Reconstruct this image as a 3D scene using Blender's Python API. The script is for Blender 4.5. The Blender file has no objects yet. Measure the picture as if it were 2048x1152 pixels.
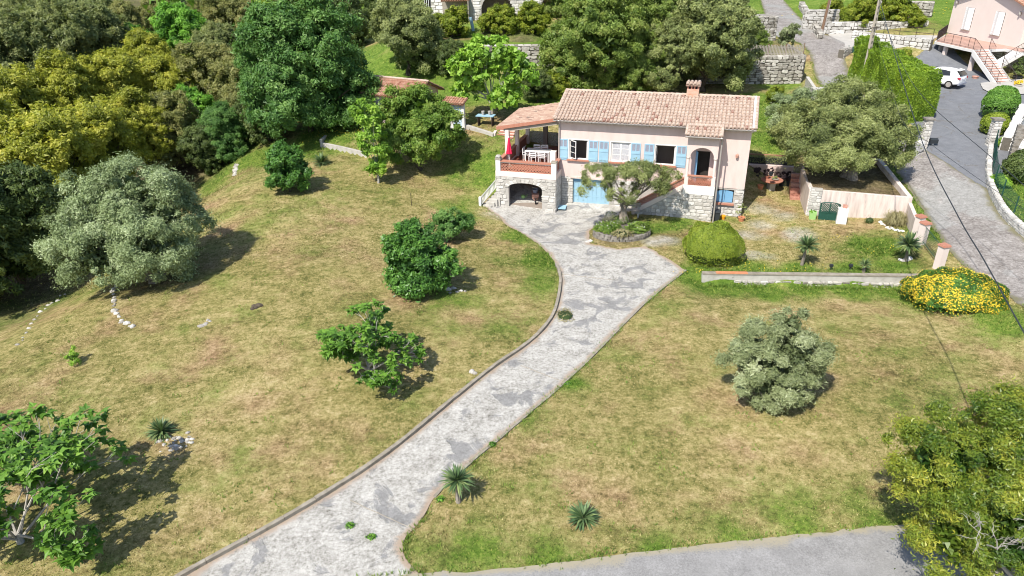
import bpy, bmesh, math, random
import numpy as np
from mathutils import Vector, Matrix, Quaternion
from mathutils.geometry import delaunay_2d_cdt
R = math.radians
rng = np.random.default_rng(7)
random.seed(7)
S = bpy.context.scene
COL = S.collection

# ---------------------------------------------------------------- camera, world, sun, exposure
FPX, PITCH, ROLL, CAMH = 1400.0, R(27), R(-1.3), 16.1
cF = np.array([0, math.cos(PITCH), -math.sin(PITCH)])
cR0 = np.array([1.0, 0, 0]); cU0 = np.cross(cR0, cF)
cR = math.cos(ROLL)*cR0 + math.sin(ROLL)*cU0
cU = -math.sin(ROLL)*cR0 + math.cos(ROLL)*cU0
CAM = np.array([0, 0, CAMH])
cd = bpy.data.cameras.new('camera'); cam = bpy.data.objects.new('camera', cd); COL.objects.link(cam)
cd.sensor_width = 36; cd.lens = FPX/2048*36; cd.clip_end = 2000; cd.clip_start = .1
M = Matrix.Identity(4)
for i in range(3):
    M[i][0] = cR[i]; M[i][1] = cU[i]; M[i][2] = -cF[i]; M[i][3] = CAM[i]
cam.matrix_world = M
S.camera = cam
SUN_AZ, SUN_EL = 35.0, 52.0            # light travels towards azimuth 35 deg (from +Y to +X)
W = bpy.data.worlds.new('World'); S.world = W; W.use_nodes = True
nt = W.node_tree
sky = nt.nodes.new('ShaderNodeTexSky'); sky.sky_type = 'NISHITA'; sky.sun_disc = False
sky.sun_elevation = R(SUN_EL); sky.sun_rotation = R(SUN_AZ+180)
nt.links.new(sky.outputs[0], nt.nodes['Background'].inputs[0])
nt.nodes['Background'].inputs[1].default_value = .135
sl = bpy.data.lights.new('sun', 'SUN'); sun = bpy.data.objects.new('sun', sl); COL.objects.link(sun)
sl.energy = 4.9; sl.angle = R(.5); sl.color = (1, .945, .845)
sd = Vector((math.sin(R(SUN_AZ))*math.cos(R(SUN_EL)), math.cos(R(SUN_AZ))*math.cos(R(SUN_EL)), -math.sin(R(SUN_EL))))
sun.rotation_euler = sd.to_track_quat('-Z', 'Y').to_euler()
S.view_settings.view_transform = 'Standard'; S.view_settings.look = 'None'
S.view_settings.exposure = 0.46; S.view_settings.gamma = 1
S.render.engine = 'CYCLES'
S.cycles.pixel_filter_type = 'BLACKMAN_HARRIS'; S.cycles.filter_width = 1.05; S.cycles.max_bounces = 6; S.cycles.transparent_max_bounces = 4

# ---------------------------------------------------------------- survey helpers
def ray(px, py): return cF + ((px-1024)/FPX)*cR - ((py-576)/FPX)*cU
def at(px, py, z):
    d = ray(px, py); t = (z-CAMH)/d[2]; return CAM + t*d
CP = [ # photo column, row, ground height of surveyed ground points
 (400,1140,0),(820,1140,-.05),(1200,1120,-.1),(1600,1080,-.15),(2040,1000,-.15),(100,1000,0),(40,800,-.1),(500,900,.15),(900,1000,.0),
 (1100,1000,0),(1300,850,0),(1535,810,0),(1800,850,0),(1980,760,.05),(700,850,.2),(400,800,.2),(250,750,.1),(900,740,.1),(1050,680,0),
 (700,650,.45),(500,650,.45),(350,650,.3),(840,590,.4),(600,520,.9),(800,500,.4),(1000,580,.1),(1000,480,-.05),(450,520,.5),(560,440,1.0),(700,440,.7),
 (460,395,.9),(500,350,1.0),(580,385,1.1),(640,325,1.3),(700,380,1.0),(800,400,.6),(900,400,.15),(940,350,.7),(870,330,1.1),(770,340,1.2),
 (250,640,.1),(200,600,0),(120,650,-.1),(40,710,-.2),(300,560,.2),(380,500,.3),(440,430,.5),
 (60,600,-2.0),(10,650,-1.9),(140,545,-1.9),(270,470,-2.0),(400,400,-1.9),(430,350,-1.2),(470,320,.2),
 (650,290,1.7),(760,300,1.7),(560,300,1.0),(620,260,2.0),(720,240,2.5),(740,215,2.9),(830,250,2.7),(905,262,2.55),(985,278,2.45),(960,320,1.5),(960,250,2.9),
 (1120,405,-.25),(1218,414,-.25),(990,414,-.3),(1422,443,-.3),(1480,436,-.25),(1250,470,-.1),(1150,500,-.1),(1370,540,0),(1350,450,-.2),(1230,600,0),
 (1430,500,.02),(1600,540,.05),(1420,548,.0),(1820,545,.1),(1700,480,.12),(1600,440,.1),(1540,380,.1),(1650,440,.1),(1800,455,.25),(1876,537,.3),(1540,345,.3),
 (1400,600,.02),(1600,620,0),(1830,620,.05),(1500,700,.0),(2000,640,.3),(2040,610,.35),(2040,540,.6),(1900,480,.85),(1960,420,1.25),(1880,380,1.5),(1820,345,1.8),(1978,375,1.65),(2048,470,1.1),
 (1848,303,2.2),(1975,293,2.35),(1910,230,2.9),(1900,178,3.35),(2030,190,3.3),(2040,300,2.4),(2040,380,1.9),(1850,150,3.6),
 (1700,250,2.6),(1650,190,3.5),(1722,176,3.6),(1700,130,4.2),(1640,110,4.7),(1600,80,5.2),(1560,30,6.2),(1540,5,6.8),(1700,75,5.3),(1850,80,5.6),
 (1560,290,1.5),(1525,240,2.2),(1560,180,2.9),(1600,150,3.4),(1500,165,3.2),
 (1060,210,3.0),(980,160,4.0),(940,145,4.3),(1070,138,4.4),(820,140,4.2),(1200,120,4.4),(1400,100,4.8),
 (1700,10,7.2),(1800,20,7.0),(950,50,7.5),(1060,78,6.8),(850,60,7.3),(1250,60,6.6),(1420,40,6.6),
]
pts = [at(a, b, z) for a, b, z in CP]
pts += [np.array(p, float) for p in [(-30,48,-1.5),(-40,60,-1.5),(-30,70,-.5),(-45,85,0),(-25,85,1.5),(-20,70,1.8),(-60,60,-2),(-70,110,2),(-40,110,3),(-15,110,7),(-30,35,-1.6),(-32,28,-1.5),(-40,15,-1.5),
 (0,110,9),(25,110,9),(50,110,10),(80,110,11),(80,70,5),(70,50,3),(60,30,1),(50,10,0),(0,150,13),(60,150,15),(-60,150,8),(-90,200,13),(0,260,24),(80,260,26),(-120,260,20),(120,200,22),(-110,100,0),
 (4.2,49,1.6),(10,47.5,1.5),(16,48,1.6),(10,53,2.4),(-1.5,47.5,.6),(0,5,-.1),(-20,5,0),(20,5,-.1),(34,20,.3)]]
XY = np.array([p[:2] for p in pts]); Z = np.array([p[2] for p in pts])
def kern(r): return np.sqrt(r*r+1.5**2)
_D = np.sqrt(((XY[:,None]-XY[None])**2).sum(-1))
_A = np.block([[kern(_D)*-1+np.eye(len(XY))*.12*-0, np.ones((len(XY),1))],[np.ones((1,len(XY))), np.zeros((1,1))]])
_A[:len(XY),:len(XY)] += np.eye(len(XY))*.25
_w = np.linalg.solve(_A, np.r_[Z, 0])
STEPS = []    # (p, q, drop in front, fade length, end fade) : ground lowered on the camera side of a low wall
def hxy(x, y):
    x = np.atleast_1d(np.asarray(x, float)); y = np.atleast_1d(np.asarray(y, float)); sh = x.shape
    x = x.ravel(); y = y.ravel(); out = np.empty(len(x))
    for i in range(0, len(x), 20000):
        d = np.sqrt((x[i:i+20000,None]-XY[None,:,0])**2+(y[i:i+20000,None]-XY[None,:,1])**2)
        out[i:i+20000] = -(kern(d)@_w[:-1])+_w[-1]
    for p, q, dr, fade, ef in STEPS:
        L = math.hypot(q[0]-p[0], q[1]-p[1]); ux, uy = (q[0]-p[0])/L, (q[1]-p[1])/L
        s = (x-p[0])*ux+(y-p[1])*uy; f = (x-p[0])*uy-(y-p[1])*ux
        k = np.clip(f/.12, 0, 1)*np.clip(1-f/fade, 0, 1)**1.5
        k = k*np.clip((s+ef)/ef, 0, 1)*np.clip((L+ef-s)/ef, 0, 1)
        out -= dr*k
    return out.reshape(sh)
def h(x, y): return float(hxy(x, y)[0])
_wa, _wb = at(1404,548,.05), at(1842,553,.12)
STEPS.append(((_wa[0],_wa[1]), (_wb[0],_wb[1]), .5, 9, .8))
_ka, _kb = at(642,283,1.9), at(735,303,1.8)
STEPS.append(((_ka[0],_ka[1]), (_kb[0],_kb[1]), .35, 3, 1.5))
def G(px, py, tmin=8, tmax=260):
    d = ray(px, py); t = np.concatenate([np.linspace(tmin, 80, 500), np.linspace(80.2, tmax, 300)])
    P = CAM[None]+t[:,None]*d[None]
    hh = hxy(P[:,0], P[:,1]); below = np.where(P[:,2] < hh)[0]
    if len(below) == 0: return P[-1]
    i = max(below[0], 1); a = P[i-1][2]-hh[i-1]; b = P[i][2]-hh[i]; k = a/(a-b)
    p = P[i-1]*(1-k)+P[i]*k
    return np.array([p[0], p[1], h(p[0], p[1])])
HA = R(-17.5)
hu = np.array([math.cos(HA), math.sin(HA), 0]); hn = np.array([-math.sin(HA), math.cos(HA), 0])
HO = np.array([2.98, 44.739, 0])

# ---------------------------------------------------------------- mesh helpers
def link(o, parent=None, label=None, cat=None, group=None, kind=None):
    COL.objects.link(o)
    if parent: o.parent = parent
    if label: o['label'] = label
    if cat: o['category'] = cat
    if group: o['group'] = group
    if kind: o['kind'] = kind
    return o
def empty(name, loc=(0,0,0), rz=0, label=None, cat=None, group=None):
    o = bpy.data.objects.new(name, None); o.location = loc; o.rotation_euler = (0,0,rz); o.empty_display_size = .2
    return link(o, None, label, cat, group)
def copy_tree(o, parent=None):
    c = o.copy(); COL.objects.link(c); c.parent = parent
    for ch in o.children: copy_tree(ch, c)
    return c
class MB:
    def __init__(s): s.v = []; s.f = []; s.t = []; s.tone = None
    def add(s, vs, fs, tone=None):
        o = len(s.v); s.v += [tuple(map(float, a)) for a in vs]; s.f += [tuple(i+o for i in f) for f in fs]
        s.t += [s.tone if tone is None else tone]*len(fs)
    def box(s, c, sz, rot=None, tone=None, taper=1.0):
        x, y, z = [a/2 for a in sz]
        vs = [(-x,-y,-z),(x,-y,-z),(x,y,-z),(-x,y,-z),(-x*taper,-y*taper,z),(x*taper,-y*taper,z),(x*taper,y*taper,z),(-x*taper,y*taper,z)]
        if rot is not None: vs = [rot @ Vector(a) for a in vs]
        vs = [(a[0]+c[0], a[1]+c[1], a[2]+c[2]) for a in vs]
        s.add(vs, [(0,3,2,1),(4,5,6,7),(0,1,5,4),(1,2,6,5),(2,3,7,6),(3,0,4,7)], tone)
    def b2(s, a, b, tone=None):   # box from min corner to max corner
        s.box([(a[i]+b[i])/2 for i in range(3)], [abs(b[i]-a[i]) for i in range(3)], None, tone)
    def prism(s, poly, d, tone=None):  # 3D polygon extruded by vector d
        n = len(poly); vs = [tuple(p) for p in poly]+[tuple(np.array(p)+np.array(d)) for p in poly]
        s.add(vs, [tuple(range(n))[::-1], tuple(range(n, 2*n))]+[(i, (i+1)%n, (i+1)%n+n, i+n) for i in range(n)], tone)
    def tube(s, P, r, n=6, caps=True, tone=None):
        P = [Vector(p) for p in P]; k = len(P)
        if not hasattr(r, '__len__'): r = [r]*k
        vs = []; fs = []
        up = Vector((0,0,1))
        for i, p in enumerate(P):
            d = (P[min(i+1,k-1)]-P[max(i-1,0)])
            d = d.normalized() if d.length > 1e-9 else Vector((0,0,1))
            a = d.cross(up) if abs(d.z) < .95 else d.cross(Vector((1,0,0)))
            a.normalize(); b = d.cross(a)
            for j in range(n):
                t = 2*math.pi*j/n; q = p+(a*math.cos(t)+b*math.sin(t))*r[i]; vs.append(tuple(q))
        for i in range(k-1):
            for j in range(n): fs.append((i*n+j, i*n+(j+1)%n, (i+1)*n+(j+1)%n, (i+1)*n+j))
        if caps: fs.append(tuple(range(n))[::-1]); fs.append(tuple(range((k-1)*n, k*n)))
        s.add(vs, fs, tone)
    def lathe(s, prof, c=(0,0,0), n=12, tone=None):
        vs = []; fs = []
        for r, z in prof:
            for j in range(n):
                t = 2*math.pi*j/n; vs.append((c[0]+r*math.cos(t), c[1]+r*math.sin(t), c[2]+z))
        for i in range(len(prof)-1):
            for j in range(n): fs.append((i*n+j, i*n+(j+1)%n, (i+1)*n+(j+1)%n, (i+1)*n+j))
        fs.append(tuple(range(n))[::-1]); fs.append(tuple(range((len(prof)-1)*n, len(prof)*n)))
        s.add(vs, fs, tone)
    def mesh(s, name, mat):
        me = bpy.data.meshes.new(name); me.from_pydata(s.v, [], s.f)
        if any(t is not None for t in s.t):
            a = me.attributes.new('tone', 'FLOAT', 'FACE'); a.data.foreach_set('value', [0. if t is None else t for t in s.t])
        if mat:
            for m_ in (mat if isinstance(mat, (list, tuple)) else [mat]): me.materials.append(m_)
        me.update(); return me
    def build(s, name, mat, parent=None, loc=None, smooth=False, **k):
        me = s.mesh(name, mat)
        if smooth:
            for p in me.polygons: p.use_smooth = True
        o = bpy.data.objects.new(name, me)
        if loc is not None: o.location = loc
        return link(o, parent, **k)
def np_mesh(name, V, F, mat, tone=None, k=None, smooth=False):
    k = F.shape[1]
    me = bpy.data.meshes.new(name); n = len(F)
    me.vertices.add(len(V)); me.vertices.foreach_set('co', V.astype(np.float32).ravel())
    me.loops.add(n*k); me.loops.foreach_set('vertex_index', F.astype(np.int32).ravel())
    me.polygons.add(n); me.polygons.foreach_set('loop_start', np.arange(0, n*k, k, dtype=np.int32))
    me.polygons.foreach_set('loop_total', np.full(n, k, dtype=np.int32))
    if smooth: me.polygons.foreach_set('use_smooth', np.ones(n, dtype=bool))
    me.update(calc_edges=True)
    if tone is not None:
        a = me.attributes.new('tone', 'FLOAT', 'FACE'); a.data.foreach_set('value', tone.astype(np.float32))
    if mat: me.materials.append(mat)
    return me

# ---------------------------------------------------------------- materials
def lin(c):
    if isinstance(c, str):
        c = [int(c[i:i+2], 16)/255 for i in (0,2,4)]
        return tuple((x/12.92 if x <= .04045 else ((x+.055)/1.055)**2.4) for x in c)+(1,)
    return tuple(c)+(1,) if len(c) == 3 else c
def mat(name, cols, scale=4, rough=.85, bump=0, bscale=None, wn=.6, wt=.0, wr=.0, trans=0, spec=.25, detail=4, metallic=0, contrast=1.0, tcol=None, streak=None):
    m = bpy.data.materials.new(name); m.use_nodes = True; T = m.node_tree; N = T.nodes; L = T.links
    b = N['Principled BSDF']; b.inputs['Roughness'].default_value = rough; b.inputs['Specular IOR Level'].default_value = spec; b.inputs['Metallic'].default_value = metallic
    tc = N.new('ShaderNodeTexCoord'); geo = N.new('ShaderNodeNewGeometry')
    nz = N.new('ShaderNodeTexNoise'); nz.inputs['Scale'].default_value = scale; nz.inputs['Detail'].default_value = detail; nz.inputs['Roughness'].default_value = .6
    src = geo.outputs['Position']
    if streak:
        mp = N.new('ShaderNodeMapping'); mp.inputs['Scale'].default_value = streak; L.new(src, mp.inputs[0]); L.new(mp.outputs[0], nz.inputs['Vector'])
    else: L.new(src, nz.inputs['Vector'])
    def math_(op, a, b_=None):
        q = N.new('ShaderNodeMath'); q.operation = op
        for i, v in enumerate((a, b_)):
            if v is None: continue
            if isinstance(v, (int, float)): q.inputs[i].default_value = v
            else: L.new(v, q.inputs[i])
        return q.outputs[0]
    f = math_('MULTIPLY', math_('SUBTRACT', nz.outputs[0], .5), 2.2*contrast*wn)
    f = math_('ADD', f, .5 if not (wt or wr) else .5-.5*(wt+wr))
    if wt:
        at_ = N.new('ShaderNodeAttribute'); at_.attribute_name = 'tone'; f = math_('ADD', f, math_('MULTIPLY', at_.outputs['Fac'], wt))
    if wr:
        oi = N.new('ShaderNodeObjectInfo'); f = math_('ADD', f, math_('MULTIPLY', oi.outputs['Random'], wr))
    rp = N.new('ShaderNodeValToRGB'); L.new(f, rp.inputs[0]); el = rp.color_ramp.elements
    for i, c in enumerate(cols):
        p = i/(max(len(cols)-1, 1))
        e = el[i] if i < 2 else el.new(p)
        e.position = p; e.color = lin(c)
    if len(cols) == 1: el[1].color = lin(cols[0])
    L.new(rp.outputs[0], b.inputs['Base Color'])
    if bump:
        n2 = N.new('ShaderNodeTexNoise'); n2.inputs['Scale'].default_value = bscale or scale*5; n2.inputs['Detail'].default_value = 4; L.new(geo.outputs['Position'], n2.inputs['Vector'])
        bp = N.new('ShaderNodeBump'); bp.inputs['Strength'].default_value = 1; bp.inputs['Distance'].default_value = bump; L.new(n2.outputs[0], bp.inputs['Height']); L.new(bp.outputs[0], b.inputs['Normal'])
    if trans:
        tr = N.new('ShaderNodeBsdfTranslucent'); mx = N.new('ShaderNodeMixShader'); mx.inputs[0].default_value = trans
        hs = N.new('ShaderNodeMixRGB'); hs.blend_type = 'MULTIPLY'; hs.inputs[0].default_value = 1; hs.inputs[2].default_value = (1.3,1.35,.6,1); L.new(rp.outputs[0], hs.inputs[1])
        L.new(hs.outputs[0], tr.inputs[0]); L.new(b.outputs[0], mx.inputs[1]); L.new(tr.outputs[0], mx.inputs[2]); L.new(mx.outputs[0], N['Material Output'].inputs[0])
    return m
def leafmat(name, cols, trans=.22, scale=.9, rough=.5, wn=.35, wt=.85):
    return mat(name, cols, scale=scale, rough=rough, wn=wn, wt=wt, trans=trans, spec=.35, detail=2)
def ground_mat(name, blades=False):
    m = bpy.data.materials.new(name); m.use_nodes = True; T = m.node_tree; N = T.nodes; L = T.links
    b = N['Principled BSDF']; b.inputs['Roughness'].default_value = .95; b.inputs['Specular IOR Level'].default_value = .1
    geo = N.new('ShaderNodeNewGeometry')
    def noise(s, d=3, r=.55, st=None):
        n = N.new('ShaderNodeTexNoise'); n.inputs['Scale'].default_value = s; n.inputs['Detail'].default_value = d; n.inputs['Roughness'].default_value = r
        if st:
            mp = N.new('ShaderNodeMapping'); mp.inputs['Scale'].default_value = st; mp.inputs['Rotation'].default_value = (0,0,R(25)); L.new(geo.outputs['Position'], mp.inputs[0]); L.new(mp.outputs[0], n.inputs['Vector'])
        else: L.new(geo.outputs['Position'], n.inputs['Vector'])
        return n.outputs[0]
    def mth(op, a, c, clamp=False):
        q = N.new('ShaderNodeMath'); q.operation = op; q.use_clamp = clamp
        for i, v in enumerate((a, c)):
            if isinstance(v, (int, float)): q.inputs[i].default_value = v
            else: L.new(v, q.inputs[i])
        return q.outputs[0]
    def ramp(f, cs):
        rp = N.new('ShaderNodeValToRGB'); L.new(f, rp.inputs[0]); el = rp.color_ramp.elements
        for i, (p, c) in enumerate(cs):
            e = el[i] if i < 2 else el.new(p); e.position = p; e.color = lin(c)
        return rp.outputs[0]
    def mix(f, a, c):
        q = N.new('ShaderNodeMixRGB'); L.new(f, q.inputs[0]) if not isinstance(f, float) else None
        L.new(a, q.inputs[1]); L.new(c, q.inputs[2]); return q.outputs[0]
    big = noise(.16, 4, .6); mid = noise(.75, 5, .65, (1,1.7,1)); fine = noise(7, 6, .75); tiny = noise(26, 3, .8)
    f = mth('ADD', mth('MULTIPLY', mth('SUBTRACT', big, .5), .8), mth('MULTIPLY', mth('SUBTRACT', mid, .5), .9))
    f = mth('ADD', f, mth('MULTIPLY', mth('SUBTRACT', noise(2.6, 6, .75), .5), 1.5))
    f = mth('ADD', f, mth('MULTIPLY', mth('SUBTRACT', fine, .5), 1.7))
    f = mth('ADD', f, mth('MULTIPLY', mth('SUBTRACT', tiny, .5), 1.1))
    if blades:
        ta = N.new('ShaderNodeAttribute'); ta.attribute_name = 'tone'; f = mth('ADD', f, mth('MULTIPLY', mth('SUBTRACT', ta.outputs['Fac'], .5), 1.5))
    f = mth('ADD', f, .5)
    dry = ramp(f, [(0,(.072,.08,.022)),(.25,(.152,.148,.045)),(.5,(.268,.232,.088)),(.75,(.39,.322,.148)),(1,(.52,.435,.235))])
    red = ramp(f, [(0,(.10,.064,.032)),(.5,(.275,.182,.098)),(1,(.49,.36,.215))])
    grn = ramp(f, [(0,(.04,.085,.012)),(.45,(.10,.17,.024)),(.8,(.18,.25,.045)),(1,(.28,.30,.08))])
    soil = ramp(f, [(0,(.045,.034,.022)),(.5,(.09,.068,.044)),(1,(.19,.15,.10))])
    grav = ramp(f, [(0,(.16,.15,.11)),(.5,(.36,.34,.29)),(1,(.62,.60,.55))])
    r2 = noise(.33, 5, .6)
    out = mix(mth('MULTIPLY', mth('SUBTRACT', r2, .49), 4.5, True), dry, red)
    al = N.new('ShaderNodeAttribute'); al.attribute_name = 'lush'
    g3 = noise(.45, 6, .65)
    gg = mth('ADD', mth('MULTIPLY', mth('SUBTRACT', g3, .53), 3.2), mth('MULTIPLY', al.outputs['Fac'], 1.9)); gg = mth('ADD', gg, mth('MULTIPLY', mth('SUBTRACT', fine, .5), 1.8))
    out = mix(mth('ADD', gg, 0.0, True), out, grn)
    so = N.new('ShaderNodeAttribute'); so.attribute_name = 'soil'
    out = mix(mth('MULTIPLY', mth('ADD', so.outputs['Fac'], mth('MULTIPLY', mth('SUBTRACT', mid, .5), .5)), 1.0, True), out, soil) if not blades else out
    if not blades:
        sg = N.new('ShaderNodeAttribute'); sg.attribute_name = 'gravel'
        out = mix(mth('SUBTRACT', mth('MULTIPLY', sg.outputs['Fac'], mth('MULTIPLY', g3, 3.4)), .75, True), out, grav)
    L.new(out, b.inputs['Base Color'])
    bp = N.new('ShaderNodeBump'); bp.inputs['Strength'].default_value = 1; bp.inputs['Distance'].default_value = .05
    L.new(mth('ADD', fine, mth('MULTIPLY', tiny, .5)), bp.inputs['Height']); L.new(bp.outputs[0], b.inputs['Normal'])
    return m
MT = {}
MT['lawn'] = ground_mat('lawn'); MT['blade'] = ground_mat('grass_blades', True)
MT['render'] = mat('pink_render', [(.54,.42,.385),(.64,.51,.475),(.70,.575,.54)], scale=1.6, bump=.006, bscale=40, wn=.6, streak=(1.3,1.3,.45))
MT['render2'] = mat('pale_pink_render', [(.66,.56,.515),(.74,.645,.60)], scale=1.0, bump=.004, bscale=40, wn=.5)
MT['weath'] = mat('weathered_render', [(.30,.235,.20),(.54,.455,.41),(.64,.56,.51),(.68,.60,.55)], scale=2.6, bump=.01, bscale=25, wn=.75, streak=(2,2,.28))
MT['white'] = mat('white_paint', [(.66,.64,.61),(.76,.75,.73)], scale=3, rough=.6, bump=.003)
MT['whitegloss'] = mat('white_gloss', [(.80,.80,.80)], rough=.25, spec=.5)
MT['stone'] = mat('limestone_blocks', [(.40,.38,.35),(.56,.54,.51),(.68,.665,.64),(.74,.73,.71)], scale=6, bump=.02, bscale=14, wn=.45, wt=.6, wr=.5)
MT['stone2'] = mat('field_stone', [(.15,.135,.115),(.29,.27,.24),(.43,.41,.37),(.56,.535,.50)], scale=4, bump=.03, bscale=9, wn=.5, wt=.7)
MT['mortar'] = mat('grey_mortar', [(.32,.30,.275),(.46,.44,.41)], scale=8, bump=.01)
MT['mortar2'] = mat('dark_earth_joint', [(.09,.08,.065),(.17,.155,.13)], scale=8, bump=.01)
MT['tile'] = mat('aged_canal_tiles', [(.16,.13,.11),(.27,.13,.10),(.38,.28,.225),(.44,.335,.27),(.49,.39,.32),(.55,.455,.38)], scale=5, bump=.012, bscale=20, wn=.42, wt=.62)
MT['tile2'] = mat('red_canal_tiles', [(.20,.085,.06),(.33,.155,.10),(.43,.24,.165),(.50,.36,.27)], scale=4, bump=.01, bscale=20, wn=.5, wt=.55)
MT['tile3'] = mat('mixed_canal_tiles', [(.15,.12,.10),(.28,.17,.13),(.37,.25,.19),(.46,.36,.28)], scale=4, bump=.01, bscale=20, wn=.5, wt=.7)
MT['terra'] = mat('terracotta', [(.33,.13,.085),(.46,.225,.16)], scale=9, rough=.75, bump=.004, wr=.3)
MT['chim'] = mat('stained_chimney', [(.40,.16,.08),(.52,.33,.25),(.62,.52,.46)], scale=3, streak=(1,1,2.5))
MT['stone3'] = mat('pale_wall_stone', [(.27,.255,.235),(.41,.395,.37),(.52,.505,.48),(.60,.585,.56)], scale=5, bump=.025, bscale=10, wn=.5, wt=.65, wr=.4)
MT['deck'] = mat('pale_deck_tiles', [(.40,.24,.19),(.52,.34,.28)], scale=3)
MT['brick'] = mat('brick_red', [(.28,.12,.085),(.42,.20,.15),(.55,.36,.29)], scale=9, bump=.01, wr=.6)
MT['floor'] = mat('terracotta_floor', [(.25,.08,.05),(.36,.14,.09)], scale=5, rough=.6)
MT['blue'] = mat('light_blue_paint', [(.24,.41,.53),(.33,.50,.61)], scale=3, rough=.55, bump=.003)
MT['blue2'] = mat('mid_blue_paint', [(.13,.30,.50),(.20,.40,.60)], scale=3, rough=.55)
MT['dblue'] = mat('blue_grey_panel', [(.15,.2,.3),(.36,.34,.36)], scale=14, rough=.4)
MT['pblue'] = mat('pale_blue_door', [(.42,.56,.68),(.55,.67,.77)], scale=3, rough=.6)
MT['glass'] = mat('dark_glass', [(.02,.022,.025)], rough=.06, spec=.6)
MT['dark'] = mat('dark_interior', [(.02,.018,.016),(.05,.045,.04)], scale=2, rough=.9)
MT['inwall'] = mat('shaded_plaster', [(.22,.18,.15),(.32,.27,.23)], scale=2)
MT['wood'] = mat('brown_timber', [(.12,.07,.045),(.24,.155,.105)], scale=6, streak=(1,1,8), bump=.004)
MT['greywood'] = mat('weathered_timber', [(.22,.20,.17),(.42,.38,.33)], scale=9, bump=.005)
MT['zinc'] = mat('zinc_gutter', [(.36,.33,.31),(.46,.43,.40)], scale=3, rough=.45, metallic=.3)
MT['conc'] = mat('concrete', [(.27,.255,.23),(.44,.42,.385),(.52,.5,.47)], scale=3, bump=.01, bscale=30)
MT['kerb'] = mat('old_kerb', [(.15,.13,.10),(.27,.24,.195),(.38,.35,.30)], scale=4, bump=.012, bscale=25)
MT['white_m'] = mat('white_metal', [(.74,.74,.74)], rough=.35, spec=.5)
MT['iron'] = mat('dark_iron', [(.05,.04,.036),(.10,.07,.06)], rough=.5, metallic=.5)
MT['green_m'] = mat('dark_green_metal', [(.012,.055,.04),(.025,.085,.065)], rough=.5)
MT['lgreen'] = mat('lime_plastic', [(.30,.50,.18)], rough=.4)
MT['orange'] = mat('orange_clay', [(.46,.16,.07),(.56,.27,.15)], scale=8, rough=.5)
MT['yellow'] = mat('yellow_orange_plastic', [(.75,.33,.02)], rough=.4)
MT['blackp'] = mat('black_plastic', [(.03,.035,.04)], rough=.5)
MT['pinkf'] = mat('crimson_fabric', [(.48,.012,.05),(.66,.035,.10)], scale=4, rough=.8)
MT['redf'] = mat('red_cloth', [(.7,.02,.02)], rough=.8)
MT['bark'] = mat('olive_bark', [(.10,.085,.065),(.22,.19,.155),(.34,.31,.27)], scale=5, bump=.03, bscale=14)
MT['barkd'] = mat('dark_bark', [(.045,.035,.026),(.12,.095,.07)], scale=5, bump=.02, bscale=14)
MT['barkl'] = mat('pale_fig_bark', [(.25,.23,.20),(.42,.40,.36)], scale=5, bump=.01, bscale=14)
MT['pole'] = mat('pole_concrete', [(.34,.29,.23),(.47,.42,.36)], scale=3, bump=.01)
MT['tyre'] = mat('tyre_rubber', [(.015,.015,.016)], rough=.8)
MT['lampr'] = mat('tail_lamp', [(.32,.02,.03)], rough=.2, spec=.6)
MT['plate'] = mat('number_plate', [(.75,.76,.78)], rough=.4)
MT['platb'] = mat('plate_blue', [(.03,.10,.5)], rough=.4)
MT['slab'] = mat('pale_patio', [(.33,.315,.29),(.46,.44,.41)], scale=2)
MT['curtain'] = mat('lace_curtain', [(.25,.25,.27),(.62,.62,.65)], scale=14)
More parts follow.
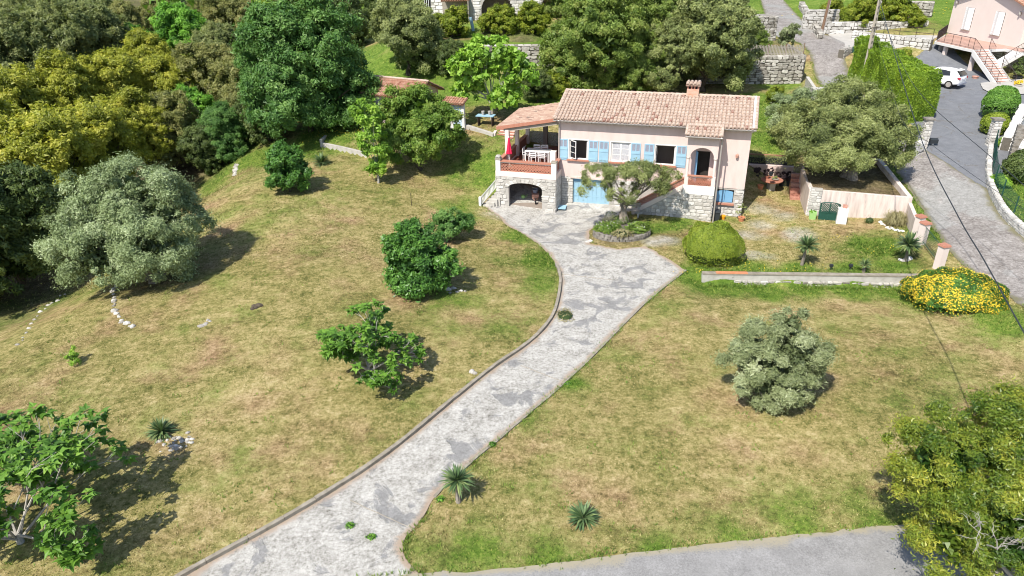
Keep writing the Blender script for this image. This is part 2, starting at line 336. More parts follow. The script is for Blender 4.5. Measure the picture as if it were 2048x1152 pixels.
# driveway: broken pale concrete with grey patches
def surf_mat(name, cols, patch, pthr, pscale, fscale, bumpd=.01, crack=None, spots=None, edgecol=None):
    m = bpy.data.materials.new(name); m.use_nodes = True; T = m.node_tree; N = T.nodes; L = T.links
    b = N['Principled BSDF']; b.inputs['Roughness'].default_value = .9; b.inputs['Specular IOR Level'].default_value = .2
    geo = N.new('ShaderNodeNewGeometry')
    def noise(s, d=5, r=.6, dist=0.):
        n = N.new('ShaderNodeTexNoise'); n.inputs['Scale'].default_value = s; n.inputs['Detail'].default_value = d; n.inputs['Roughness'].default_value = r; n.inputs['Distortion'].default_value = dist; L.new(geo.outputs['Position'], n.inputs['Vector']); return n.outputs[0]
    def mth(op, a, c, clamp=False):
        q = N.new('ShaderNodeMath'); q.operation = op; q.use_clamp = clamp
        for i, v in enumerate((a, c)):
            if isinstance(v, (int, float)): q.inputs[i].default_value = v
            else: L.new(v, q.inputs[i])
        return q.outputs[0]
    fine = noise(fscale, 6, .8); mid = noise(1.6, 5, .7)
    f = mth('ADD', mth('MULTIPLY', mth('SUBTRACT', fine, .5), 2.3), mth('MULTIPLY', mth('SUBTRACT', mid, .5), 1.3)); f = mth('ADD', f, .5)
    rp = N.new('ShaderNodeValToRGB'); L.new(f, rp.inputs[0]); el = rp.color_ramp.elements
    for i, c in enumerate(cols):
        p = i/(len(cols)-1); e = el[i] if i < 2 else el.new(p); e.position = p; e.color = lin(c)
    rq = N.new('ShaderNodeValToRGB'); L.new(f, rq.inputs[0]); rq.color_ramp.elements[0].color = lin(patch[0]); rq.color_ramp.elements[1].color = lin(patch[1])
    pn = noise(pscale, 8, .62, .6)
    mk = mth('MULTIPLY', mth('SUBTRACT', mth('ADD', pn, mth('MULTIPLY', mth('SUBTRACT', fine, .5), .10)), pthr), 22, True)
    mx = N.new('ShaderNodeMixRGB'); L.new(mk, mx.inputs[0]); L.new(rp.outputs[0], mx.inputs[1]); L.new(rq.outputs[0], mx.inputs[2]); out = mx.outputs[0]
    if edgecol:
        ea = N.new('ShaderNodeAttribute'); ea.attribute_name = 'edge'
        k = mth('MULTIPLY', mth('SUBTRACT', mth('ADD', ea.outputs['Fac'], mth('MULTIPLY', mth('SUBTRACT', fine, .5), 1.2)), .45), 3, True)
        m3 = N.new('ShaderNodeMixRGB'); L.new(k, m3.inputs[0]); L.new(out, m3.inputs[1]); m3.inputs[2].default_value = lin(edgecol); out = m3.outputs[0]
    hgt = fine
    if crack:
        wp = N.new('ShaderNodeTexNoise'); wp.inputs['Scale'].default_value = 2.2; wp.inputs['Detail'].default_value = 4; L.new(geo.outputs['Position'], wp.inputs['Vector'])
        ad = N.new('ShaderNodeMixRGB'); ad.blend_type = 'ADD'; ad.inputs[0].default_value = .55; L.new(geo.outputs['Position'], ad.inputs[1]); L.new(wp.outputs['Color'], ad.inputs[2])
        vo = N.new('ShaderNodeTexVoronoi'); vo.feature = 'DISTANCE_TO_EDGE'; vo.inputs['Scale'].default_value = crack; L.new(ad.outputs[0], vo.inputs['Vector'])
        ck = mth('MULTIPLY', mth('LESS_THAN', vo.outputs['Distance'], .012), mth('GREATER_THAN', mid, .5))
        m2 = N.new('ShaderNodeMixRGB'); L.new(mth('MULTIPLY', ck, .6), m2.inputs[0]); L.new(out, m2.inputs[1]); m2.inputs[2].default_value = (.12,.11,.095,1); out = m2.outputs[0]
    L.new(out, b.inputs['Base Color'])
    bp = N.new('ShaderNodeBump'); bp.inputs['Strength'].default_value = 1; bp.inputs['Distance'].default_value = bumpd
    L.new(mth('SUBTRACT', hgt, mth('MULTIPLY', mk, .5)), bp.inputs['Height']); L.new(bp.outputs[0], b.inputs['Normal'])
    return m
MT['drive'] = surf_mat('broken_concrete', [(.13,.12,.10),(.31,.298,.272),(.445,.43,.40),(.57,.555,.525)], [(.16,.157,.152),(.315,.31,.305)], .538, .7, 9, .03, crack=None, edgecol=(.34,.27,.21))
MT['street'] = surf_mat('worn_tarmac', [(.155,.152,.15),(.245,.24,.236),(.34,.335,.33)], [(.19,.186,.182),(.30,.295,.29)], .52, .35, 18, .01, edgecol=(.30,.27,.2))
MT['gravelroad'] = surf_mat('chipped_lane', [(.11,.095,.085),(.245,.225,.21),(.40,.375,.355)], [(.17,.165,.155),(.37,.365,.35)], .5, .12, 7, .04, crack=None, edgecol=(.17,.16,.10))
MT['court'] = surf_mat('dark_asphalt', [(.105,.112,.125),(.165,.172,.188),(.22,.225,.24)], [(.13,.135,.15),(.19,.195,.21)], .55, .3, 24, .006, crack=.25)
LF = {
 'olive': leafmat('olive_leaves', [(.10,.135,.055),(.20,.26,.115),(.32,.395,.20),(.48,.55,.34)], trans=.2),
 'olive2': leafmat('green_olive_leaves', [(.085,.11,.038),(.17,.21,.07),(.28,.32,.11),(.42,.45,.20)], trans=.2),
 'silver': leafmat('silver_olive_leaves', [(.085,.115,.05),(.18,.22,.095),(.30,.345,.175),(.48,.52,.33)], trans=.18),
 'citrus': leafmat('citrus_leaves', [(0.028,0.077,0.017),(0.063,0.161,0.028),(0.113,0.253,0.043),(0.197,0.365,0.070)], trans=.2, rough=.4),
 'young': leafmat('young_leaves', [(0.098,0.197,0.028),(0.183,0.337,0.043),(0.294,0.477,0.063),(0.448,0.589,0.113)], trans=.3),
 'fig': leafmat('fig_leaves', [(0.034,0.086,0.011),(0.075,0.172,0.021),(0.138,0.276,0.034),(0.253,0.414,0.069)], trans=.25, rough=.45),
 'orch': leafmat('orchard_leaves', [(.065,.13,.022),(.13,.23,.035),(.21,.31,.055),(.30,.36,.09)], trans=.32),
 'yoak': leafmat('golden_oak_leaves', [(.12,.15,.022),(.26,.29,.038),(.42,.43,.06),(.60,.56,.12)], trans=.36),
 'goak': leafmat('grey_holm_oak_leaves', [(.075,.105,.036),(.155,.195,.065),(.25,.285,.105),(.38,.40,.17)], trans=.32),
 'boak': leafmat('brown_oak_leaves', [(.09,.11,.034),(.18,.20,.06),(.29,.295,.10),(.41,.38,.16)], trans=.3),
 'ggreen': leafmat('deep_green_leaves', [(.035,.09,.022),(.08,.185,.042),(.15,.28,.07),(.27,.42,.13)], trans=.3),
 'bgreen': leafmat('bright_green_leaves', [(0.049,0.140,0.017),(0.105,0.267,0.028),(0.183,0.393,0.043),(0.281,0.505,0.070)], trans=.25),
 'dgreen': leafmat('dark_green_leaves', [(.03,.055,.016),(.07,.11,.028),(.12,.165,.042),(.18,.22,.07)], trans=.18),
 'hedge': leafmat('cypress_hedge', [(.06,.12,.01),(.14,.24,.016),(.24,.36,.025),(.36,.46,.05)], trans=.15),
 'box': leafmat('clipped_box_leaves', [(0.081,0.138,0.014),(0.161,0.230,0.021),(0.253,0.322,0.034),(0.345,0.402,0.057)], trans=.15),
 'topi': leafmat('topiary_leaves', [(0.043,0.113,0.017),(0.084,0.197,0.025),(0.140,0.281,0.043),(0.210,0.378,0.056)], trans=.12),
 'laurel': leafmat('laurel_leaves', [(.03,.075,.01),(.10,.16,.018),(.21,.26,.032),(.38,.37,.05)], trans=.2, scale=.5, wn=.9, rough=.38),
 'yellowfl': mat('yellow_petals', [(.62,.42,.02),(.80,.62,.06)], scale=5, rough=.7),
 'whitefl': mat('white_petals', [(.8,.8,.7)], rough=.7),
 'yucca': leafmat('yucca_blades', [(0.043,0.084,0.034),(0.084,0.147,0.056),(0.140,0.210,0.084),(0.281,0.337,0.127)], trans=.08, rough=.4),
 'brown': leafmat('dry_grass_tuft', [(0.168,0.154,0.070),(0.308,0.281,0.140),(0.421,0.378,0.197)], trans=.1),
 'succ': leafmat('dark_aeonium', [(0.028,0.017,0.020),(0.070,0.043,0.043)], trans=0),
}

# ---------------------------------------------------------------- foliage
def unit(v): return v/np.maximum(np.linalg.norm(v, axis=-1, keepdims=True), 1e-9)
def leaves(P, N, size, aspect, tone, rg, tri=None):
    n = len(P); tri = (size < .14) if tri is None else tri; a = unit(rg.normal(size=(n,3))); t = unit(np.cross(N, a)); b = np.cross(N, t)
    s = size*(.6+.8*rg.random((n,1)))
    if tri:
        V = np.stack([P-t*s, P+t*s*.9-b*s*aspect*.5, P+t*s*.35+b*s*aspect*1.15], 1).reshape(-1,3)
        return V, np.arange(3*n).reshape(-1,3), tone
    V = np.stack([P-t*s, P-b*s*aspect+t*s*.1, P+t*s, P+b*s*aspect+t*s*.1], 1).reshape(-1,3)
    F = np.arange(4*n).reshape(-1,4)
    return V, F, tone
def crown_puffs(ells, density, pr, rg, flat=.0):
    out = []; E_ = np.array(ells, float)
    for ei, (cx,cy,cz,rx,ry,rz) in enumerate(ells):
        n = max(8, int(density*2.6*(rx*ry+ry*rz+rx*rz)/3))
        d = unit(rg.normal(size=(n,3))); d[:,2] = np.where(d[:,2] < -.8, -d[:,2], d[:,2])
        q1 = rg.random(4)*6.28; k = (.64+.38*rg.random((n,1))**.7)*(1+.14*np.sin(4*np.arctan2(d[:,[1]], d[:,[0]])+q1[0]+2*d[:,[2]])*np.sin(5*d[:,[2]]+q1[1])+.07*np.sin(9*d[:,[0]]+q1[2])*np.sin(8*d[:,[2]]+q1[3]))
        c = np.array([cx,cy,cz])+d*np.array([rx,ry,rz])*k
        ok = np.ones(n, bool)
        for ej in range(len(ells)):
            if ej != ei: ok &= (((c-E_[ej,:3])/E_[ej,3:])**2).sum(1) > .42
        c = c[ok]; n = len(c)
        if n == 0: continue
        r = pr*.78*(.35+1.15*rg.random(n)**1.3); out.append(np.c_[c, r, rg.random(n)])
    return np.concatenate(out)
def foliage_mesh(name, lm, puffs, n, leaf, aspect=.45, seed=1, inner=.12, spread=.75, center=None, up=.35, ells=None, core=.05):
    rg = np.random.default_rng(seed); tri = leaf*.88 < .16; n = int(n*(1.95 if tri else 1.25)); leaf = leaf*(.88 if tri else 1)
    c0 = puffs[:,:3].mean(0)-np.array([0,0,.25*np.ptp(puffs[:,2])]) if center is None else np.array(center)
    w = puffs[:,3]**1.8; w = w/w.sum(); i = rg.choice(len(puffs), n, p=w); p = puffs[i]
    out = unit(p[:,:3]-c0)
    d = unit(rg.normal(size=(n,3))+out*1.0+np.array([0,0,up]))
    m = rg.random(n); rad = np.where(m < .55, .62+.42*rg.random(n), np.where(m < .85, 1.0*rg.random(n), .9+np.abs(rg.normal(size=n))*.38))
    P = p[:,:3]+d*(p[:,3]*rad)[:,None]*np.array([1.1,1.1,.9])
    N = unit(d*.8+out*.35+np.array([0,0,.25])+rg.normal(size=(n,3))*spread)
    tone = np.clip(.55*p[:,4]+.5*rg.random(n)-.02, 0, 1)
    V, F, tone = leaves(P, N, leaf, aspect, tone, rg, tri)
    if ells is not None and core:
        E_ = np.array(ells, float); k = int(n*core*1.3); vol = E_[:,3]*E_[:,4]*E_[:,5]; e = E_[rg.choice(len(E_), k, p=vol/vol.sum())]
        dd = unit(rg.normal(size=(k,3))); Pc = e[:,:3]+dd*e[:,3:]*(.25+.35*rg.random((k,1))); V2, F2, t2 = leaves(Pc, unit(rg.normal(size=(k,3))), leaf*2.0, .8, np.zeros(k)+.05, rg, tri)  # oversized dark leaves added inside the crown to block light
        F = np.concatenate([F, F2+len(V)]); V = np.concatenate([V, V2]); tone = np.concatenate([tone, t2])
    return np_mesh(name, V, F, lm, tone)
def trunk_mesh(name, bm, r, top, targets, rg, n=7, wig=.12, stems=1):
    mb = MB()
    for s in range(stems):
        a0 = rg.random()*6.28
        base = Vector((math.cos(a0)*r*.8*(stems > 1), math.sin(a0)*r*.8*(stems > 1), -.25))
        tp = Vector(top)+Vector((rg.normal()*r*1.5, rg.normal()*r*1.5, 0))*(stems > 1)
        k = 5; P = [base.lerp(tp, i/k)+Vector((rg.normal()*wig*r*3, rg.normal()*wig*r*3, 0))*(0 < i < k) for i in range(k+1)]
        mb.tube(P, [r*(1.35-.75*i/k) for i in range(k+1)], n)
        for j, q in enumerate(targets[s::stems]):
            q = Vector(q); st = P[-1 - (j%2)]; m1 = st.lerp(q, .5)+Vector((rg.normal()*.15, rg.normal()*.15, -.12*(q-st).length*.5))
            mb.tube([st, st.lerp(m1, .5), m1, q], [r*.5, r*.4, r*.26, r*.08], 5, False)
            for _ in range(2):
                e = q+Vector(rg.normal(size=3)*.45); mb.tube([m1, m1.lerp(e, .6), e], [r*.2, r*.13, r*.04], 4, False)
    return mb.mesh(name, bm)
def tree(name, label, cat, lm, base, ells, n, leaf, density=7, pr=.5, aspect=.45, bm='bark', tr=.15, ttop=None, seed=1, group=None, limbs=7, stems=1, inner=.12, spread=.75, up=.35, core=.05):
    rg = np.random.default_rng(seed)
    t = empty(name, tuple(base), 0, label, cat, group)
    pf = crown_puffs(ells, density, pr, rg)
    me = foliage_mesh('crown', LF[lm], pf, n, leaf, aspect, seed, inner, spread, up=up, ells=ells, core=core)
    link(bpy.data.objects.new('crown', me), t)
    big = pf[rg.choice(len(pf), min(limbs, len(pf)), replace=False), :3]
    zc = min(e[2]-e[5]*.55 for e in ells)
    me = trunk_mesh('trunk', MT[bm], tr, ttop or (0,0,max(zc, .4)), [tuple(b*.9) for b in big], rg, stems=stems)
    link(bpy.data.objects.new('trunk', me), t)
    return t
def ball_pts(n, rg, rad, sq=1.0): 
    d = unit(rg.normal(size=(n,3))); d[:,2] = np.abs(d[:,2])*np.where(rg.random(n) < .12, -1, 1); return d
def blob_bush(name, label, cat, lm, base, rad, n, leaf, seed=3, aspect=.5, trim=.05, zc=.45, lobes=0, group=None, extra=None, power=1.0, spread=.5):
    rg = np.random.default_rng(seed); t = empty(name, tuple(base), 0, label, cat, group)
    d = ball_pts(n, rg, rad); rx, ry, rz = rad
    if power != 1.0: d = np.sign(d)*np.abs(d)**power
    ph = rg.random((6,3))*6; am = 1+trim*sum(np.sin(d@rg.normal(size=3)*(3+2*i)+ph[i,0]) for i in range(5))/1.5
    k = (am*(1-.10*rg.random(n)**2))[:,None]
    P = d*np.array([rx,ry,rz])*k; P[:,2] += rz*zc; P = P[P[:,2] > .02]; d = d[:len(P)] if len(P) == n else unit(P-np.array([0,0,rz*zc]))
    N = unit(d+rg.normal(size=d.shape)*spread); pt = np.clip(.5+.5*np.sin(P@rg.normal(size=3)*4), 0, 1)
    V, F, tn = leaves(P, N, leaf, aspect, .3*pt+.7*rg.random(len(P)), rg)
    link(bpy.data.objects.new('foliage', np_mesh('foliage', V, F, LF[lm], tn)), t)
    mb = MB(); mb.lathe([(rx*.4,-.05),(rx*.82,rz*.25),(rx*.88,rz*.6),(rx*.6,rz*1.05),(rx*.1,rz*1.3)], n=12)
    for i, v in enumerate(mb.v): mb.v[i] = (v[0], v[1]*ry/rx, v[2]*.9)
    mb.build('dark_core', LF['dgreen'], t)  # solid dark lump added inside the bush so no light shows through
    if extra: extra(t, P, rg)
    return t
def yucca(name, label, base, nb, L, trunk=0, seed=1, lean=(0,0), droop=.35, cat='plant'):
    rg = np.random.default_rng(seed); t = empty(name, tuple(base), 0, label, cat)
    mb = MB(); top = np.array([lean[0], lean[1], trunk])
    for i in range(nb):
        az = rg.random()*6.283; el = math.asin(min(.98, -.25+1.25*rg.random())) ; l = L*(.75+.35*rg.random()); w = .032*(L/.6)
        d = np.array([math.cos(az)*math.cos(el), math.sin(az)*math.cos(el), math.sin(el)]); sd_ = np.array([-math.sin(az), math.cos(az), 0])*w
        p0 = top; p1 = top+d*l*.55; p2 = top+d*l+np.array([0,0,-droop*l*.3*math.cos(el)])
        mb.add([p0-sd_*.5, p0+sd_*.5, p1+sd_, p2, p1-sd_], [(0,1,2,4),(4,2,3)], rg.random())
    mb.build('blades', LF['yucca'], t)
    md_ = MB()
    for i in range(int(nb*.16)):
        az = rg.random()*6.283; l = L*(.5+.35*rg.random()); w = .022*(L/.6); dn = .55+.4*rg.random()
        d = np.array([math.cos(az), math.sin(az), -dn if trunk > .3 else -.02]); d /= np.linalg.norm(d); sd_ = np.array([-math.sin(az), math.cos(az), 0])*w; md_.add([top-sd_+d*.05, top+sd_+d*.05, top+d*l], [(0,1,2)], rg.random())
    md_.build('dead_blades', LF['brown'], t, kind='stuff')
    if trunk > .05:
        m2 = MB(); m2.tube([(0,0,-.15),(lean[0]*.4,lean[1]*.4,trunk*.5),(lean[0],lean[1],trunk+.02)], [.1,.075,.07], 8); m2.build('trunk', MT['bark'], t)
    return t
def tuft(mb, p, n, hgt, spread, rg, w=.012):
    for i in range(n):
        a = rg.random()*6.283; r = spread*rg.random(); l = hgt*(.5+.7*rg.random())
        b0 = (p[0]+math.cos(a)*r, p[1]+math.sin(a)*r, p[2]-.01); e = (b0[0]+math.cos(a)*l*.6, b0[1]+math.sin(a)*l*.6, p[2]+l)
        mb.add([(b0[0]-math.sin(a)*w, b0[1]+math.cos(a)*w, b0[2]), (b0[0]+math.sin(a)*w, b0[1]-math.cos(a)*w, b0[2]), e], [(0,1,2)], rg.random())

# ================================================================ THE GROUND
def pxs(L): return [tuple(G(a, b)[:2]) for a, b in L]
def rough_edge(P, step, amp, rg):
    out = []
    for i, p in enumerate(P):
        q = P[(i+1)%len(P)]; L = math.hypot(q[0]-p[0], q[1]-p[1]); k = max(1, int(L/step))
        nx, ny = (q[1]-p[1])/max(L,1e-6), -(q[0]-p[0])/max(L,1e-6)
        for j in range(k):
            a = rg.normal()*amp if j else 0
            out.append((p[0]+(q[0]-p[0])*j/k+nx*a, p[1]+(q[1]-p[1])*j/k+ny*a))
    return out
def smooth_line(P, it=2):
    for _ in range(it):
        Q = [P[0]]
        for a, b in zip(P[:-1], P[1:]):
            Q += [(a[0]*.75+b[0]*.25, a[1]*.75+b[1]*.25), (a[0]*.25+b[0]*.75, a[1]*.25+b[1]*.75)]
        Q.append(P[-1]); P = Q
    return P
def inside(x, y, P):
    x = np.asarray(x); y = np.asarray(y); c = np.zeros(x.shape, bool); n = len(P)
    for i in range(n):
        x1, y1 = P[i]; x2, y2 = P[(i+1)%n]
        k = ((y1 > y) != (y2 > y)) & (x < (x2-x1)*(y-y1)/((y2-y1) if y2 != y1 else 1e-9)+x1)
        c ^= k
    return c
def dist_poly(x, y, P):
    d = np.full(len(x), 1e9); n = len(P)
    for i in range(n):
        a = np.array(P[i]); b = np.array(P[(i+1)%n]); v = b-a; L = max((v@v), 1e-9)
        t = np.clip(((x-a[0])*v[0]+(y-a[1])*v[1])/L, 0, 1)
        d = np.minimum(d, np.hypot(x-a[0]-t*v[0], y-a[1]-t*v[1]))
    return d
def drape(name, P, sp, dz, m, amp=.05, step=.3, edgew=.6, seed=0, parent=None, zf=None, kind='structure', **kw):
    rg = np.random.default_rng(seed); B = rough_edge(P, step, amp, rg)
    xs = [p[0] for p in B]; ys = [p[1] for p in B]
    gx, gy = np.meshgrid(np.arange(min(xs), max(xs), sp), np.arange(min(ys), max(ys), sp)); gx = gx.ravel()+rg.normal(size=gx.size)*sp*.15; gy = gy.ravel()
    k = inside(gx, gy, B); gx, gy = gx[k], gy[k]; k = dist_poly(gx, gy, B) > sp*.45; gx, gy = gx[k], gy[k]
    v2 = [Vector(p) for p in B]+[Vector((a, b)) for a, b in zip(gx, gy)]
    r = delaunay_2d_cdt(v2, [], [list(range(len(B)))], 1, 1e-5)
    V = np.array([tuple(v) for v in r[0]]); F = np.array([f for f in r[2] if len(f) == 3])
    z = (hxy(V[:,0], V[:,1]) if zf is None else zf(V[:,0], V[:,1]))+dz
    e = dist_poly(V[:,0], V[:,1], P)
    me = np_mesh(name, np.c_[V, z], F, m, k=3)
    a = me.attributes.new('edge', 'FLOAT', 'POINT'); a.data.foreach_set('value', np.clip(1-e/edgew, 0, 1).astype(np.float32))
    return link(bpy.data.objects.new(name, me), parent, kind=kind, **kw)

driveL = smooth_line(pxs([(330,1172),(420,1120),(560,1045),(700,960),(800,890),(900,805),(985,735),(1055,690),(1105,640),(1119,590),(1122,545),(1097,505),(1050,470),(1008,448),(1003,436),(985,425),(963,408)]), 2)
driveR = smooth_line(pxs([(860,1172),(790,1095),(845,1040),(868,990),(935,930),(1010,868),(1080,808),(1130,765),(1190,708),(1250,645),(1310,588),(1372,541)]), 2)
foreR = pxs([(1335,517),(1290,492),(1235,498),(1180,488),(1178,462),(1215,440),(1222,411)])
DRIVE = driveL+[tuple((HO-3.7*hu+1.5*hn)[:2]), tuple((HO+5.9*hu+.2*hn)[:2])]+foreR[::-1][1:]+driveR[::-1]
streetT = smooth_line(pxs([(700,1168),(810,1148),(940,1143),(1100,1128),(1250,1108),(1400,1090),(1600,1068),(1750,1055),(1850,1042),(2048,1015),(2200,985)]), 1)
STREET = streetT+[(30,6),(-12,6),(-12,11.5)]
roadL = smooth_line(pxs([(2130,680),(2048,612),(1960,555),(1892,500),(1872,465),(1850,425),(1820,385),(1795,345),(1775,310),(1745,262),(1705,215),(1668,188),(1648,176),(1625,130),(1612,95),(1590,82),(1553,78),(1535,50),(1524,10),(1516,-25)]), 1)
roadR = smooth_line(pxs([(2140,555),(2048,478),(2008,440),(1984,402),(1975,375),(1935,352),(1880,315),(1845,292),(1800,262),(1760,225),(1722,185),(1700,150),(1690,118),(1688,100),(1720,88),(1720,74),(1650,70),(1640,66),(1612,48),(1590,25),(1560,-25)]), 1)
ROAD = roadL+roadR[::-1]
COURT = pxs([(1845,296),(1880,318),(1935,355),(1976,378)])+[(28.9+5.2,45.0),(36.5,46),(46,52),(46,60.5),(42.8,63.0),(42.5,66),(43.6,73),(41.2,71.2),(40.4,70.5),(35.5,66),(31.5,58),(29.5,50),(27.6,46.2)]
# terrain sheet: fine near, coarse far
def axis(a, b, c, d, s1, s2): return np.concatenate([np.arange(a, b, s2), np.arange(b, c, s1), np.arange(c, d, s2)])
ax = axis(-150, -38, 38, 150, .3, 2.5); ay = axis(1, 4, 78, 300, .3, 2.5)
gx, gy = np.meshgrid(ax, ay); nx_, ny_ = len(ax), len(ay)
gz = hxy(gx, gy)
RELIEF = lambda x, y: .035*np.sin(x*1.7+np.sin(y*1.3)*1.4)*np.sin(y*1.9+x*.6)+.02*np.sin(x*4.1+y*2.2)
for P in (DRIVE, ROAD, COURT, STREET):     # bed of the paved surfaces
    k = inside(gx, gy, P); gz = np.where(k, gz-.06, gz)
V = np.c_[gx.ravel(), gy.ravel(), gz.ravel()]
ii = np.arange(nx_-1); jj = np.arange(ny_-1); I, J = np.meshgrid(ii, jj); a0 = (J*nx_+I).ravel()
F = np.stack([a0, a0+1, a0+1+nx_, a0+nx_], 1)
LUSH = [(990,330,.7,3),(1100,520,.85,1.6),(1085,560,.5,1.6),(1040,470,.7,1.6),(930,420,.5,2),(1400,568,1,1.6),(1450,575,1,1.0),(1530,578,1,1.0),(1610,578,1,1.0),(1700,580,1,1.0),(1780,582,1,1.0),(1850,600,1,1.2),(2010,640,.9,1.5),
 (1400,545,.8,1.0),(1500,535,1,.9),(1600,540,1,.9),(1700,540,1,.9),(1780,535,.9,.9),(1750,495,1,1.4),(1780,490,.9,1.0),(600,300,.9,3),(540,310,.9,2.5),(500,320,.9,2),(470,310,.9,3),(450,340,.8,2.5),(430,370,.6,2),(680,260,1,3),(640,265,1,2.5),(720,250,1,3),
 (1525,240,1,3),(1540,200,1,3),(1600,260,1,2.5),(1560,170,1,2),(1540,280,1,2),(1700,160,1,2.5),(1850,430,1,1.1),(1868,455,1,1.1),(1820,400,1,1.2),(1790,350,1,1.2),(1890,470,.9,.9),(2010,400,1,2.5),(2040,440,1,2.5),(2030,350,1,2.5),
 (1750,10,1,8),(1650,15,1,6),(1850,10,1,8),(1900,20,1,8),(1060,90,1,2.5),(1000,80,.9,2),(950,60,1,4),(1000,60,1,3),(1060,60,1,4),(880,60,1,4),(1100,190,1,3),(1050,190,1,4),(980,180,1,4),(900,180,1,4),(860,165,1,4),(700,200,.9,3),
 (20,620,.5,3),(420,360,.6,2),(1200,700,.3,.8),(1140,765,.7,.6),(1060,830,.3,.8),(960,935,.4,.7),(1300,600,.4,.8),(300,500,.3,4),(1350,450,.6,1.5),(1300,455,.6,1.5),(1000,650,.25,2),(1850,740,.2,2),(1150,620,0,1),
 (1500,1090,.5,1.0),(1300,1105,.5,1.0),(1620,1060,.5,1.2),(1750,1040,.5,1.2),(1100,1120,.5,1.0),(950,1135,.5,1.2),(850,1100,.5,.8)]
SOIL = [(60,540,1,4),(20,580,.9,3),(110,520,1,3),(300,565,.6,2),(200,480,1,4),(400,330,1,4),(440,270,.6,3),(350,250,1,8),(200,300,1,10),(100,200,1,15),(300,100,1,15),(500,100,1,12),(1690,350,1,3),(1240,470,1,1.6),(640,560,.0,1),(520,240,1,3),(1500,120,.6,4),(1010,78,.5,2),(1040,80,.8,2),(980,74,.6,1.5)]
GRAV = [(1530,420,.9,1.6),(1560,430,.8,1.5),(1500,470,.9,1.2),(1600,470,.8,1.4),(1500,510,.8,1.0),(1540,515,.6,1.0),(1330,480,1,1.0),(1310,485,1,.8),(1590,510,.5,.8),(1740,470,.4,1),(1840,490,.4,.8),(1000,430,1,1.0),(985,425,1,1.2),(1520,450,.8,1.2),(330,860,.2,.8)]
def field(L, x, y):
    o = np.zeros(x.shape)
    for px, py, v, r in L:
        p = G(px, py); d = (x-p[0])**2+(y-p[1])**2; o = np.maximum(o, v*np.exp(-d/(2*(r*.85)**2))) if r < 1.5 else np.maximum(o, v*np.exp(-(d/(r*r))**1.0))
    return o
me = np_mesh('lawn', V, F, MT['lawn'])
far = np.clip((gy-82)/20, 0, 1)+np.clip((gx-44)/5, 0, 1)
wood = np.clip((-gx-23-(gy-40)*.0)/4, 0, 1)*np.clip((gy-30)/6, 0, 1)
lush = np.clip(np.maximum(field(LUSH+[(760,135,1,4),(700,160,1,4),(740,180,1,3),(800,165,1,3),(760,95,1,5),(880,120,1,4),(870,200,.9,3),(560,420,.35,3),(900,600,.3,2)], gx, gy), far*.9), 0, 1); soil = np.clip(np.maximum(field(SOIL, gx, gy), wood*.8), 0, 1); grav = field(GRAV, gx, gy)
for nm, arr in (('lush', lush), ('soil', soil), ('gravel', grav)):
    a = me.attributes.new(nm, 'FLOAT', 'POINT'); a.data.foreach_set('value', arr.ravel().astype(np.float32))
for p in me.polygons: p.use_smooth = True
link(bpy.data.objects.new('lawn', me), kind='structure')
drape('driveway', DRIVE, .45, .0, MT['drive'], amp=.045, edgew=.45, seed=1)
drape('street', STREET, .6, .004, MT['street'], amp=.03, edgew=.35, seed=2)
drape('lane', ROAD, .6, .008, MT['gravelroad'], amp=.06, edgew=.5, seed=3)
drape('asphalt_court', COURT, .6, .02, MT['court'], amp=.02, edgew=.01, seed=4)
drape('concrete_path', pxs([(1688,86),(1692,100),(1745,104),(1800,96),(1860,84),(1880,72),(1800,72),(1700,66),(1650,66)]), .8, .03, MT['slab'], amp=.03, seed=5)
jb = MB()
for a_, b_ in (((1042,731),(1128,764)),((1225,560),(1120,548)),((700,1000),(830,1060))):
    P_ = [G(a_[0]+(b_[0]-a_[0])*k/14, a_[1]+(b_[1]-a_[1])*k/14)+np.array([0,0,.0])+np.array([0,random.uniform(-.02,.02),.002]) for k in range(15)]
    jb.tube(P_, .014, 4)
link(bpy.data.objects.new('slab_joints', jb.mesh('slab_joints', MT['kerb'])), kind='structure')
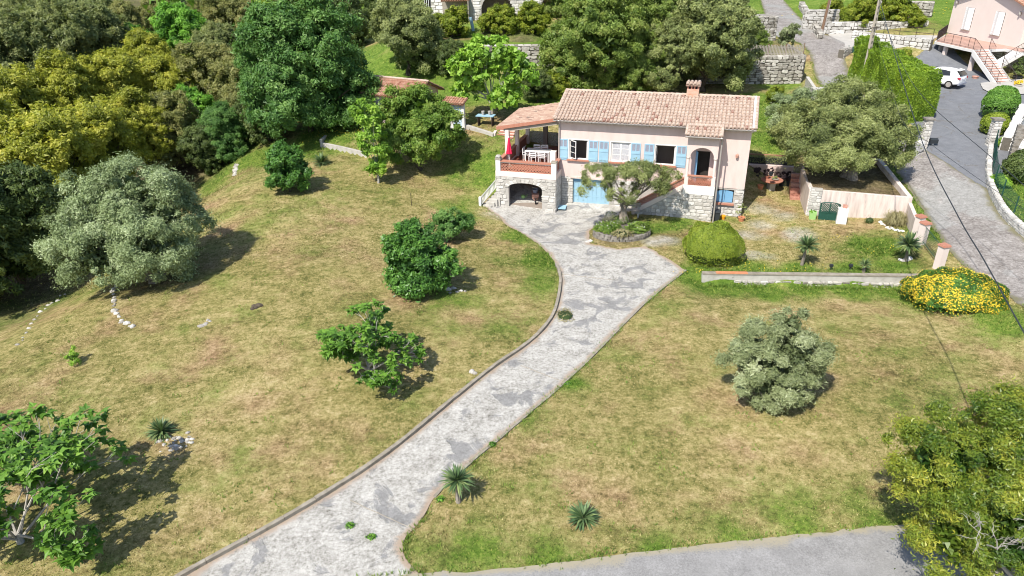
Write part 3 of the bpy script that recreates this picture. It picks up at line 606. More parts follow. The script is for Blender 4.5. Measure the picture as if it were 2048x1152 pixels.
# ---- grass blades (uncountable)
def bilerp(arr, x, y):
    i = np.clip(np.searchsorted(ax, x)-1, 0, nx_-2); j = np.clip(np.searchsorted(ay, y)-1, 0, ny_-2)
    fx = (x-ax[i])/(ax[i+1]-ax[i]); fy = (y-ay[j])/(ay[j+1]-ay[j])
    return arr[j,i]*(1-fx)*(1-fy)+arr[j,i+1]*fx*(1-fy)+arr[j+1,i]*(1-fx)*fy+arr[j+1,i+1]*fx*fy
def grass(n, box, seed, hgt, wid, minlush=0):
    rg = np.random.default_rng(seed); x = box[0]+(box[1]-box[0])*rg.random(n); y = box[2]+(box[3]-box[2])*rg.random(n)**1.1
    k = ~(inside(x, y, DRIVE)|inside(x, y, STREET)|inside(x, y, ROAD)|inside(x, y, COURT)|inside(x, y, HOUSEFOOT))
    x, y = x[k], y[k]; k = np.abs(x) < 3+y*.86; x, y = x[k], y[k]
    lu = bilerp(lush, x, y); so = bilerp(soil, x, y); gr = bilerp(grav, x, y)
    k = (rg.random(len(x)) > so*.9) & (rg.random(len(x)) > gr*.8) & (lu >= minlush*rg.random(len(x))); x, y, lu = x[k], y[k], lu[k]
    z = bilerp(gz, x, y)-.012; n = len(x); a = rg.random(n)*6.283; l = hgt*(.4+.9*rg.random(n))*(1+1.3*lu); w = wid*(.6+.8*rg.random(n))
    ln = .7+.6*rg.random(n); dx, dy = np.cos(a), np.sin(a); b = rg.random(n)*6.283
    V = np.stack([np.stack([x-dy*w, y+dx*w, z], 1), np.stack([x+dy*w, y-dx*w, z], 1), np.stack([x+np.cos(b)*l*ln, y+np.sin(b)*l*ln, z+l], 1)], 1).reshape(-1,3)
    me = np_mesh('grass', V, np.arange(3*n).reshape(-1,3), MT['blade'], rg.random(n), k=3)
    at_ = me.attributes.new('lush', 'FLOAT', 'FACE'); at_.data.foreach_set('value', lu.astype(np.float32))
    return me
def W_(a, b, z=0): return HO+a*hu+b*hn+np.array([0,0,z])
HOUSEFOOT = [tuple(W_(*p)[:2]) for p in ((-3.7,-1.5),(.5,-1.5),(.5,0),(5.8,0),(5.8,-1.4),(10.4,-1.4),(10.4,0),(12.1,0),(12.1,7),(.2,7),(-3.7,6.5))]
for args in ((340000, (-22,26,12,36), 11, .042, .018), (170000, (-30,32,34,60), 12, .055, .03)):
    link(bpy.data.objects.new('grass', grass(*args)), kind='stuff')
link(bpy.data.objects.new('tall_grass', grass(70000, (-25,45,24,90), 13, .09, .022, 1.3)), kind='stuff')

# ================================================================ WALLS
def stone_cells(w, hh, sz, rg, irr=.0):
    z = 0; out = []
    while z < hh-.03:
        ch = sz*(.55+.6*rg.random()); ch = min(ch, hh-z)
        if hh-z-ch < .06: ch = hh-z
        x = 0
        while x < w-.03:
            cw = sz*(.8+1.5*rg.random()); cw = min(cw, w-x)
            if w-x-cw < .08: cw = w-x
            if ch > sz*.95 and cw > sz*1.2 and rg.random() < .45:
                out.append((x, z, cw, ch*.5)); out.append((x, z+ch*.5, cw, ch*.5))
            else: out.append((x, z, cw, ch))
            x += cw
        z += ch
    return out
def stone_geo(cw, ch, d, rg, g=.007, jit=.16):
    # irregular 7-9 sided block face with a chamfer, local x right, y outward(-), z up ; centred
    m = []; per = [(-1,-1),(0,-1),(1,-1),(1,0),(1,1),(0,1),(-1,1),(-1,0)]
    for sx, sz_ in per:
        k = .86 if (sx and sz_) else 1
        m.append((sx*(cw/2-g)*(1-jit*rg.random())*(k if sx and sz_ else 1), sz_*(ch/2-g)*(1-jit*rg.random())*(k if sx and sz_ else 1)))
    n = len(m); vs = [(x, .01, z) for x, z in m]+[(x, -d*.7, z) for x, z in m]+[(x*.86, -d*(.9+.3*rg.random()), z*.86) for x, z in m]
    fs = [(i, (i+1)%n, n+(i+1)%n, n+i) for i in range(n)]+[(n+i, n+(i+1)%n, 2*n+(i+1)%n, 2*n+i) for i in range(n)]+[tuple(range(2*n, 3*n))]
    return vs, fs
def masonry(name, o, ud, w, hh, sz, m, parent=None, rg=None, keep=None, d=.035, top=None, parts=False, jit=.16, nd=None):
    """stones over a vertical face. o: lower-left corner, ud: unit vector right along face, outward = ud x z reversed"""
    rg = rg or np.random.default_rng(int(abs(o[0]*13+o[1]*7+w*5)*10) % 9999)
    ud = np.array(ud); nd = np.array([ud[1], -ud[0], 0]) if nd is None else nd
    mb = MB(); made = []
    for (x, z, cw, ch) in stone_cells(w, hh, sz, rg):
        cx, cz = x+cw/2, z+ch/2
        if keep and not keep(cx, cz, cw, ch): continue
        if top is not None and cz+ch*.3 > top(cx): continue
        vs, fs = stone_geo(cw, ch, d, rg, jit=jit*.75)
        if jit > .18:
            q_ = rg.normal()*.10; cx += rg.normal()*cw*.05; cz += rg.normal()*ch*.08; k_ = .95+.25*rg.random(); vs = [((a_*math.cos(q_)-c_*math.sin(q_))*k_, b_, (a_*math.sin(q_)+c_*math.cos(q_))*k_) for a_, b_, c_ in vs]
        if parts: made.append((cx, cz, vs, fs))
        else: mb.add([o+ud*(cx+v[0])+nd*(-v[1])+np.array([0,0,cz+v[2]]) for v in vs], fs, rg.random())
    if parts:
        for cx, cz, vs, fs in made:
            s = MB(); s.add(vs, fs); ob = s.build('stone', m, parent)
            Mx = Matrix.Identity(4); p = o+ud*cx+np.array([0,0,cz])
            for i in range(3): Mx[i][0] = ud[i]; Mx[i][1] = -nd[i]; Mx[i][2] = (0,0,1)[i]; Mx[i][3] = p[i]
            ob.matrix_local = Mx
        return made
    if mb.v: return mb.build(name, m, parent, kind='stuff')
def wall_box(mb, p, q, z0p, z0q, z1p, z1q, th, side=0):
    p = np.array(p[:2]); q = np.array(q[:2]); v = (q-p)/np.linalg.norm(q-p); n = np.array([v[1], -v[0]])   # n: right hand side (toward camera when going left->right)
    a, b = (p+n*th*(.5+side), p-n*th*(.5-side)); c, d = (q-n*th*(.5-side), q+n*th*(.5+side))
    vs = [(*a,z0p),(*b,z0p),(*c,z0q),(*d,z0q),(*a,z1p),(*b,z1p),(*c,z1q),(*d,z1q)]
    mb.add(vs, [(0,1,2,3),(4,7,6,5),(0,4,5,1),(1,5,6,2),(2,6,7,3),(3,7,4,0)])
def stone_wall(name, label, p, q, z0, z1, th, sz, m='stone2', core='mortar2', z0q=None, z1q=None, faces='f', cat='wall', cap=True, d=.06, jit=.2, seed=1):
    z0q = z0 if z0q is None else z0q; z1q = z1 if z1q is None else z1q
    t = empty(name, (0,0,0), 0, label, cat); rg = np.random.default_rng(seed)
    mb = MB(); wall_box(mb, p, q, min(z0, z0q)-.3, min(z0, z0q)-.3, z1, z1q, th); mb.build('core', MT[core], t)
    p = np.array([p[0], p[1], 0.]); q = np.array([q[0], q[1], 0.]); L = np.linalg.norm(q-p); v = (q-p)/L; n = np.array([v[1], -v[0], 0])
    zb = min(z0, z0q)-.1; top = lambda x: (z1+(z1q-z1)*x/L)-zb; bot = lambda x: (z0+(z0q-z0)*x/L)-zb-.35
    H = max(z1, z1q)-zb
    kp = lambda cx, cz, cw, ch: cz > bot(cx)
    if 'f' in faces: masonry('stones', p+n*th/2+np.array([0,0,zb]), v, L, H, sz, MT[m], t, rg, kp, d, lambda x: top(x)+.03, jit=jit)
    if 'b' in faces: masonry('stones', q-n*th/2+np.array([0,0,zb]), -v, L, H, sz, MT[m], t, rg, None, d, lambda x: top(L-x)+.03, jit=jit)
    if 'e' in faces: masonry('stones', q+n*th/2+np.array([0,0,zb]), -n, th, z1q-zb, sz, MT[m], t, rg, None, d, None, jit=jit)
    if 's' in faces: masonry('stones', p-n*th/2+np.array([0,0,zb]), n, th, z1-zb, sz, MT[m], t, rg, None, d, None, jit=jit)
    if cap:
        cb = MB(); x = 0
        while x < L-.05:
            w = min(sz*(.8+1.3*rg.random()), L-x); zz = z1+(z1q-z1)*(x+w/2)/L
            rz = Matrix.Rotation(math.atan2(v[1], v[0])+rg.normal()*.04, 3, 'Z')
            c = p+v*(x+w/2); cb.box((c[0], c[1], zz+.02+.02*rg.random()), (w-.02, th*(1+.1*rg.random()), .09), rz, rg.random(), .9); x += w
        cb.build('capping_stones', MT[m], t, kind='stuff')
    return t

# kerbs
def kerb(name, label, P, w, hh, dz=0, m='kerb', seed=0, seg=1.1, cat='kerb', group=None):
    rg = np.random.default_rng(seed); t = empty(name, (P[0][0], P[0][1], h(*P[0])), 0, label, cat, group)
    o = np.array([P[0][0], P[0][1], h(*P[0])]); X = np.array(P); d = np.r_[0, np.cumsum(np.hypot(*(X[1:]-X[:-1]).T))]
    L = d[-1]; s = 0
    while s < L-.2:
        e = min(s+seg*(.8+.4*rg.random()), L); k = max(2, int((e-s)/.28)); vs = []
        off = rg.normal()*.008
        for i in range(k+1):
            u_ = s+.008+(e-s-.016)*i/k; x = np.interp(u_, d, X[:,0]); y = np.interp(u_, d, X[:,1])
            x2 = np.interp(u_+.05, d, X[:,0]); y2 = np.interp(u_+.05, d, X[:,1]); x1 = np.interp(u_-.05, d, X[:,0]); y1 = np.interp(u_-.05, d, X[:,1])
            tx, ty = x2-x1, y2-y1; l = math.hypot(tx, ty); nx, ny = ty/l, -tx/l; z = h(x, y)+dz+off
            ww = w*(1+.06*rg.normal())
            for sx, sz_ in ((-.5,-.2),(-.5,hh),(.5,hh*(1+.05*rg.normal())),(.5,-.2)): vs.append((x+nx*ww*sx-o[0], y+ny*ww*sx-o[1], z+sz_-o[2]))
        fs = []
        for i in range(k):
            for j in range(4): fs.append((4*i+j, 4*i+(j+1)%4, 4*i+4+(j+1)%4, 4*i+4+j))
        fs += [(3,2,1,0), (4*k,4*k+1,4*k+2,4*k+3)]
        mb = MB(); mb.add(vs, fs); mb.build('kerb_stone', MT[m], t); s = e
    return t
iL = [p for p in driveL if True]
kerb('driveway_kerb', 'long raised mossy kerb curving along the left edge of the driveway', [p for p in driveL[:int(len(driveL)*.66)]], .14, .12, m='kerb')
kerb('driveway_kerb', 'low flush kerb half sunk in grass along the right edge of the driveway', [p for p in driveR[int(len(driveR)*.28):]], .11, .045, m='kerb', seed=3)
# small retaining wall in front of the upper garden
t = empty('retaining_wall', (0,0,0), 0, 'long low grey rendered retaining wall with rough stones showing at its foot below the upper garden', 'wall')
mb = MB(); wall_box(mb, _wa[:2], _wb[:2], -.9, -.8, .07, .14, .22); mb.build('wall', MT['conc'], t)
vv = (_wb-_wa); LL = np.linalg.norm(vv[:2]); vv = np.array([vv[0], vv[1], 0])/LL; nn = np.array([vv[1], -vv[0], 0])
mb = MB(); x = 0; rg = np.random.default_rng(4)
while x < LL-.1:
    w = min(.5+.5*rg.random(), LL-x); c = _wa+vv*(x+w/2); mb.box((c[0], c[1], .115+.07*x/LL), (w-.01, .27, .07), Matrix.Rotation(math.atan2(vv[1], vv[0]), 3, 'Z'), rg.random()); x += w
mb.build('coping', MT['kerb'], t, kind='stuff')
c = _wa+vv*1.5; mb = MB(); mb.box((c[0], c[1], .16), (1.6, .275, .025), Matrix.Rotation(math.atan2(vv[1], vv[0]), 3, 'Z')); mb.build('orange_coping', MT['orange'], t)
masonry('foot_stones', np.array([_wa[0], _wa[1], -.55])+nn*.10+vv*1.6, vv, LL-1.7, .34, .22, MT['stone2'], t, rg, d=.09, jit=.3)
# concrete kerb wall at upper left lawn
t = empty('garden_kerb_wall', (0,0,0), 0, 'short pale concrete block wall edging the green bank left of the garden shed', 'wall')
v = (_kb-_ka)[:2]; L = np.linalg.norm(v); v /= L
for i in range(7):
    a = _ka[:2]+v*(L*i/7+.01); b = _ka[:2]+v*(L*(i+1)/7-.01); zt = 1.95-.02*i+.02
    mb = MB(); wall_box(mb, a, b, 1.0, 1.0, h(*a)+.12, h(*b)+.12, .2); mb.build('block', MT['conc'], t)
pp = at(642,283,1.9)[:2]; qq = G(652,272)[:2]
mb = MB(); wall_box(mb, qq, pp, .8, .8, 2.0, 2.05, .2); mb.build('block', MT['conc'], t)

# olive terrace (raised platform beside the house)
PZ = 1.62
PC = {'sw': (18.4,40.55), 'se': (23.5,38.75), 'ne': (24.3,44.6), 'nw': (19.45,44.7)}
t = empty('terrace_wall', (18.4,40.5,0), 0, 'stained pink rendered wall around the raised bed of the big olive tree', 'wall')
def tw(a, b, z0a, z0b, za, zb, m='weath', name='wall_side', th=.25):
    mb = MB(); wall_box(mb, a, b, z0a, z0b, za, zb, th)
    o = mb.build(name, MT[m], t); o.location = (-18.4,-40.5,0); return o
tw((18.95,40.36), PC['se'], -.3, -.3, PZ+.1, PZ+.12); tw(PC['se'], PC['ne'], -.2, .5, PZ+.1, PZ+.7); tw(PC['nw'], PC['sw'], -.3, -.3, PZ+.08, PZ+.08); tw(PC['ne'], PC['nw'], .5, .5, PZ+.65, PZ+.2)
mb = MB(); p0 = np.array([18.35,40.57]); p1 = np.array([18.98,40.345]); wall_box(mb, p0, p1, -.3, -.3, PZ+.18, PZ+.18, .36)
o = mb.build('stone_pier', MT['mortar'], t, (-18.4,-40.5,0)); v = (p1-p0)/np.linalg.norm(p1-p0); v3 = np.array([v[0], v[1], 0]); n3 = np.array([v3[1], -v3[0], 0])
masonry('stones', np.array([p0[0],p0[1],-.1])+n3*.18, v3, .67, 1.9, .24, MT['stone'], o, d=.03, parts=True)
masonry('stones', np.array([p0[0],p0[1],-.1])-n3*.18, n3, .36, 1.9, .24, MT['stone'], o, d=.03)
drape('terrace_soil', [PC['sw'], PC['se'], PC['ne'], PC['nw']], .5, 0, MT['lawn'], amp=.0, seed=6, zf=lambda x, y: PZ-.12+.5*np.clip((y-40)/5, 0, 1)+.03*np.sin(x*5)*np.sin(y*4))
ms = bpy.data.objects['terrace_soil'].data; a = ms.attributes.new('soil', 'FLOAT', 'POINT'); a.data.foreach_set('value', [.75]*len(ms.vertices))
# back wall behind the side patio with planted top
t = empty('patio_wall', (0,0,0), 0, 'pink rendered wall with a planted hedge trough on top behind the terracotta table', 'wall')
pa, pb = np.array([16.9,48.1]), np.array([19.9,47.3])
mb = MB(); wall_box(mb, pa, pb, -.3, -.3, 1.05, 1.05, .3); mb.build('wall', MT['render'], t)
mb = MB(); wall_box(mb, pa+[.1,.32], pb+[.1,.32], .9, .9, 1.5, 1.5, .3); mb.build('trough', MT['blackp'], t)
mb = MB(); wall_box(mb, pa+[.2,.62], pb+[.2,.62], .9, .9, 1.62, 1.62, .12); mb.build('coping', MT['terra'], t)
rg = np.random.default_rng(5); n = 5000; P = np.c_[pa[0]+.1+rg.random(n)*3.1, np.zeros(n), 1.15+.5*rg.random(n)]; P[:,1] = pa[1]+.3-(P[:,0]-pa[0])*.267+rg.normal(size=n)*.13
V, F, tn = leaves(P, unit(rg.normal(size=(n,3))+[0,-.5,.6]), .035, .6, rg.random(n), rg)
link(bpy.data.objects.new('hedge_foliage', np_mesh('hedge_foliage', V, F, LF['olive2'], tn)), t)
# brick steps up beside the olive terrace
t = empty('brick_steps', (18.6,43.3,0), 0, 'narrow flight of old red brick steps beside the olive terrace wall', 'steps')
for i in range(7):
    c = np.array([18.75,43.0])+np.array([.12,.36])*i
    mb = MB(); mb.box((c[0]-18.6, c[1]-43.3, -.2+.1*(i+1)), (1.0, .38, .2*(i+1)), Matrix.Rotation(HA, 3, 'Z')); mb.build('step', MT['brick'], t)
# fence along the lane : pink wall, piers with terracotta caps, green mesh
t = empty('boundary_fence', (22,35,0), 0, 'low pink wall and green mesh fence with terracotta capped piers along the lane', 'fence')
o0 = np.array([22,35,0.])
P3 = [at(1831,476,.5), at(1840,490,.45), at(1876,537,.3)]
mb = MB(); wall_box(mb, np.array([23.45,38.6])-o0[:2], P3[0][:2]-o0[:2], -.3, -.3, 1.45, 1.35, .2); mb.build('wall', MT['weath'], t)
for p in P3:
    q = p-o0; z0 = p[2]
    mb = MB(); mb.box((q[0], q[1], z0+.4), (.36,.36,1.7), Matrix.Rotation(R(15), 3, 'Z')); pr = mb.build('pier', MT['render2'], t)
    mb = MB(); mb.box((q[0], q[1], z0+1.3), (.46,.46,.1), Matrix.Rotation(R(15), 3, 'Z'), None, .85); mb.build('pier_cap', MT['terra'], pr)
for a, b in ((0,1),(1,2)):
    p, q = P3[a]-o0, P3[b]-o0; mb = MB()
    for zz in (.3,1.12): mb.tube([p+[0,0,zz], q+[0,0,zz]], .018, 5)
    L = np.linalg.norm(q-p); k = int(L/.16)
    for i in range(k+1):
        for s in (-1, 1):
            a_ = p+(q-p)*np.clip(i/k, 0, 1); b_ = p+(q-p)*np.clip((i+s*5)/k, 0, 1); f = abs(np.clip((i+s*5)/k, 0, 1)-i/k)*k/5
            if f > 0: mb.tube([a_+[0,0,.3], b_+[0,0,.3+.82*f]], .007, 3, False)
    mb.build('mesh_panel', MT['green_m'], t)
    mb = MB(); wall_box(mb, p, q, -.4, -.5, .18+.3, .12+.1, .15); mb.build('base_wall', MT['kerb'], t)
# low stone wall right of lane, fence above
RW = smooth_line(pxs([(1977,300),(1972,340),(1974,372),(1984,398),(2006,436),(2050,476),(2110,530)]), 1)
t = empty('roadside_wall', (0,0,0), 0, 'low winding white stone wall along the right side of the lane', 'wall')
mb = MB(); rg = np.random.default_rng(8); core = MB()
for a, b in zip(RW[:-1], RW[1:]):
    a = np.array(a)+[.12,0]; b = np.array(b)+[.12,0]; wall_box(core, a, b, h(*a)-.3, h(*b)-.3, h(*a)+.36, h(*b)+.36, .26)
    L = np.linalg.norm(b-a); v = (b-a)/L; n_ = np.array([v[1], -v[0]])
    for z in np.arange(0, .45, .13):
        s = 0
        while s < L:
            w = .16+.2*rg.random(); c = a+v*(s+w/2); c2 = c-n_*.10*(1 if n_[0] > 0 else -1); zz = h(*c)
            mb.box((c2[0], c2[1], zz+z), (w*.93, .17, .12), Matrix.Rotation(math.atan2(v[1], v[0])+rg.normal()*.08, 3, 'Z'), rg.random(), .85)
            if z > .3: mb.box((c[0]+n_[0]*.04, c[1]+n_[1]*.04, zz+z+.03), (w*.9, .3, .1), Matrix.Rotation(math.atan2(v[1], v[0])+rg.normal()*.1, 3, 'Z'), rg.random(), .8)
            s += w
core.build('core', MT['mortar2'], t); mb.build('stones', MT['stone3'], t, kind='stuff')
t = empty('mesh_fence', (0,0,0), 0, 'dark green wire mesh fence standing on the low winding stone wall', 'fence')
X = np.array(RW); dd = np.r_[0, np.cumsum(np.hypot(*(X[1:]-X[:-1]).T))]; mb = MB(); posts = []
for s in np.arange(0, dd[-1], 2.2): posts.append((np.interp(s, dd, X[:,0])+.3, np.interp(s, dd, X[:,1])))
for x, y in posts:
    m_ = MB(); z = h(x, y); m_.tube([(x,y,z-.1),(x,y,z+1.35)], .035, 6); m_.build('post', MT['green_m'], t)
for (x1,y1), (x2,y2) in zip(posts[:-1], posts[1:]):
    a = np.array([x1,y1,h(x1,y1)+.4]); b = np.array([x2,y2,h(x2,y2)+.4])
    for k in range(11): mb.tube([a+[0,0,.9*k/10], b+[0,0,.9*k/10]], .006, 3, False)
    for k in range(22): p = a+(b-a)*k/22; mb.tube([p, p+[0,0,.9]], .006, 3, False)
mb.build('wire_mesh', MT['green_m'], t)

# big dry stone walls behind
stone_wall('field_wall', 'rough white boulder wall holding up the field behind the bright leafed tree', (-6.2,69.0), (6.5,69.4), 4.2, 6.6, .6, .42, z1q=6.4, z0q=4.3, d=.12, jit=.28, seed=2)
pl = [(-7,69.5),(8,69.6),(9,76),(-9,76)]
drape('upper_field', pl, 1.2, 0, MT['lawn'], amp=.1, seed=7, zf=lambda x, y: 6.45+np.clip((y-70)/7, 0, 1)*.5)
ms = bpy.data.objects['upper_field'].data; a = ms.attributes.new('lush', 'FLOAT', 'POINT'); a.data.foreach_set('value', [1.0 if v.co.y < 71.8 else .15 for v in ms.vertices]); a = ms.attributes.new('soil', 'FLOAT', 'POINT'); a.data.foreach_set('value', [0.0 if v.co.y < 71.8 or v.co.y > 74.5 else .35 for v in ms.vertices])
stone_wall('garden_wall', 'tall dry stone retaining wall below the picket fence beside the lane', (17.5,66.3), (26.9,65.7), 3.0, 5.45, .5, .34, m='stone2', z0q=3.5, z1q=5.55, faces='fe', d=.09, jit=.28, seed=3)
stone_wall('ruined_wall', 'grey dry stone block of wall at the top of the small fenced garden', (23.2,75.5), (27.3,76.2), 5.3, 7.9, 2.2, .32, faces='fe', d=.08, jit=.25, seed=5)
pl = [(17,66.5),(27.0,65.9),(28.3,76),(17,78)]
drape('kitchen_garden', pl, 1.0, 0, MT['lawn'], amp=.05, seed=8, zf=lambda x, y: 5.38+(y-66)*.02)
ms = bpy.data.objects['kitchen_garden'].data
for nm_, v_ in (('soil', .45), ('lush', .3), ('gravel', .35)): a = ms.attributes.new(nm_, 'FLOAT', 'POINT'); a.data.foreach_set('value', [v_]*len(ms.vertices))
mb_ = MB(); wall_box(mb_, (27.1,66), (28.35,76), 3.2, 4.5, 5.5, 5.6, .3); t = empty('garden_side_wall', (0,0,0), 0, 'low pale wall between the lane and the small fenced garden', 'wall'); mb_.build('wall', MT['stone2'], t)
# picket fence
t = empty('picket_fence', (22.0,66.1,5.45), 0, 'weathered grey wooden picket fence on top of the tall stone wall', 'fence')
a = np.array([20.6,66.35,0]); b = np.array([26.9,65.95,0]); o = np.array([22,66.1,0]); k = 48
for i in range(k):
    p = a+(b-a)*(i+.5)/k-o; mb = MB(); hh = .95+.04*rg.normal(); mb.b2((p[0]-.04, p[1]-.012, .05), (p[0]+.04, p[1]+.012, hh)); mb.add([(p[0]-.04,p[1]-.012,hh),(p[0]+.04,p[1]-.012,hh),(p[0]+.04,p[1]+.012,hh),(p[0]-.04,p[1]+.012,hh),(p[0],p[1],hh+.07)], [(0,1,4),(1,2,4),(2,3,4),(3,0,4)]); mb.build('picket', MT['greywood'], t)
for zz in (.25,.75):
    mb = MB(); mb.tube([a-o+[0,.04,zz], b-o+[0,.04,zz]], .025, 4); mb.build('rail', MT['greywood'], t)
for i in range(5):
    p = a+(b-a)*i/4-o; mb = MB(); mb.b2((p[0]-.05, p[1]+.03, -.1), (p[0]+.05, p[1]+.13, 1.1)); mb.build('post', MT['wood'], t)
# lane-side low concrete wall with flat pillar
t = empty('concrete_parapet', (0,0,0), 0, 'short grey concrete parapet ending in a flat topped pillar at the lane edge', 'wall')
pa = at(1612,172,3.6); pb = at(1632,200,3.2)
mb = MB(); wall_box(mb, pa, pb, 2.2, 2.2, 4.4, 3.9, .25); mb.build('wall', MT['conc'], t)
mb = MB(); mb.box((pb[0]+.1, pb[1]-.1, 3.3), (1.0,.7,1.6)); mb.build('pillar', MT['conc'], t); mb = MB(); mb.box((pb[0]+.1, pb[1]-.1, 4.14), (1.15,.85,.08)); mb.build('slab', MT['conc'], t)
# walls along upper lane
pa = G(1602,15); pb = G(1640,78)
stone_wall('lane_wall', 'broken low white stone wall edging the upper lane', pa[:2], pb[:2], h(*pa[:2])-.2, h(*pa[:2])+.7, .5, .35, z0q=h(*pb[:2])-.2, z1q=h(*pb[:2])+.6, faces='fbe', d=.08, jit=.25, seed=6)
pa = np.array([34.3,80.2]); pb = np.array([45.2,79.3])
stone_wall('path_wall', 'long low white stone wall behind the concrete path to the pink house', pa, pb, 5.2, 6.6, .4, .38, faces='fs', m='stone3', d=.05, jit=.2, seed=7)
pa = np.array([33.2,83.0]); pb = np.array([37.0,82.6])
stone_wall('bank_wall', 'small white stone wall beside the wooden pole', pa, pb, 5.6, 7.6, .4, .34, faces='fs', m='stone3', d=.05, jit=.2, seed=8)
stone_wall('far_bank_wall', 'grey stone wall half hidden in the green bank left of the pink house', (41.5,84.5), (47.5,83.0), 6.8, 8.2, .5, .4, faces='f', seed=9)
stone_wall('court_wall', 'high white stone retaining wall with a small arched niche behind the parked car', (36.4,77.2), (41.0,70.4), 3.5, 6.0, .4, .36, z1q=6.0, m='stone3', faces='f', d=.04, jit=.16, seed=10)
nv = np.array([41.0-36.4,70.4-77.2,0]); nv /= np.linalg.norm(nv); nq = np.array([nv[1], -nv[0], 0])
c = np.array([36.4,77.2,0])+nv*5.6+nq*.27; rot = Matrix.Rotation(math.atan2(nv[1], nv[0]), 3, 'Z')
mb = MB(); arc = [(-.28,0),(.28,0),(.28,.6)]+[(.28*math.cos(a), .6+.28*math.sin(a)) for a in np.linspace(.3, 2.84, 7)]+[(-.28,.6)]
mb.prism([tuple(c+nv*x+np.array([0,0,4.35+z])) for x, z in arc], tuple(nq*.02)); nb_ = mb.build('niche', MT['dark'], bpy.data.objects['court_wall'])
mb = MB(); mb.box(tuple(c+np.array([0,0,4.3])+nq*.05), (.8,.14,.07), rot); mb.build('niche_sill', MT['slab'], bpy.data.objects['court_wall'])
# rail on court wall
t = empty('path_railing', (0,0,0), 0, 'thin dark iron railing on top of the high white retaining wall', 'railing')
mb = MB(); a = np.array([36.4,77.3,6.0]); b = np.array([41.0,70.5,6.0])
for zz in (.5,.95): mb.tube([a+[0,0,zz], b+[0,0,zz]], .02, 4)
for i in range(6): p = a+(b-a)*i/5; mb.tube([p, p+[0,0,.95]], .025, 4)
mb.build('rail', MT['iron'], t)
# stone rows in the lawn
def rocks(name, label, L, seed, smin, smax, m='stone2', cat='stones', group=None):
    rg = np.random.default_rng(seed); t = empty(name, tuple(G(*L[0][:2])), 0, label, cat, group); o = np.array(t.location)
    base = MB(); ico = [(0,0,1)]+[(math.cos(a)*.85, math.sin(a)*.85, .35) for a in np.arange(6)*1.047]+[(math.cos(a+.5)*1, math.sin(a+.5)*1, -.3) for a in np.arange(6)*1.047]
    for px, py in L:
        p = G(px, py)-o; s = smin+(smax-smin)*rg.random(); mb = MB(); A = rg.random()*6; sc = np.array([s*(.8+.6*rg.random()), s*(.7+.4*rg.random()), s*(.5+.4*rg.random())])
        vs = [tuple(np.array([math.cos(A)*v[0]-math.sin(A)*v[1], math.sin(A)*v[0]+math.cos(A)*v[1], v[2]])*sc*(.85+.3*rg.random())) for v in ico]
        fs = [(0,1+i,1+(i+1)%6) for i in range(6)]+[(1+i,7+i,1+(i+1)%6) for i in range(6)]+[(7+i,7+(i+1)%6,1+(i+1)%6) for i in range(6)]
        mb.add(vs, fs, rg.random()); mb.build('stone', MT[m], t, (p[0], p[1], p[2]+s*.2))
    return t
def pline(P, n, j, seed=0):
    rg = np.random.default_rng(seed); X = np.array(P, float); d = np.r_[0, np.cumsum(np.hypot(*(X[1:]-X[:-1]).T))]
    return [(np.interp(s, d, X[:,0])+rg.normal()*j, np.interp(s, d, X[:,1])+rg.normal()*j) for s in np.linspace(0, d[-1], n)]
rocks('stone_edging', 'crooked row of pale stones running down the lawn below the big left olive', pline([(246,555),(228,585),(229,620),(245,642),(266,655)], 26, 1.6), 1, .08, .17, 'stone2')
rocks('stone_edging', 'faint row of half buried stones along the lawn rim at the far left', pline([(130,590),(100,608),(75,632),(55,660),(38,692)], 15, 1.5, 2), 2, .06, .12)
rocks('stone_pile', 'ring of pale stones around the spiky yucca on the left lawn', pline([(316,880),(330,893),(350,895),(372,889),(382,876),(352,880),(330,884)], 44, 4.5, 3), 3, .035, .10, 'stone2')
rocks('stone_pile', 'little heap of white stones alone in the left lawn', [(402,653),(408,650),(412,647),(416,641),(420,643)], 4, .07, .13, 'stone2')
rocks('stone_pile', 'few grey rocks in the shade right of the round green shrub', [(907,577),(900,586),(914,584),(922,582),(896,580),(930,583)], 5, .08, .16)
rocks('stone_pile', 'flat white stone in the grass left of the driveway kerb', [(944,744),(950,747)], 6, .10, .16, 'stone2')
rocks('stone_wall_end', 'ruined grey stone wall end between the wood and the bank', pline([(470,350),(472,338),(478,330)], 12, 2, 7), 7, .12, .22)
rocks('tree_stump', 'dark rotten stump remains on the left lawn', [(505,618),(512,616),(518,612),(508,612)], 8, .10, .17, 'barkd', 'stump')
rocks('border_stones', 'row of pale stones edging the bed by the grass clump at the terrace wall', pline([(1762,446),(1775,455),(1790,460),(1808,463)], 16, 1.2, 5), 9, .06, .11, 'stone')
rocks('white_rock', 'white rock on the forecourt left of the round planter', [(1176,484),(1181,483)], 10, .10, .13, 'stone')

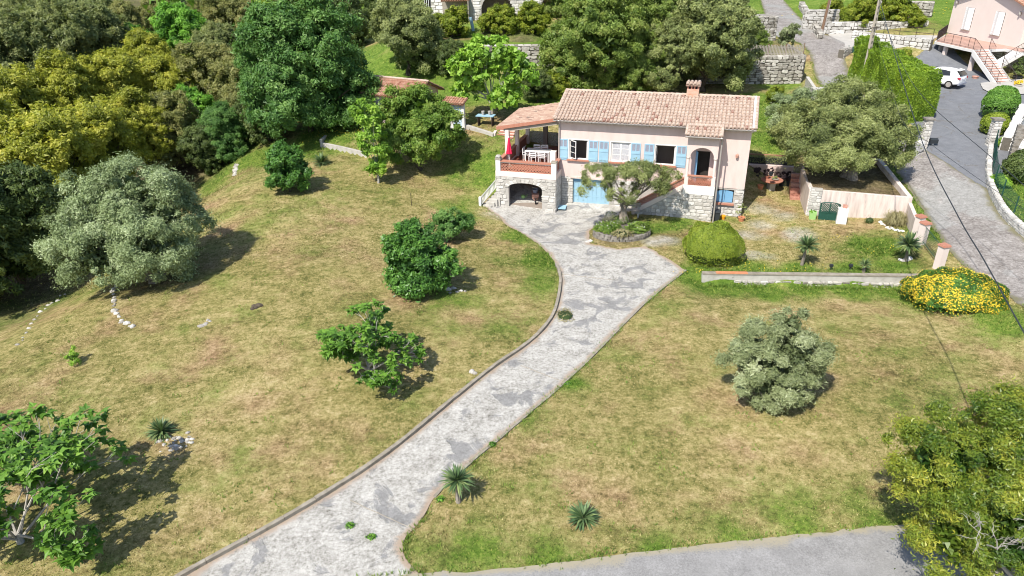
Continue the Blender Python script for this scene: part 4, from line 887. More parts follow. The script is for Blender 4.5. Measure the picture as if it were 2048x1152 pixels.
# ================================================================ MAIN HOUSE  (local frame: x along the front, y towards the back, z up)
def tile_roof(name, m, parent, o, ud, vd, w, L, du=.225, dv=.36, seed=0, ridge=True, base=True, clip=None):
    rg = np.random.default_rng(seed); o = np.array(o, float); ud = np.array(ud, float); vd = np.array(vd, float); ud /= np.linalg.norm(ud); vd /= np.linalg.norm(vd); nd = np.cross(ud, vd)
    if nd[2] < 0: nd = -nd
    mb = MB()
    if base:
        a, b, c, d = o, o+ud*w, o+ud*w+vd*L, o+vd*L
        mb.prism([a, b, c, d], -nd*.10, .3)
    nc = max(2, int(round(w/du))); du = w/nc; nr = max(2, int(round(L/dv))); dvv = L/nr
    for i in range(nc):
        for j in range(nr):
            if clip and clip((i+.5)*du, (j+.5)*dvv): continue
            c = o+ud*((i+.5)*du+rg.normal()*.006)+vd*(j*dvv+rg.normal()*.012-.02)
            r0, r1 = du*.42, du*.36; lift = .035; vs = []; l = dvv*1.14
            for (s, r, z) in ((0, r0, lift+.012), (l, r1, .0)):
                for k in range(6):
                    a = math.pi*k/5; vs.append(c+vd*s+ud*(math.cos(a)*r)+nd*(math.sin(a)*r*.85+z))
            t_ = rg.random(); tone = .5+.5*rg.random() if t_ > .055 else .0+.12*rg.random()
            mb.add(vs, [(k, k+1, 7+k, 6+k) for k in range(5)]+[(5,4,3,2,1,0)], tone)
            # channel tile
            if i:
                cc = o+ud*(i*du)+vd*(j*dvv-.05); mb.add([cc-ud*du*.3+nd*.02, cc+nd*.004, cc+ud*du*.3+nd*.02, cc+ud*du*.3+vd*l*.98+nd*.012, cc+vd*l*.98+nd*.001, cc-ud*du*.3+vd*l*.98+nd*.012], [(0,1,4,5),(1,2,3,4)], .3+.4*rg.random())
    return mb.build(name, m, parent, kind='stuff')
def ridge_tiles(parent, a, b, m, r=.12, step=.36, seed=1, name='ridge_tiles'):
    rg = np.random.default_rng(seed); a = np.array(a, float); b = np.array(b, float); L = np.linalg.norm(b-a); v = (b-a)/L; mb = MB(); k = int(L/step); side = np.cross(v, [0,0,1]); side /= np.linalg.norm(side); up_ = np.cross(side, v)
    for i in range(k):
        c = a+v*(L*i/k); vs = []
        for s, rr, z in ((0, r*1.08, .015), (L/k*1.1, r*.95, 0)):
            for q in range(7): an = math.pi*q/6; vs.append(c+v*s+side*math.cos(an)*rr+up_*(math.sin(an)*rr*.8+z))
        mb.add(vs, [(q, q+1, 8+q, 7+q) for q in range(6)]+[(6,5,4,3,2,1,0)], .45+.5*rg.random())
    return mb.build(name, m, parent, kind='stuff')
def holes_wall(mb, u0, u1, z0, z1, b, th, holes):
    us = sorted({u0, u1, *[x for hh in holes for x in hh[:2] if u0 < x < u1]}); zs = sorted({z0, z1, *[x for hh in holes for x in hh[2:] if z0 < x < z1]})
    for i in range(len(us)-1):
        for j in range(len(zs)-1):
            cu, cz = (us[i]+us[i+1])/2, (zs[j]+zs[j+1])/2
            if any(a < cu < c and d < cz < e for a, c, d, e in holes): continue
            mb.b2((us[i], b, zs[j]), (us[i+1], b+th, zs[j+1]))
def arch_wall(mb, u0, u1, z0, z1, b, th, au0, au1, zs, zt, n=12, zb=None):
    """wall with an arched opening au0..au1, springing at zs, crown zt, open down to z0 or zb"""
    cu = (au0+au1)/2; ru = (au1-au0)/2; rz = zt-zs
    arc = [(cu-ru*math.cos(math.pi*i/n), zs+rz*math.sin(math.pi*i/n)) for i in range(n+1)]
    for i in range(n):
        (a, za), (c, zc) = arc[i], arc[i+1]; mb.prism([(a,b,za),(c,b,zc),(c,b,z1),(a,b,z1)], (0,th,0))
    mb.b2((u0,b,z0), (au0,b+th,z1)); mb.b2((au1,b,z0), (u1,b+th,z1))
    if zb: mb.b2((au0,b,z0), (au1,b+th,zb))
def lattice(mb, p, q, z0, z1, th=.05, pitch=.17, bar=.032, zoff=0):
    """diagonal claustra between p and q (xy), z0..z1 ; zoff = rise over the length"""
    p = np.array([p[0],p[1],0.]); q = np.array([q[0],q[1],0.]); L = np.linalg.norm(q-p); v = (q-p)/L; n = np.array([v[1],-v[0],0]); H = z1-z0
    for s in (1,-1):
        k0 = -int(H/pitch)-1 if s == 1 else 0; k1 = int(L/pitch)+1 if s == 1 else int((L+H)/pitch)+1
        for k in range(k0, k1+1):
            x0 = k*pitch; lo, hi = 0, H
            xa = lambda z: x0+s*z
            if s == 1: lo = max(0, -x0); hi = min(H, L-x0)
            else: lo = max(0, x0-L); hi = min(H, x0)
            if hi-lo < .02: continue
            a, c = xa(lo), xa(hi); za, zc = z0+lo+zoff*a/L, z0+hi+zoff*c/L
            d = np.array([c-a, zc-za]); d /= np.linalg.norm(d); w = np.array([-d[1], d[0]])*bar/2
            f = [(a+w[0], za+w[1]), (a-w[0], za-w[1]), (c-w[0], zc-w[1]), (c+w[0], zc+w[1])]
            mb.prism([p+v*x+np.array([0,0,z])+n*(th/2+.002*s) for x, z in f], -n*th)
H = empty('house', tuple(HO), HA, 'pink two storey house with light blue shutters, stone base and barrel tile roof', 'house')
EV, RD, RB = 5.42, 6.52, 3.25     # eave height, ridge height, ridge depth
slope = (RD-EV)/(RB+.38)
WINS = [(.96,2.19,2.83,4.09),(3.69,4.92,2.83,4.09),(6.47,7.72,2.83,4.07)]
mb = MB(); holes_wall(mb, .25, 12.05, 1.62, 5.3, 0, .3, WINS+[(8.95,9.8,1.6,3.85)])
mb.build('front_wall', MT['render'], H)
mb = MB(); mb.b2((.25,.3,-.5),(.55,6.5,5.35)); mb.b2((11.75,.3,-.5),(12.05,6.5,5.35)); mb.b2((.55,6.2,-.5),(11.75,6.5,5.35))
for u0 in (.25,11.75): mb.prism([(u0,0,5.3),(u0,6.5,5.3),(u0,RB,RD-.12)], (.3,0,0))
mb.build('side_walls', MT['render'], H)
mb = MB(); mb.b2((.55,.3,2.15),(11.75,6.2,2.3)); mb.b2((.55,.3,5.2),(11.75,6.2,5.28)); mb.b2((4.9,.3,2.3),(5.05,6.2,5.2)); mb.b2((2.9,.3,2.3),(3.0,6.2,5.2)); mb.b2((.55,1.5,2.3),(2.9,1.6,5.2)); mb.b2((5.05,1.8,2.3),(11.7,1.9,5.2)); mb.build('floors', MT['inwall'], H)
sb = MB(); holes_wall(sb, .3, 12.03, -.6, 1.62, .03, .26, [(1.26,3.70,-.6,1.53),(10.41,11.47,.65,1.5),(8.95,9.8,1.6,1.7)])
SB = sb.build('stone_base', MT['mortar'], H)
rgm = np.random.default_rng(21)
holes = [(1.20,3.76,-.6,1.62),(10.36,11.52,.55,1.62)]
def keepbase(cx, cz, cw, ch, u0=0, z0=-.5):
    x, z = u0+cx, z0+cz; return not any(a-cw*.35 < x < b+cw*.35 and c-ch*.3 < z < d+ch*.3 for a, b, c, d in holes)
masonry('stones', np.array([.5,.03,-.5]), (1,0,0), .78, 2.12, .26, MT['stone'], SB, rgm, None, .035, parts=True)
masonry('stones', np.array([3.74,.03,-.5]), (1,0,0), 2.0, 2.12, .26, MT['stone'], SB, rgm, None, .035, parts=True)
masonry('stones', np.array([10.28,.03,-.5]), (1,0,0), 1.77, 2.12, .25, MT['stone'], SB, rgm, lambda a, b, c, d: keepbase(a, b, c, d, 10.28), .035, parts=True)
masonry('stones', np.array([12.03,.0,-.5]), (0,1,0), 6.4, 2.0, .27, MT['stone'], SB, rgm, None, .03)
# roofs
vd = np.array([0, RB+.38, RD-EV]); Ls = np.linalg.norm(vd)
r0 = tile_roof('roof_tiles', MT['tile'], H, (0.0,-.38,EV), (1,0,0), vd, 12.27, Ls, seed=3)
tile_roof('roof_tiles', MT['tile'], H, (12.27,RB*2+.38,EV), (-1,0,0), (0,-vd[1],vd[2]), 12.27, Ls, seed=4)
pv = np.array([0, 1.0, slope]); tile_roof('porch_roof_tiles', MT['tile'], H, (8.35,-1.38,EV-slope*1.0+.012), (1,0,0), pv, 2.05, np.linalg.norm(pv)+.25, seed=5)
ridge_tiles(H, (-.03,RB,RD+.02), (12.3,RB,RD+.02), MT['tile'])
for x0 in (-.0, 12.2):
    ridge_tiles(H, (x0+.03,-.4,EV+.05), (x0+.03,RB,RD+.04), MT['tile'], r=.10, seed=6, name='verge_tiles')
mb = MB(); mb.prism([(12.03,-.36,EV+.115),(12.15,-.36,EV+.115),(12.15,RB,RD+.13),(12.03,RB,RD+.13)], (0,0,-.03)); mb.build('verge_mortar', MT['white'], H)
for x0 in (8.33, 10.37): ridge_tiles(H, (x0,-1.4,EV-slope*1.0+.05), (x0,-.4,EV+.05), MT['tile'], r=.085, seed=7, name='verge_tiles')
mb = MB()
for (a, b, y, z) in ((.25,8.4,-.02,5.22),(10.35,12.05,-.02,5.22)):
    x = a
    while x < b-.1: mb.prism([(x+.09+.09*math.cos(q), y-.26, z+.09*math.sin(q)) for q in np.linspace(0, math.pi, 6)], (0,.26,0)); x += .2
    mb.b2((a, y-.28, z+.085), (b, y+.02, z+.12))
mb.build('cornice', MT['weath'], H)
def gutter(a, b):
    mb = MB(); a = np.array(a); b = np.array(b); v = (b-a)/np.linalg.norm(b-a); s = np.cross(v, [0,0,1]); vs = []
    for p in (a, b):
        for q in range(7): an = math.pi+math.pi*q/6; vs.append(p+s*math.cos(an)*.07+np.array([0,0,math.sin(an)*.07]))
        for q in range(7): an = 2*math.pi-math.pi*q/6; vs.append(p+s*math.cos(an)*.06+np.array([0,0,math.sin(an)*.06+.002]))
    n = 14; mb.add(vs, [(i, (i+1)%n, n+(i+1)%n, n+i) for i in range(n)]); mb.build('gutter', MT['zinc'], H)
gutter((0,-.45,EV-.03), (8.35,-.45,EV-.03)); gutter((8.3,-1.46,EV-slope-.03), (10.45,-1.46,EV-slope-.03)); gutter((10.45,-.45,EV-.03), (12.27,-.45,EV-.03))
for P in ([(.33,-.42,5.36),(.33,-.1,5.1),(.33,-.07,2.1),(.4,-.07,-.3)], [(10.36,-1.44,5.08),(10.42,-1.16,4.85),(10.42,-1.16,-.35)]):
    mb = MB(); mb.tube(P, .045, 8); mb.build('downpipe', MT['zinc'], H)
# chimney
mb = MB(); mb.b2((7.88,3.0,6.1),(8.62,3.7,6.95)); ch = mb.build('chimney', MT['chim'], H)
mb = MB()
for x in (7.93,8.16,8.34,8.57):
    for y in (3.06,3.64): mb.b2((x-.045,y-.05,6.95),(x+.045,y+.05,7.16))
mb.build('brick_supports', MT['brick'], ch); mb = MB(); mb.b2((7.95,3.1,6.9),(8.55,3.6,6.97)); mb.build('flue', MT['dark'], ch)
mb = MB(); mb.b2((7.8,2.92,7.16),(8.7,3.78,7.24)); mb.build('slab', MT['render2'], ch)
tile_roof('cap_tiles', MT['tile'], ch, (7.8,2.88,7.24), (1,0,0), (0,.5,.12), .9, .5, du=.22, dv=.3, seed=9); tile_roof('cap_tiles', MT['tile'], ch, (8.7,3.82,7.24), (-1,0,0), (0,-.5,.12), .9, .5, du=.22, dv=.3, seed=10)
# shutters and windows
def shutter(u0, w, z0, z1, y=-.045, m='blue', parent=H):
    mb = MB(); t_ = .035
    zt = z0+(z1-z0)*.64
    mb.b2((u0,y,z0),(u0+w,y+t_,zt))
    for a, b in ((u0,u0+.07),(u0+w/2-.03,u0+w/2+.03),(u0+w-.07,u0+w)): mb.b2((a,y,zt),(b,y+t_,z1-.07))
    mb.b2((u0,y,z1-.07),(u0+w,y+t_,z1)); 
    for zz in (z0+.16, zt-.16): mb.b2((u0+.03,y-.02,zz-.04),(u0+w-.03,y,zz+.04))
    s = mb.build('shutter', MT[m], parent)
    for a, b in ((u0+.07,u0+w/2-.03),(u0+w/2+.03,u0+w-.07)):
        mb = MB(); mb.b2((a,y+.012,zt),(b,y+.024,z1-.07)); mb.build('panel', MT['dblue'], s)
    return s
for u0 in (.28, 2.25, 2.93, 4.96, 5.79, 7.77): shutter(u0, .61, 2.74, 4.11)
def window(u0, u1, z0, z1, kind):
    f = MB(); t_ = .05
    for a, b in (((u0,.06,z0),(u0+t_,.14,z1)),((u1-t_,.06,z0),(u1,.14,z1)),((u0+t_,.06,z1-t_),(u1-t_,.14,z1)),((u0+t_,.06,z0),(u1-t_,.14,z0+t_))): f.b2(a, b)
    f.b2((u0-.06,-.012,z0-.0),(u0,.01,z1+.06)); f.b2((u1,-.012,z0),(u1+.06,.01,z1+.06)); f.b2((u0,-.012,z1),(u1,.01,z1+.06))
    w = f.build('window', MT['white'], H)
    def leaf(M4):
        ww = (u1-u0)/2-t_; hh = z1-z0-2*t_; l = MB(); s = .045
        bars = [((0,0,0),(s,.04,hh)),((ww-s,0,0),(ww,.04,hh)),((s,0,0),(ww-s,.04,s)),((s,0,hh-s),(ww-s,.04,hh)),((s,.005,hh/3-.015),(ww-s,.035,hh/3+.015)),((s,.005,2*hh/3-.015),(ww-s,.035,2*hh/3+.015))]
        for a, b in bars: l.b2(a, b)
        o = l.build('casement', MT['white'], w); o.matrix_local = M4
        g = MB(); g.b2((s,.016,s),(ww-s,.024,hh-s)); o2 = g.build('pane', MT['glass'] if kind != 'lace' else MT['curtain'], w); o2.matrix_local = M4
    hh = z0+t_
    if kind == 'open':
        leaf(Matrix.Translation((u0+t_,.1,hh)) @ Matrix.Rotation(R(-38), 4, 'Z')); leaf(Matrix.Translation((u1-t_,.1,hh)) @ Matrix.Rotation(R(95), 4, 'Z'))
    elif kind == 'lace':
        leaf(Matrix.Translation((u0+t_,.08,hh))); leaf(Matrix.Translation(((u0+u1)/2,.08,hh)))
    else:
        leaf(Matrix.Translation((u0+t_,.1,hh)) @ Matrix.Rotation(R(88), 4, 'Z')); leaf(Matrix.Translation((u1-t_,.1,hh)) @ Matrix.Rotation(R(92), 4, 'Z'))
    sl = MB(); sl.b2((u0-.12,-.16,z0-.1),(u1+.12,.05,z0-.02)); sl.build('sill', MT['terra'], w)
for wn_, kd in zip(WINS, ('open','lace','dark')): window(*wn_, kd)
# open left casement swings outwards in the photo
# small lower window
mb = MB(); mb.b2((10.41,.2,.65),(11.47,.24,1.5)); lw = mb.build('window', MT['dark'], H)
for i in range(2):
    a = 10.45+.5*i; mb = MB(); mb.b2((a,.08,.68),(a+.48,.12,1.36)); 
    mb.add([(a,.08,1.36),(a+.48,.08,1.36),(a+.48,.12,1.36),(a,.12,1.36),(a+(.48 if i == 0 else 0),.08,1.47),(a+(.48 if i == 0 else 0),.12,1.47)], [(0,1,4),(3,5,2),(0,4,5,3),(1,2,5,4)]); mb.build('shutter', MT['blue2'], lw)
mb = MB(); mb.b2((10.36,-.14,.54),(11.54,.2,.64)); mb.build('sill', MT['terra'], lw)
# garage door
mb = MB(); mb.b2((1.26,.16,1.28),(3.70,.24,1.53)); gd = mb.build('garage_door', MT['blue2'], H)
for i in range(4):
    a = 1.27+.605*i; mb = MB(); mb.b2((a,.19,-.5),(a+.6,.25,1.28)); l = mb.build('door_leaf', MT['blue'], gd)
    mb = MB()
    for x in (a+.0,a+.27,a+.53): mb.b2((x,.165,-.3),(x+.07,.19,1.28))
    for z in (-.3,.28,1.18): mb.b2((a+.07,.168,z),(a+.53,.19,z+.09))
    mb.build('moulding', MT['blue'], l)
mb = MB(); mb.b2((2.35,.13,1.0),(2.55,.17,1.22)); mb.build('lock_plate', MT['dblue'], gd)
mb = MB(); mb.b2((1.1,-.06,1.53),(3.85,.06,1.64)); mb.build('lintel', MT['weath'], H)
# wall lamp
mb = MB(); mb.lathe([(.02,-.14),(.08,-.1),(.1,.05),(.03,.14)], (11.38,-.12,3.72), 8); mb.build('wall_lamp', MT['brick'], H)
# ---------------- porch
PB = -1.1
mb = MB(); mb.b2((8.45,PB+.03,-.6),(10.27,.03,1.42)); PS = mb.build('porch_base', MT['mortar'], H)
mb = MB(); mb.b2((8.42,PB-.02,1.42),(10.30,0,1.97)); mb.build('porch_band', MT['white'], H)
mb = MB(); arch_wall(mb, 8.45, 10.27, 3.72, 4.98, PB, .22, 8.66, 10.06, 3.74, 4.36)
mb.b2((8.45,PB+.22,4.5),(8.65,0,4.98)); mb.b2((10.07,PB+.22,4.5),(10.27,0,4.98)); mb.b2((8.65,PB+.22,4.9),(10.07,0,4.97))
arch_side = MB()
mb.b2((10.07,-.35,1.97),(10.27,0,4.5))
mb.build('porch_wall', MT['render'], H)
for x in (8.56, 10.16):
    mb = MB(); mb.lathe([(.11,1.97),(.11,2.1),(.085,2.14),(.085,3.6),(.12,3.68),(.12,3.73)], (x, PB+.11, 0), 12); mb.build('column', MT['render2'], H)
mb = MB(); mb.b2((8.45,PB,1.97),(8.68,PB+.2,2.58)); mb.b2((10.05,PB,1.97),(10.28,PB+.2,2.58)); mb.b2((8.68,PB+.03,1.97),(10.05,PB+.06,1.985)); mb.b2((8.68,PB+.02,2.5),(10.05,PB+.16,2.56)); mb.build('porch_parapet', MT['render2'], H)
mb = MB(); lattice(mb, (8.68,PB+.06), (10.05,PB+.06), 1.985, 2.5, pitch=.14); mb.build('lattice', MT['terra'], H)
mb = MB(); mb.b2((8.62,PB-.03,2.56),(10.1,PB+.2,2.61)); mb.build('coping', MT['terra'], H)
mb = MB(); mb.b2((8.5,PB+.2,1.97),(10.2,0,1.99)); mb.build('porch_floor', MT['floor'], H)
mb = MB(); mb.b2((8.95,.24,1.97),(9.8,.28,3.85)); dr = mb.build('dark_doorway', MT['dark'], H)  # dark sheet across the open doorway, indoor shade put into its colour
dl = MB(); dl.b2((0,0,0),(.42,.04,1.9)); o = dl.build('door_leaf', MT['blue2'], dr, (8.95,.0,1.98)); o.rotation_euler = (0,0,R(-75))
mb = MB(); mb.lathe([(.05,0),(.09,.05),(.07,.16),(.02,.18)], (9.36,-.5,4.6), 8); mb.build('porch_lamp', MT['white'], H)
rgp = np.random.default_rng(31)
masonry('stones', np.array([8.45,PB+.03,-.5]), (1,0,0), 1.82, 1.92, .27, MT['stone'], PS, rgp, None, .035, parts=True)
masonry('stones', np.array([10.27,PB+.03,-.5]), (0,1,0), 1.1, 1.92, .27, MT['stone'], PS, rgp, None, .03)
# ---------------- stair to the porch, rising to the right along the wall
sx0, sx1 = 5.6, 8.45
ztop = lambda x: .17+(x-sx0)/(sx1-sx0)*1.83     # top of the stone flank
mb = MB(); mb.prism([(sx0,PB+.03,-.6),(sx1,PB+.03,-.6),(sx1,PB+.03,ztop(sx1)),(sx0,PB+.03,ztop(sx0))], (0,.2,0)); SF = mb.build('stair_flank', MT['mortar'], H)
masonry('stones', np.array([sx0,PB+.03,-.5]), (1,0,0), sx1-sx0, 2.2, .27, MT['stone'], SF, rgp, None, .035, top=lambda x: ztop(sx0+x)+.5-.36, parts=True)
mb = MB(); mb.prism([(sx0,PB+.0,ztop(sx0)-.3),(sx1,PB+.0,ztop(sx1)-.3),(sx1,PB+.0,ztop(sx1)+.02),(sx0,PB+.0,ztop(sx0)+.02)], (0,.25,0)); mb.build('flank_band', MT['render2'], H)
mb = MB(); lattice(mb, (sx0,PB+.12), (sx1,PB+.12), ztop(sx0)+.02, ztop(sx0)+.4, pitch=.19, bar=.06, zoff=1.83); mb.build('lattice', MT['brick'], H)
mb = MB(); mb.prism([(sx0,PB+.14,ztop(sx0)),(sx1,PB+.14,ztop(sx1)),(sx1,PB+.14,ztop(sx1)+.4),(sx0,PB+.14,ztop(sx0)+.4)], (0,.06,0)); mb.build('parapet_core', MT['render2'], H)
mb = MB(); mb.prism([(sx0,PB+.02,ztop(sx0)+.4),(sx1,PB+.02,ztop(sx1)+.4),(sx1,PB+.02,ztop(sx1)+.46),(sx0,PB+.02,ztop(sx0)+.46)], (0,.2,0)); mb.build('coping', MT['terra'], H)
for i in range(11):
    x = sx0+(sx1-sx0)*i/11; z = ztop(x)+.15; mb = MB(); mb.b2((x,PB+.25,-.5),(x+(sx1-sx0)/11,.0,z)); mb.build('step', MT['brick'], H)
mb = MB(); mb.b2((sx0-.25,PB-.02,-.5),(sx0,PB+.26,.55)); mb.build('stair_pier', MT['render2'], H)
# ---------------- terrace over the open store
TA, TBB, TF = -3.6, .45, -1.45
TR = H
mb = MB(); arch_wall(mb, TA, TBB, -.6, 1.78, TF, .3, -2.75, -.47, 1.08, 1.42, 14); TW = mb.build('terrace_front', MT['mortar'], TR)
rgt = np.random.default_rng(41)
def archz(x):
    k = 1-((x+1.61)/1.14)**2; return 1.08+.34*math.sqrt(k) if k > 0 else -9
def keep_t(cx, cz, cw, ch):
    x, z = TA+cx, -.5+cz
    if -2.75-cw*.3-.02 < x < -.47+cw*.3+.02 and z-ch*.5 < 1.05: return False
    if -2.95 < x < -.27 and z-ch*.55 < archz(max(-2.7, min(-.5, x)))+.20: return False
    return True
masonry('stones', np.array([TA,TF,-.5]), (1,0,0), TBB-TA, 2.27, .27, MT['stone'], TW, rgt, keep_t, .035, parts=True)
for i in range(14):     # arch voussoirs
    a0 = math.pi*(i+.04)/14; a1 = math.pi*(i+.96)/14; th_ = .24+.03*rgt.random()
    f = lambda a, k: (-1.61-(1.14+k)*math.cos(a), TF, 1.08+(.34+k*.95)*math.sin(a))
    mb = MB(); mb.prism([f(a0,.005), f(a1,.005), f(a1,th_), f(a0,th_)], (0,-.05,0)); mb.build('stone', MT['stone'], TW)
mb = MB(); mb.b2((TBB-.28,TF+.3,-.6),(TBB,0.0,1.78)); mb.b2((TA,TF+.3,-.6),(TA+.28,5.6,1.78)); ts = mb.build('terrace_sides', MT['mortar'], TR)
masonry('stones', np.array([TBB,TF,-.5]), (0,1,0), 1.45, 2.27, .27, MT['stone'], ts, rgt, None, .03, parts=True)
masonry('stones', np.array([TA,5.5,-.5]), (0,-1,0), 7.0, 2.27, .27, MT['stone'], ts, rgt, None, .03)
mb = MB(); mb.b2((TA-.02,TF-.03,1.78),(TBB+.03,TF+.3,2.12)); mb.b2((TA-.02,TF+.3,1.78),(TA+.26,5.6,2.12)); mb.b2((TBB-.25,TF+.3,1.78),(TBB+.03,0,2.12)); mb.build('terrace_band', MT['render2'], TR)
mb = MB(); mb.b2((TA+.26,TF+.3,1.8),(TBB-.25,5.6,2.0)); mb.b2((TBB-.25,0,1.8),(.25,5.6,2.0)); mb.build('terrace_floor', MT['floor'], TR)
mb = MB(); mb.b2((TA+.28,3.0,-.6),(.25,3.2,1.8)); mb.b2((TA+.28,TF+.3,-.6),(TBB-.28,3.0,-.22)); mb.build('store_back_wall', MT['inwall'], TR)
for x in (TA+.16, TBB-.15):
    mb = MB(); mb.b2((x-.16,TF-.02,2.12),(x+.16,TF+.3,2.9)); pr = mb.build('pillar', MT['white'], TR)
    mb = MB(); mb.box((x,TF+.14,2.94),(.42,.42,.08), None, None, .85); mb.build('pillar_cap', MT['kerb'], pr)
mb = MB(); mb.b2((TA+.32,TF+.06,2.12),(TBB-.31,TF+.2,2.14)); lattice(mb, (TA+.32,TF+.12), (TBB-.31,TF+.12), 2.14, 2.70, pitch=.19, bar=.045); mb.build('lattice', MT['terra'], TR)
mb = MB(); mb.b2((TA+.3,TF+.02,2.70),(TBB-.3,TF+.26,2.75)); mb.build('parapet_rail', MT['white'], TR)
mb = MB(); mb.b2((TA+.3,TF-.02,2.75),(TBB-.3,TF+.34,2.81)); mb.b2((TA+.02,TF+.34,2.75),(TA+.3,5.6,2.81)); mb.b2((TBB-.27,TF+.34,2.75),(TBB+.01,0,2.81)); mb.build('coping', MT['terra'], TR)
mb = MB(); mb.b2((TA+.08,TF+.3,2.12),(TA+.22,5.6,2.75)); mb.build('side_parapet', MT['terra'], TR)
mb = MB(); lattice(mb, (TBB-.13,TF+.3), (TBB-.13,0), 2.12, 2.75, pitch=.15); mb.build('lattice', MT['terra'], TR)
# shell ornament on the left pillar
sh = MB()
for i in range(7):
    a = i*.9; sh.lathe([(.02,-.02),(.09,.02),(.10,.07),(.05,.13),(.01,.15)], (TA+.16+.1*math.cos(a)*(i > 0), TF+.14+.1*math.sin(a)*(i > 0), 2.98+.03*(i%2)+.05*(i == 0)), 7)
so_ = sh.build('shell_ornament', MT['slab'], None, label='pale scalloped stone ornament on the front left pillar of the terrace', cat='ornament'); so_.location = tuple(HO); so_.rotation_euler = (0,0,HA)
# pergola roof
mb = MB()
for (x, y, z) in ((-3.32,.35,4.42),(-3.32,2.6,4.42),(-3.32,5.3,4.42)): mb = MB(); mb.b2((x-.13,y-.13,2.0),(x+.13,y+.13,z)); mb.build('post', MT['render2'], TR)
for (x, y) in ((-2.0,5.4),(-.1,5.4)): mb = MB(); mb.b2((x-.15,y-.15,2.0),(x+.15,y+.15,4.6)); mb.build('post', MT['inwall'], TR)
pr0 = lambda x: 4.50+(x+3.6)*.185
for y in (.35, 5.3):
    mb = MB(); mb.prism([(-3.55,y-.08,pr0(-3.55)-.06),(.24,y-.08,pr0(.24)-.06),(.24,y-.08,pr0(.24)-.26),(-3.55,y-.08,pr0(-3.55)-.26)], (0,.16,0)); mb.build('beam', MT['greywood'], TR)
mb = MB(); mb.b2((-3.42,.43,4.42-.02),(-3.24,5.2,4.58)); mb.build('beam', MT['wood'], TR)
for k in range(8):
    y = .75+k*.62; mb = MB(); mb.prism([(-3.9,y-.04,pr0(-3.9)+.02),(.24,y-.04,pr0(.24)+.02),(.24,y-.04,pr0(.24)-.07),(-3.9,y-.04,pr0(-3.9)-.07)], (0,.08,0)); mb.build('rafter', MT['wood'], TR)
mb = MB(); mb.prism([(-3.98,.2,pr0(-3.98)+.02),(.24,.2,pr0(.24)+.02),(.24,.2,pr0(.24)+.06),(-3.98,.2,pr0(-3.98)+.06)], (0,5.6,0)); mb.build('pergola_boards', MT['wood'], TR)
vv_ = np.array([4.24,0,4.24*.185]); tile_roof('pergola_tiles', MT['tile3'], TR, (-4.0,5.8,pr0(-4.0)+.09), (0,-1,0), vv_, 5.6, np.linalg.norm(vv_), seed=12, du=.21, dv=.34)
mb = MB(); mb.prism([(-4.0,.14,pr0(-4)-.02),(.24,.14,pr0(.24)-.02),(.24,.14,pr0(.24)+.19),(-4.0,.14,pr0(-4)+.19)], (0,.07,0)); mb.build('fascia', MT['terra'], TR)
mb = MB(); lattice(mb, (-3.2,5.55), (-2.15,5.55), 2.0, 3.0, pitch=.2, bar=.05); lattice(mb, (-1.85,5.55), (-.25,5.55), 2.0, 3.0, pitch=.2, bar=.05); mb.build('back_lattice', MT['mortar'], TR)
# left outer stair balustrade
mb = MB()
A, B = np.array([-4.55,-2.0,0]), np.array([-3.62,-1.1,0])
for zz, w in ((.62,.10),(.10,.10)):
    mb.prism([A+[0,-.07,zz-.3], B+[0,-.07,zz+.85], B+[0,-.07,zz+.85+w], A+[0,-.07,zz-.3+w]], (0,.14,0))
mb.prism([A+[-.1,-.1,-.4],A+[.06,-.1,-.4],A+[.06,-.1,.42],A+[-.1,-.1,.42]], (0,.2,0))
for i in range(13):
    p = A+(B-A)*(i+.7)/13.5; z = .12-.3+1.15*(i+.7)/13.5; mb.b2((p[0]-.025,p[1]-.025,z),(p[0]+.025,p[1]+.025,z+.52))
mb.build('outer_balustrade', MT['white'], TR)
for i in range(6):
    p = A+(B-A)*i/6; mb = MB(); mb.b2((p[0]+.15,p[1]-.0,-.5),(p[0]+.15+.6,p[1]+.6,-.15+.17*i)); mb.build('step', MT['conc'], TR)
def inH(o):  # place a top-level thing in the house frame
    p = HO+o.location[0]*hu+o.location[1]*hn; o.location = (p[0], p[1], o.location[2]); o.rotation_euler.z += HA; return o
# garden table and chairs on the terrace
t = inH(empty('garden_table', (-1.55,1.65,2.0), 0, 'long white table on the red tiled terrace', 'table'))
mb = MB(); mb.b2((-.85,-.42,.72),(.85,.42,.77)); mb.build('table_top', MT['white_m'], t)
for sx in (-1,1):
    for sy in (-1,1): mb = MB(); mb.b2((sx*.8-.03,sy*.37-.03,0),(sx*.8+.03,sy*.37+.03,.72)); mb.build('leg', MT['white_m'], t)
def chair(lab):
    t = empty('garden_chair', (0,0,0), 0, lab, 'chair', 'white chairs round the terrace table')
    mb = MB(); mb.b2((-.22,-.22,.43),(.22,.22,.46)); mb.build('seat', MT['white_m'], t)
    mb = MB()
    for z in (.56,.68,.80): mb.b2((-.2,.22,z),(.2,.25,z+.06))
    for s in (-1,1): mb.b2((s*.22-.02,.21,.46),(s*.22+.02,.25,.9))
    mb.b2((-.22,.21,.88),(.22,.25,.92)); mb.build('backrest', MT['white_m'], t)
    for s in (-1,1):
        mb = MB(); mb.b2((s*.24-.02,-.2,.62),(s*.24+.02,.22,.65)); mb.b2((s*.24-.015,-.2,.45),(s*.24+.015,-.17,.62)); mb.build('armrest', MT['white_m'], t)
        for q in (-1,1): mb = MB(); mb.b2((s*.2-.016,q*.2-.016,0),(s*.2+.016,q*.2+.016,.43)); mb.build('leg', MT['white_m'], t)
    return t
c0 = chair('white chair on the near side of the terrace table, left one')
c0.location = (-1.75,1.2,2.0); c0.rotation_euler.z = R(180); inH(c0)
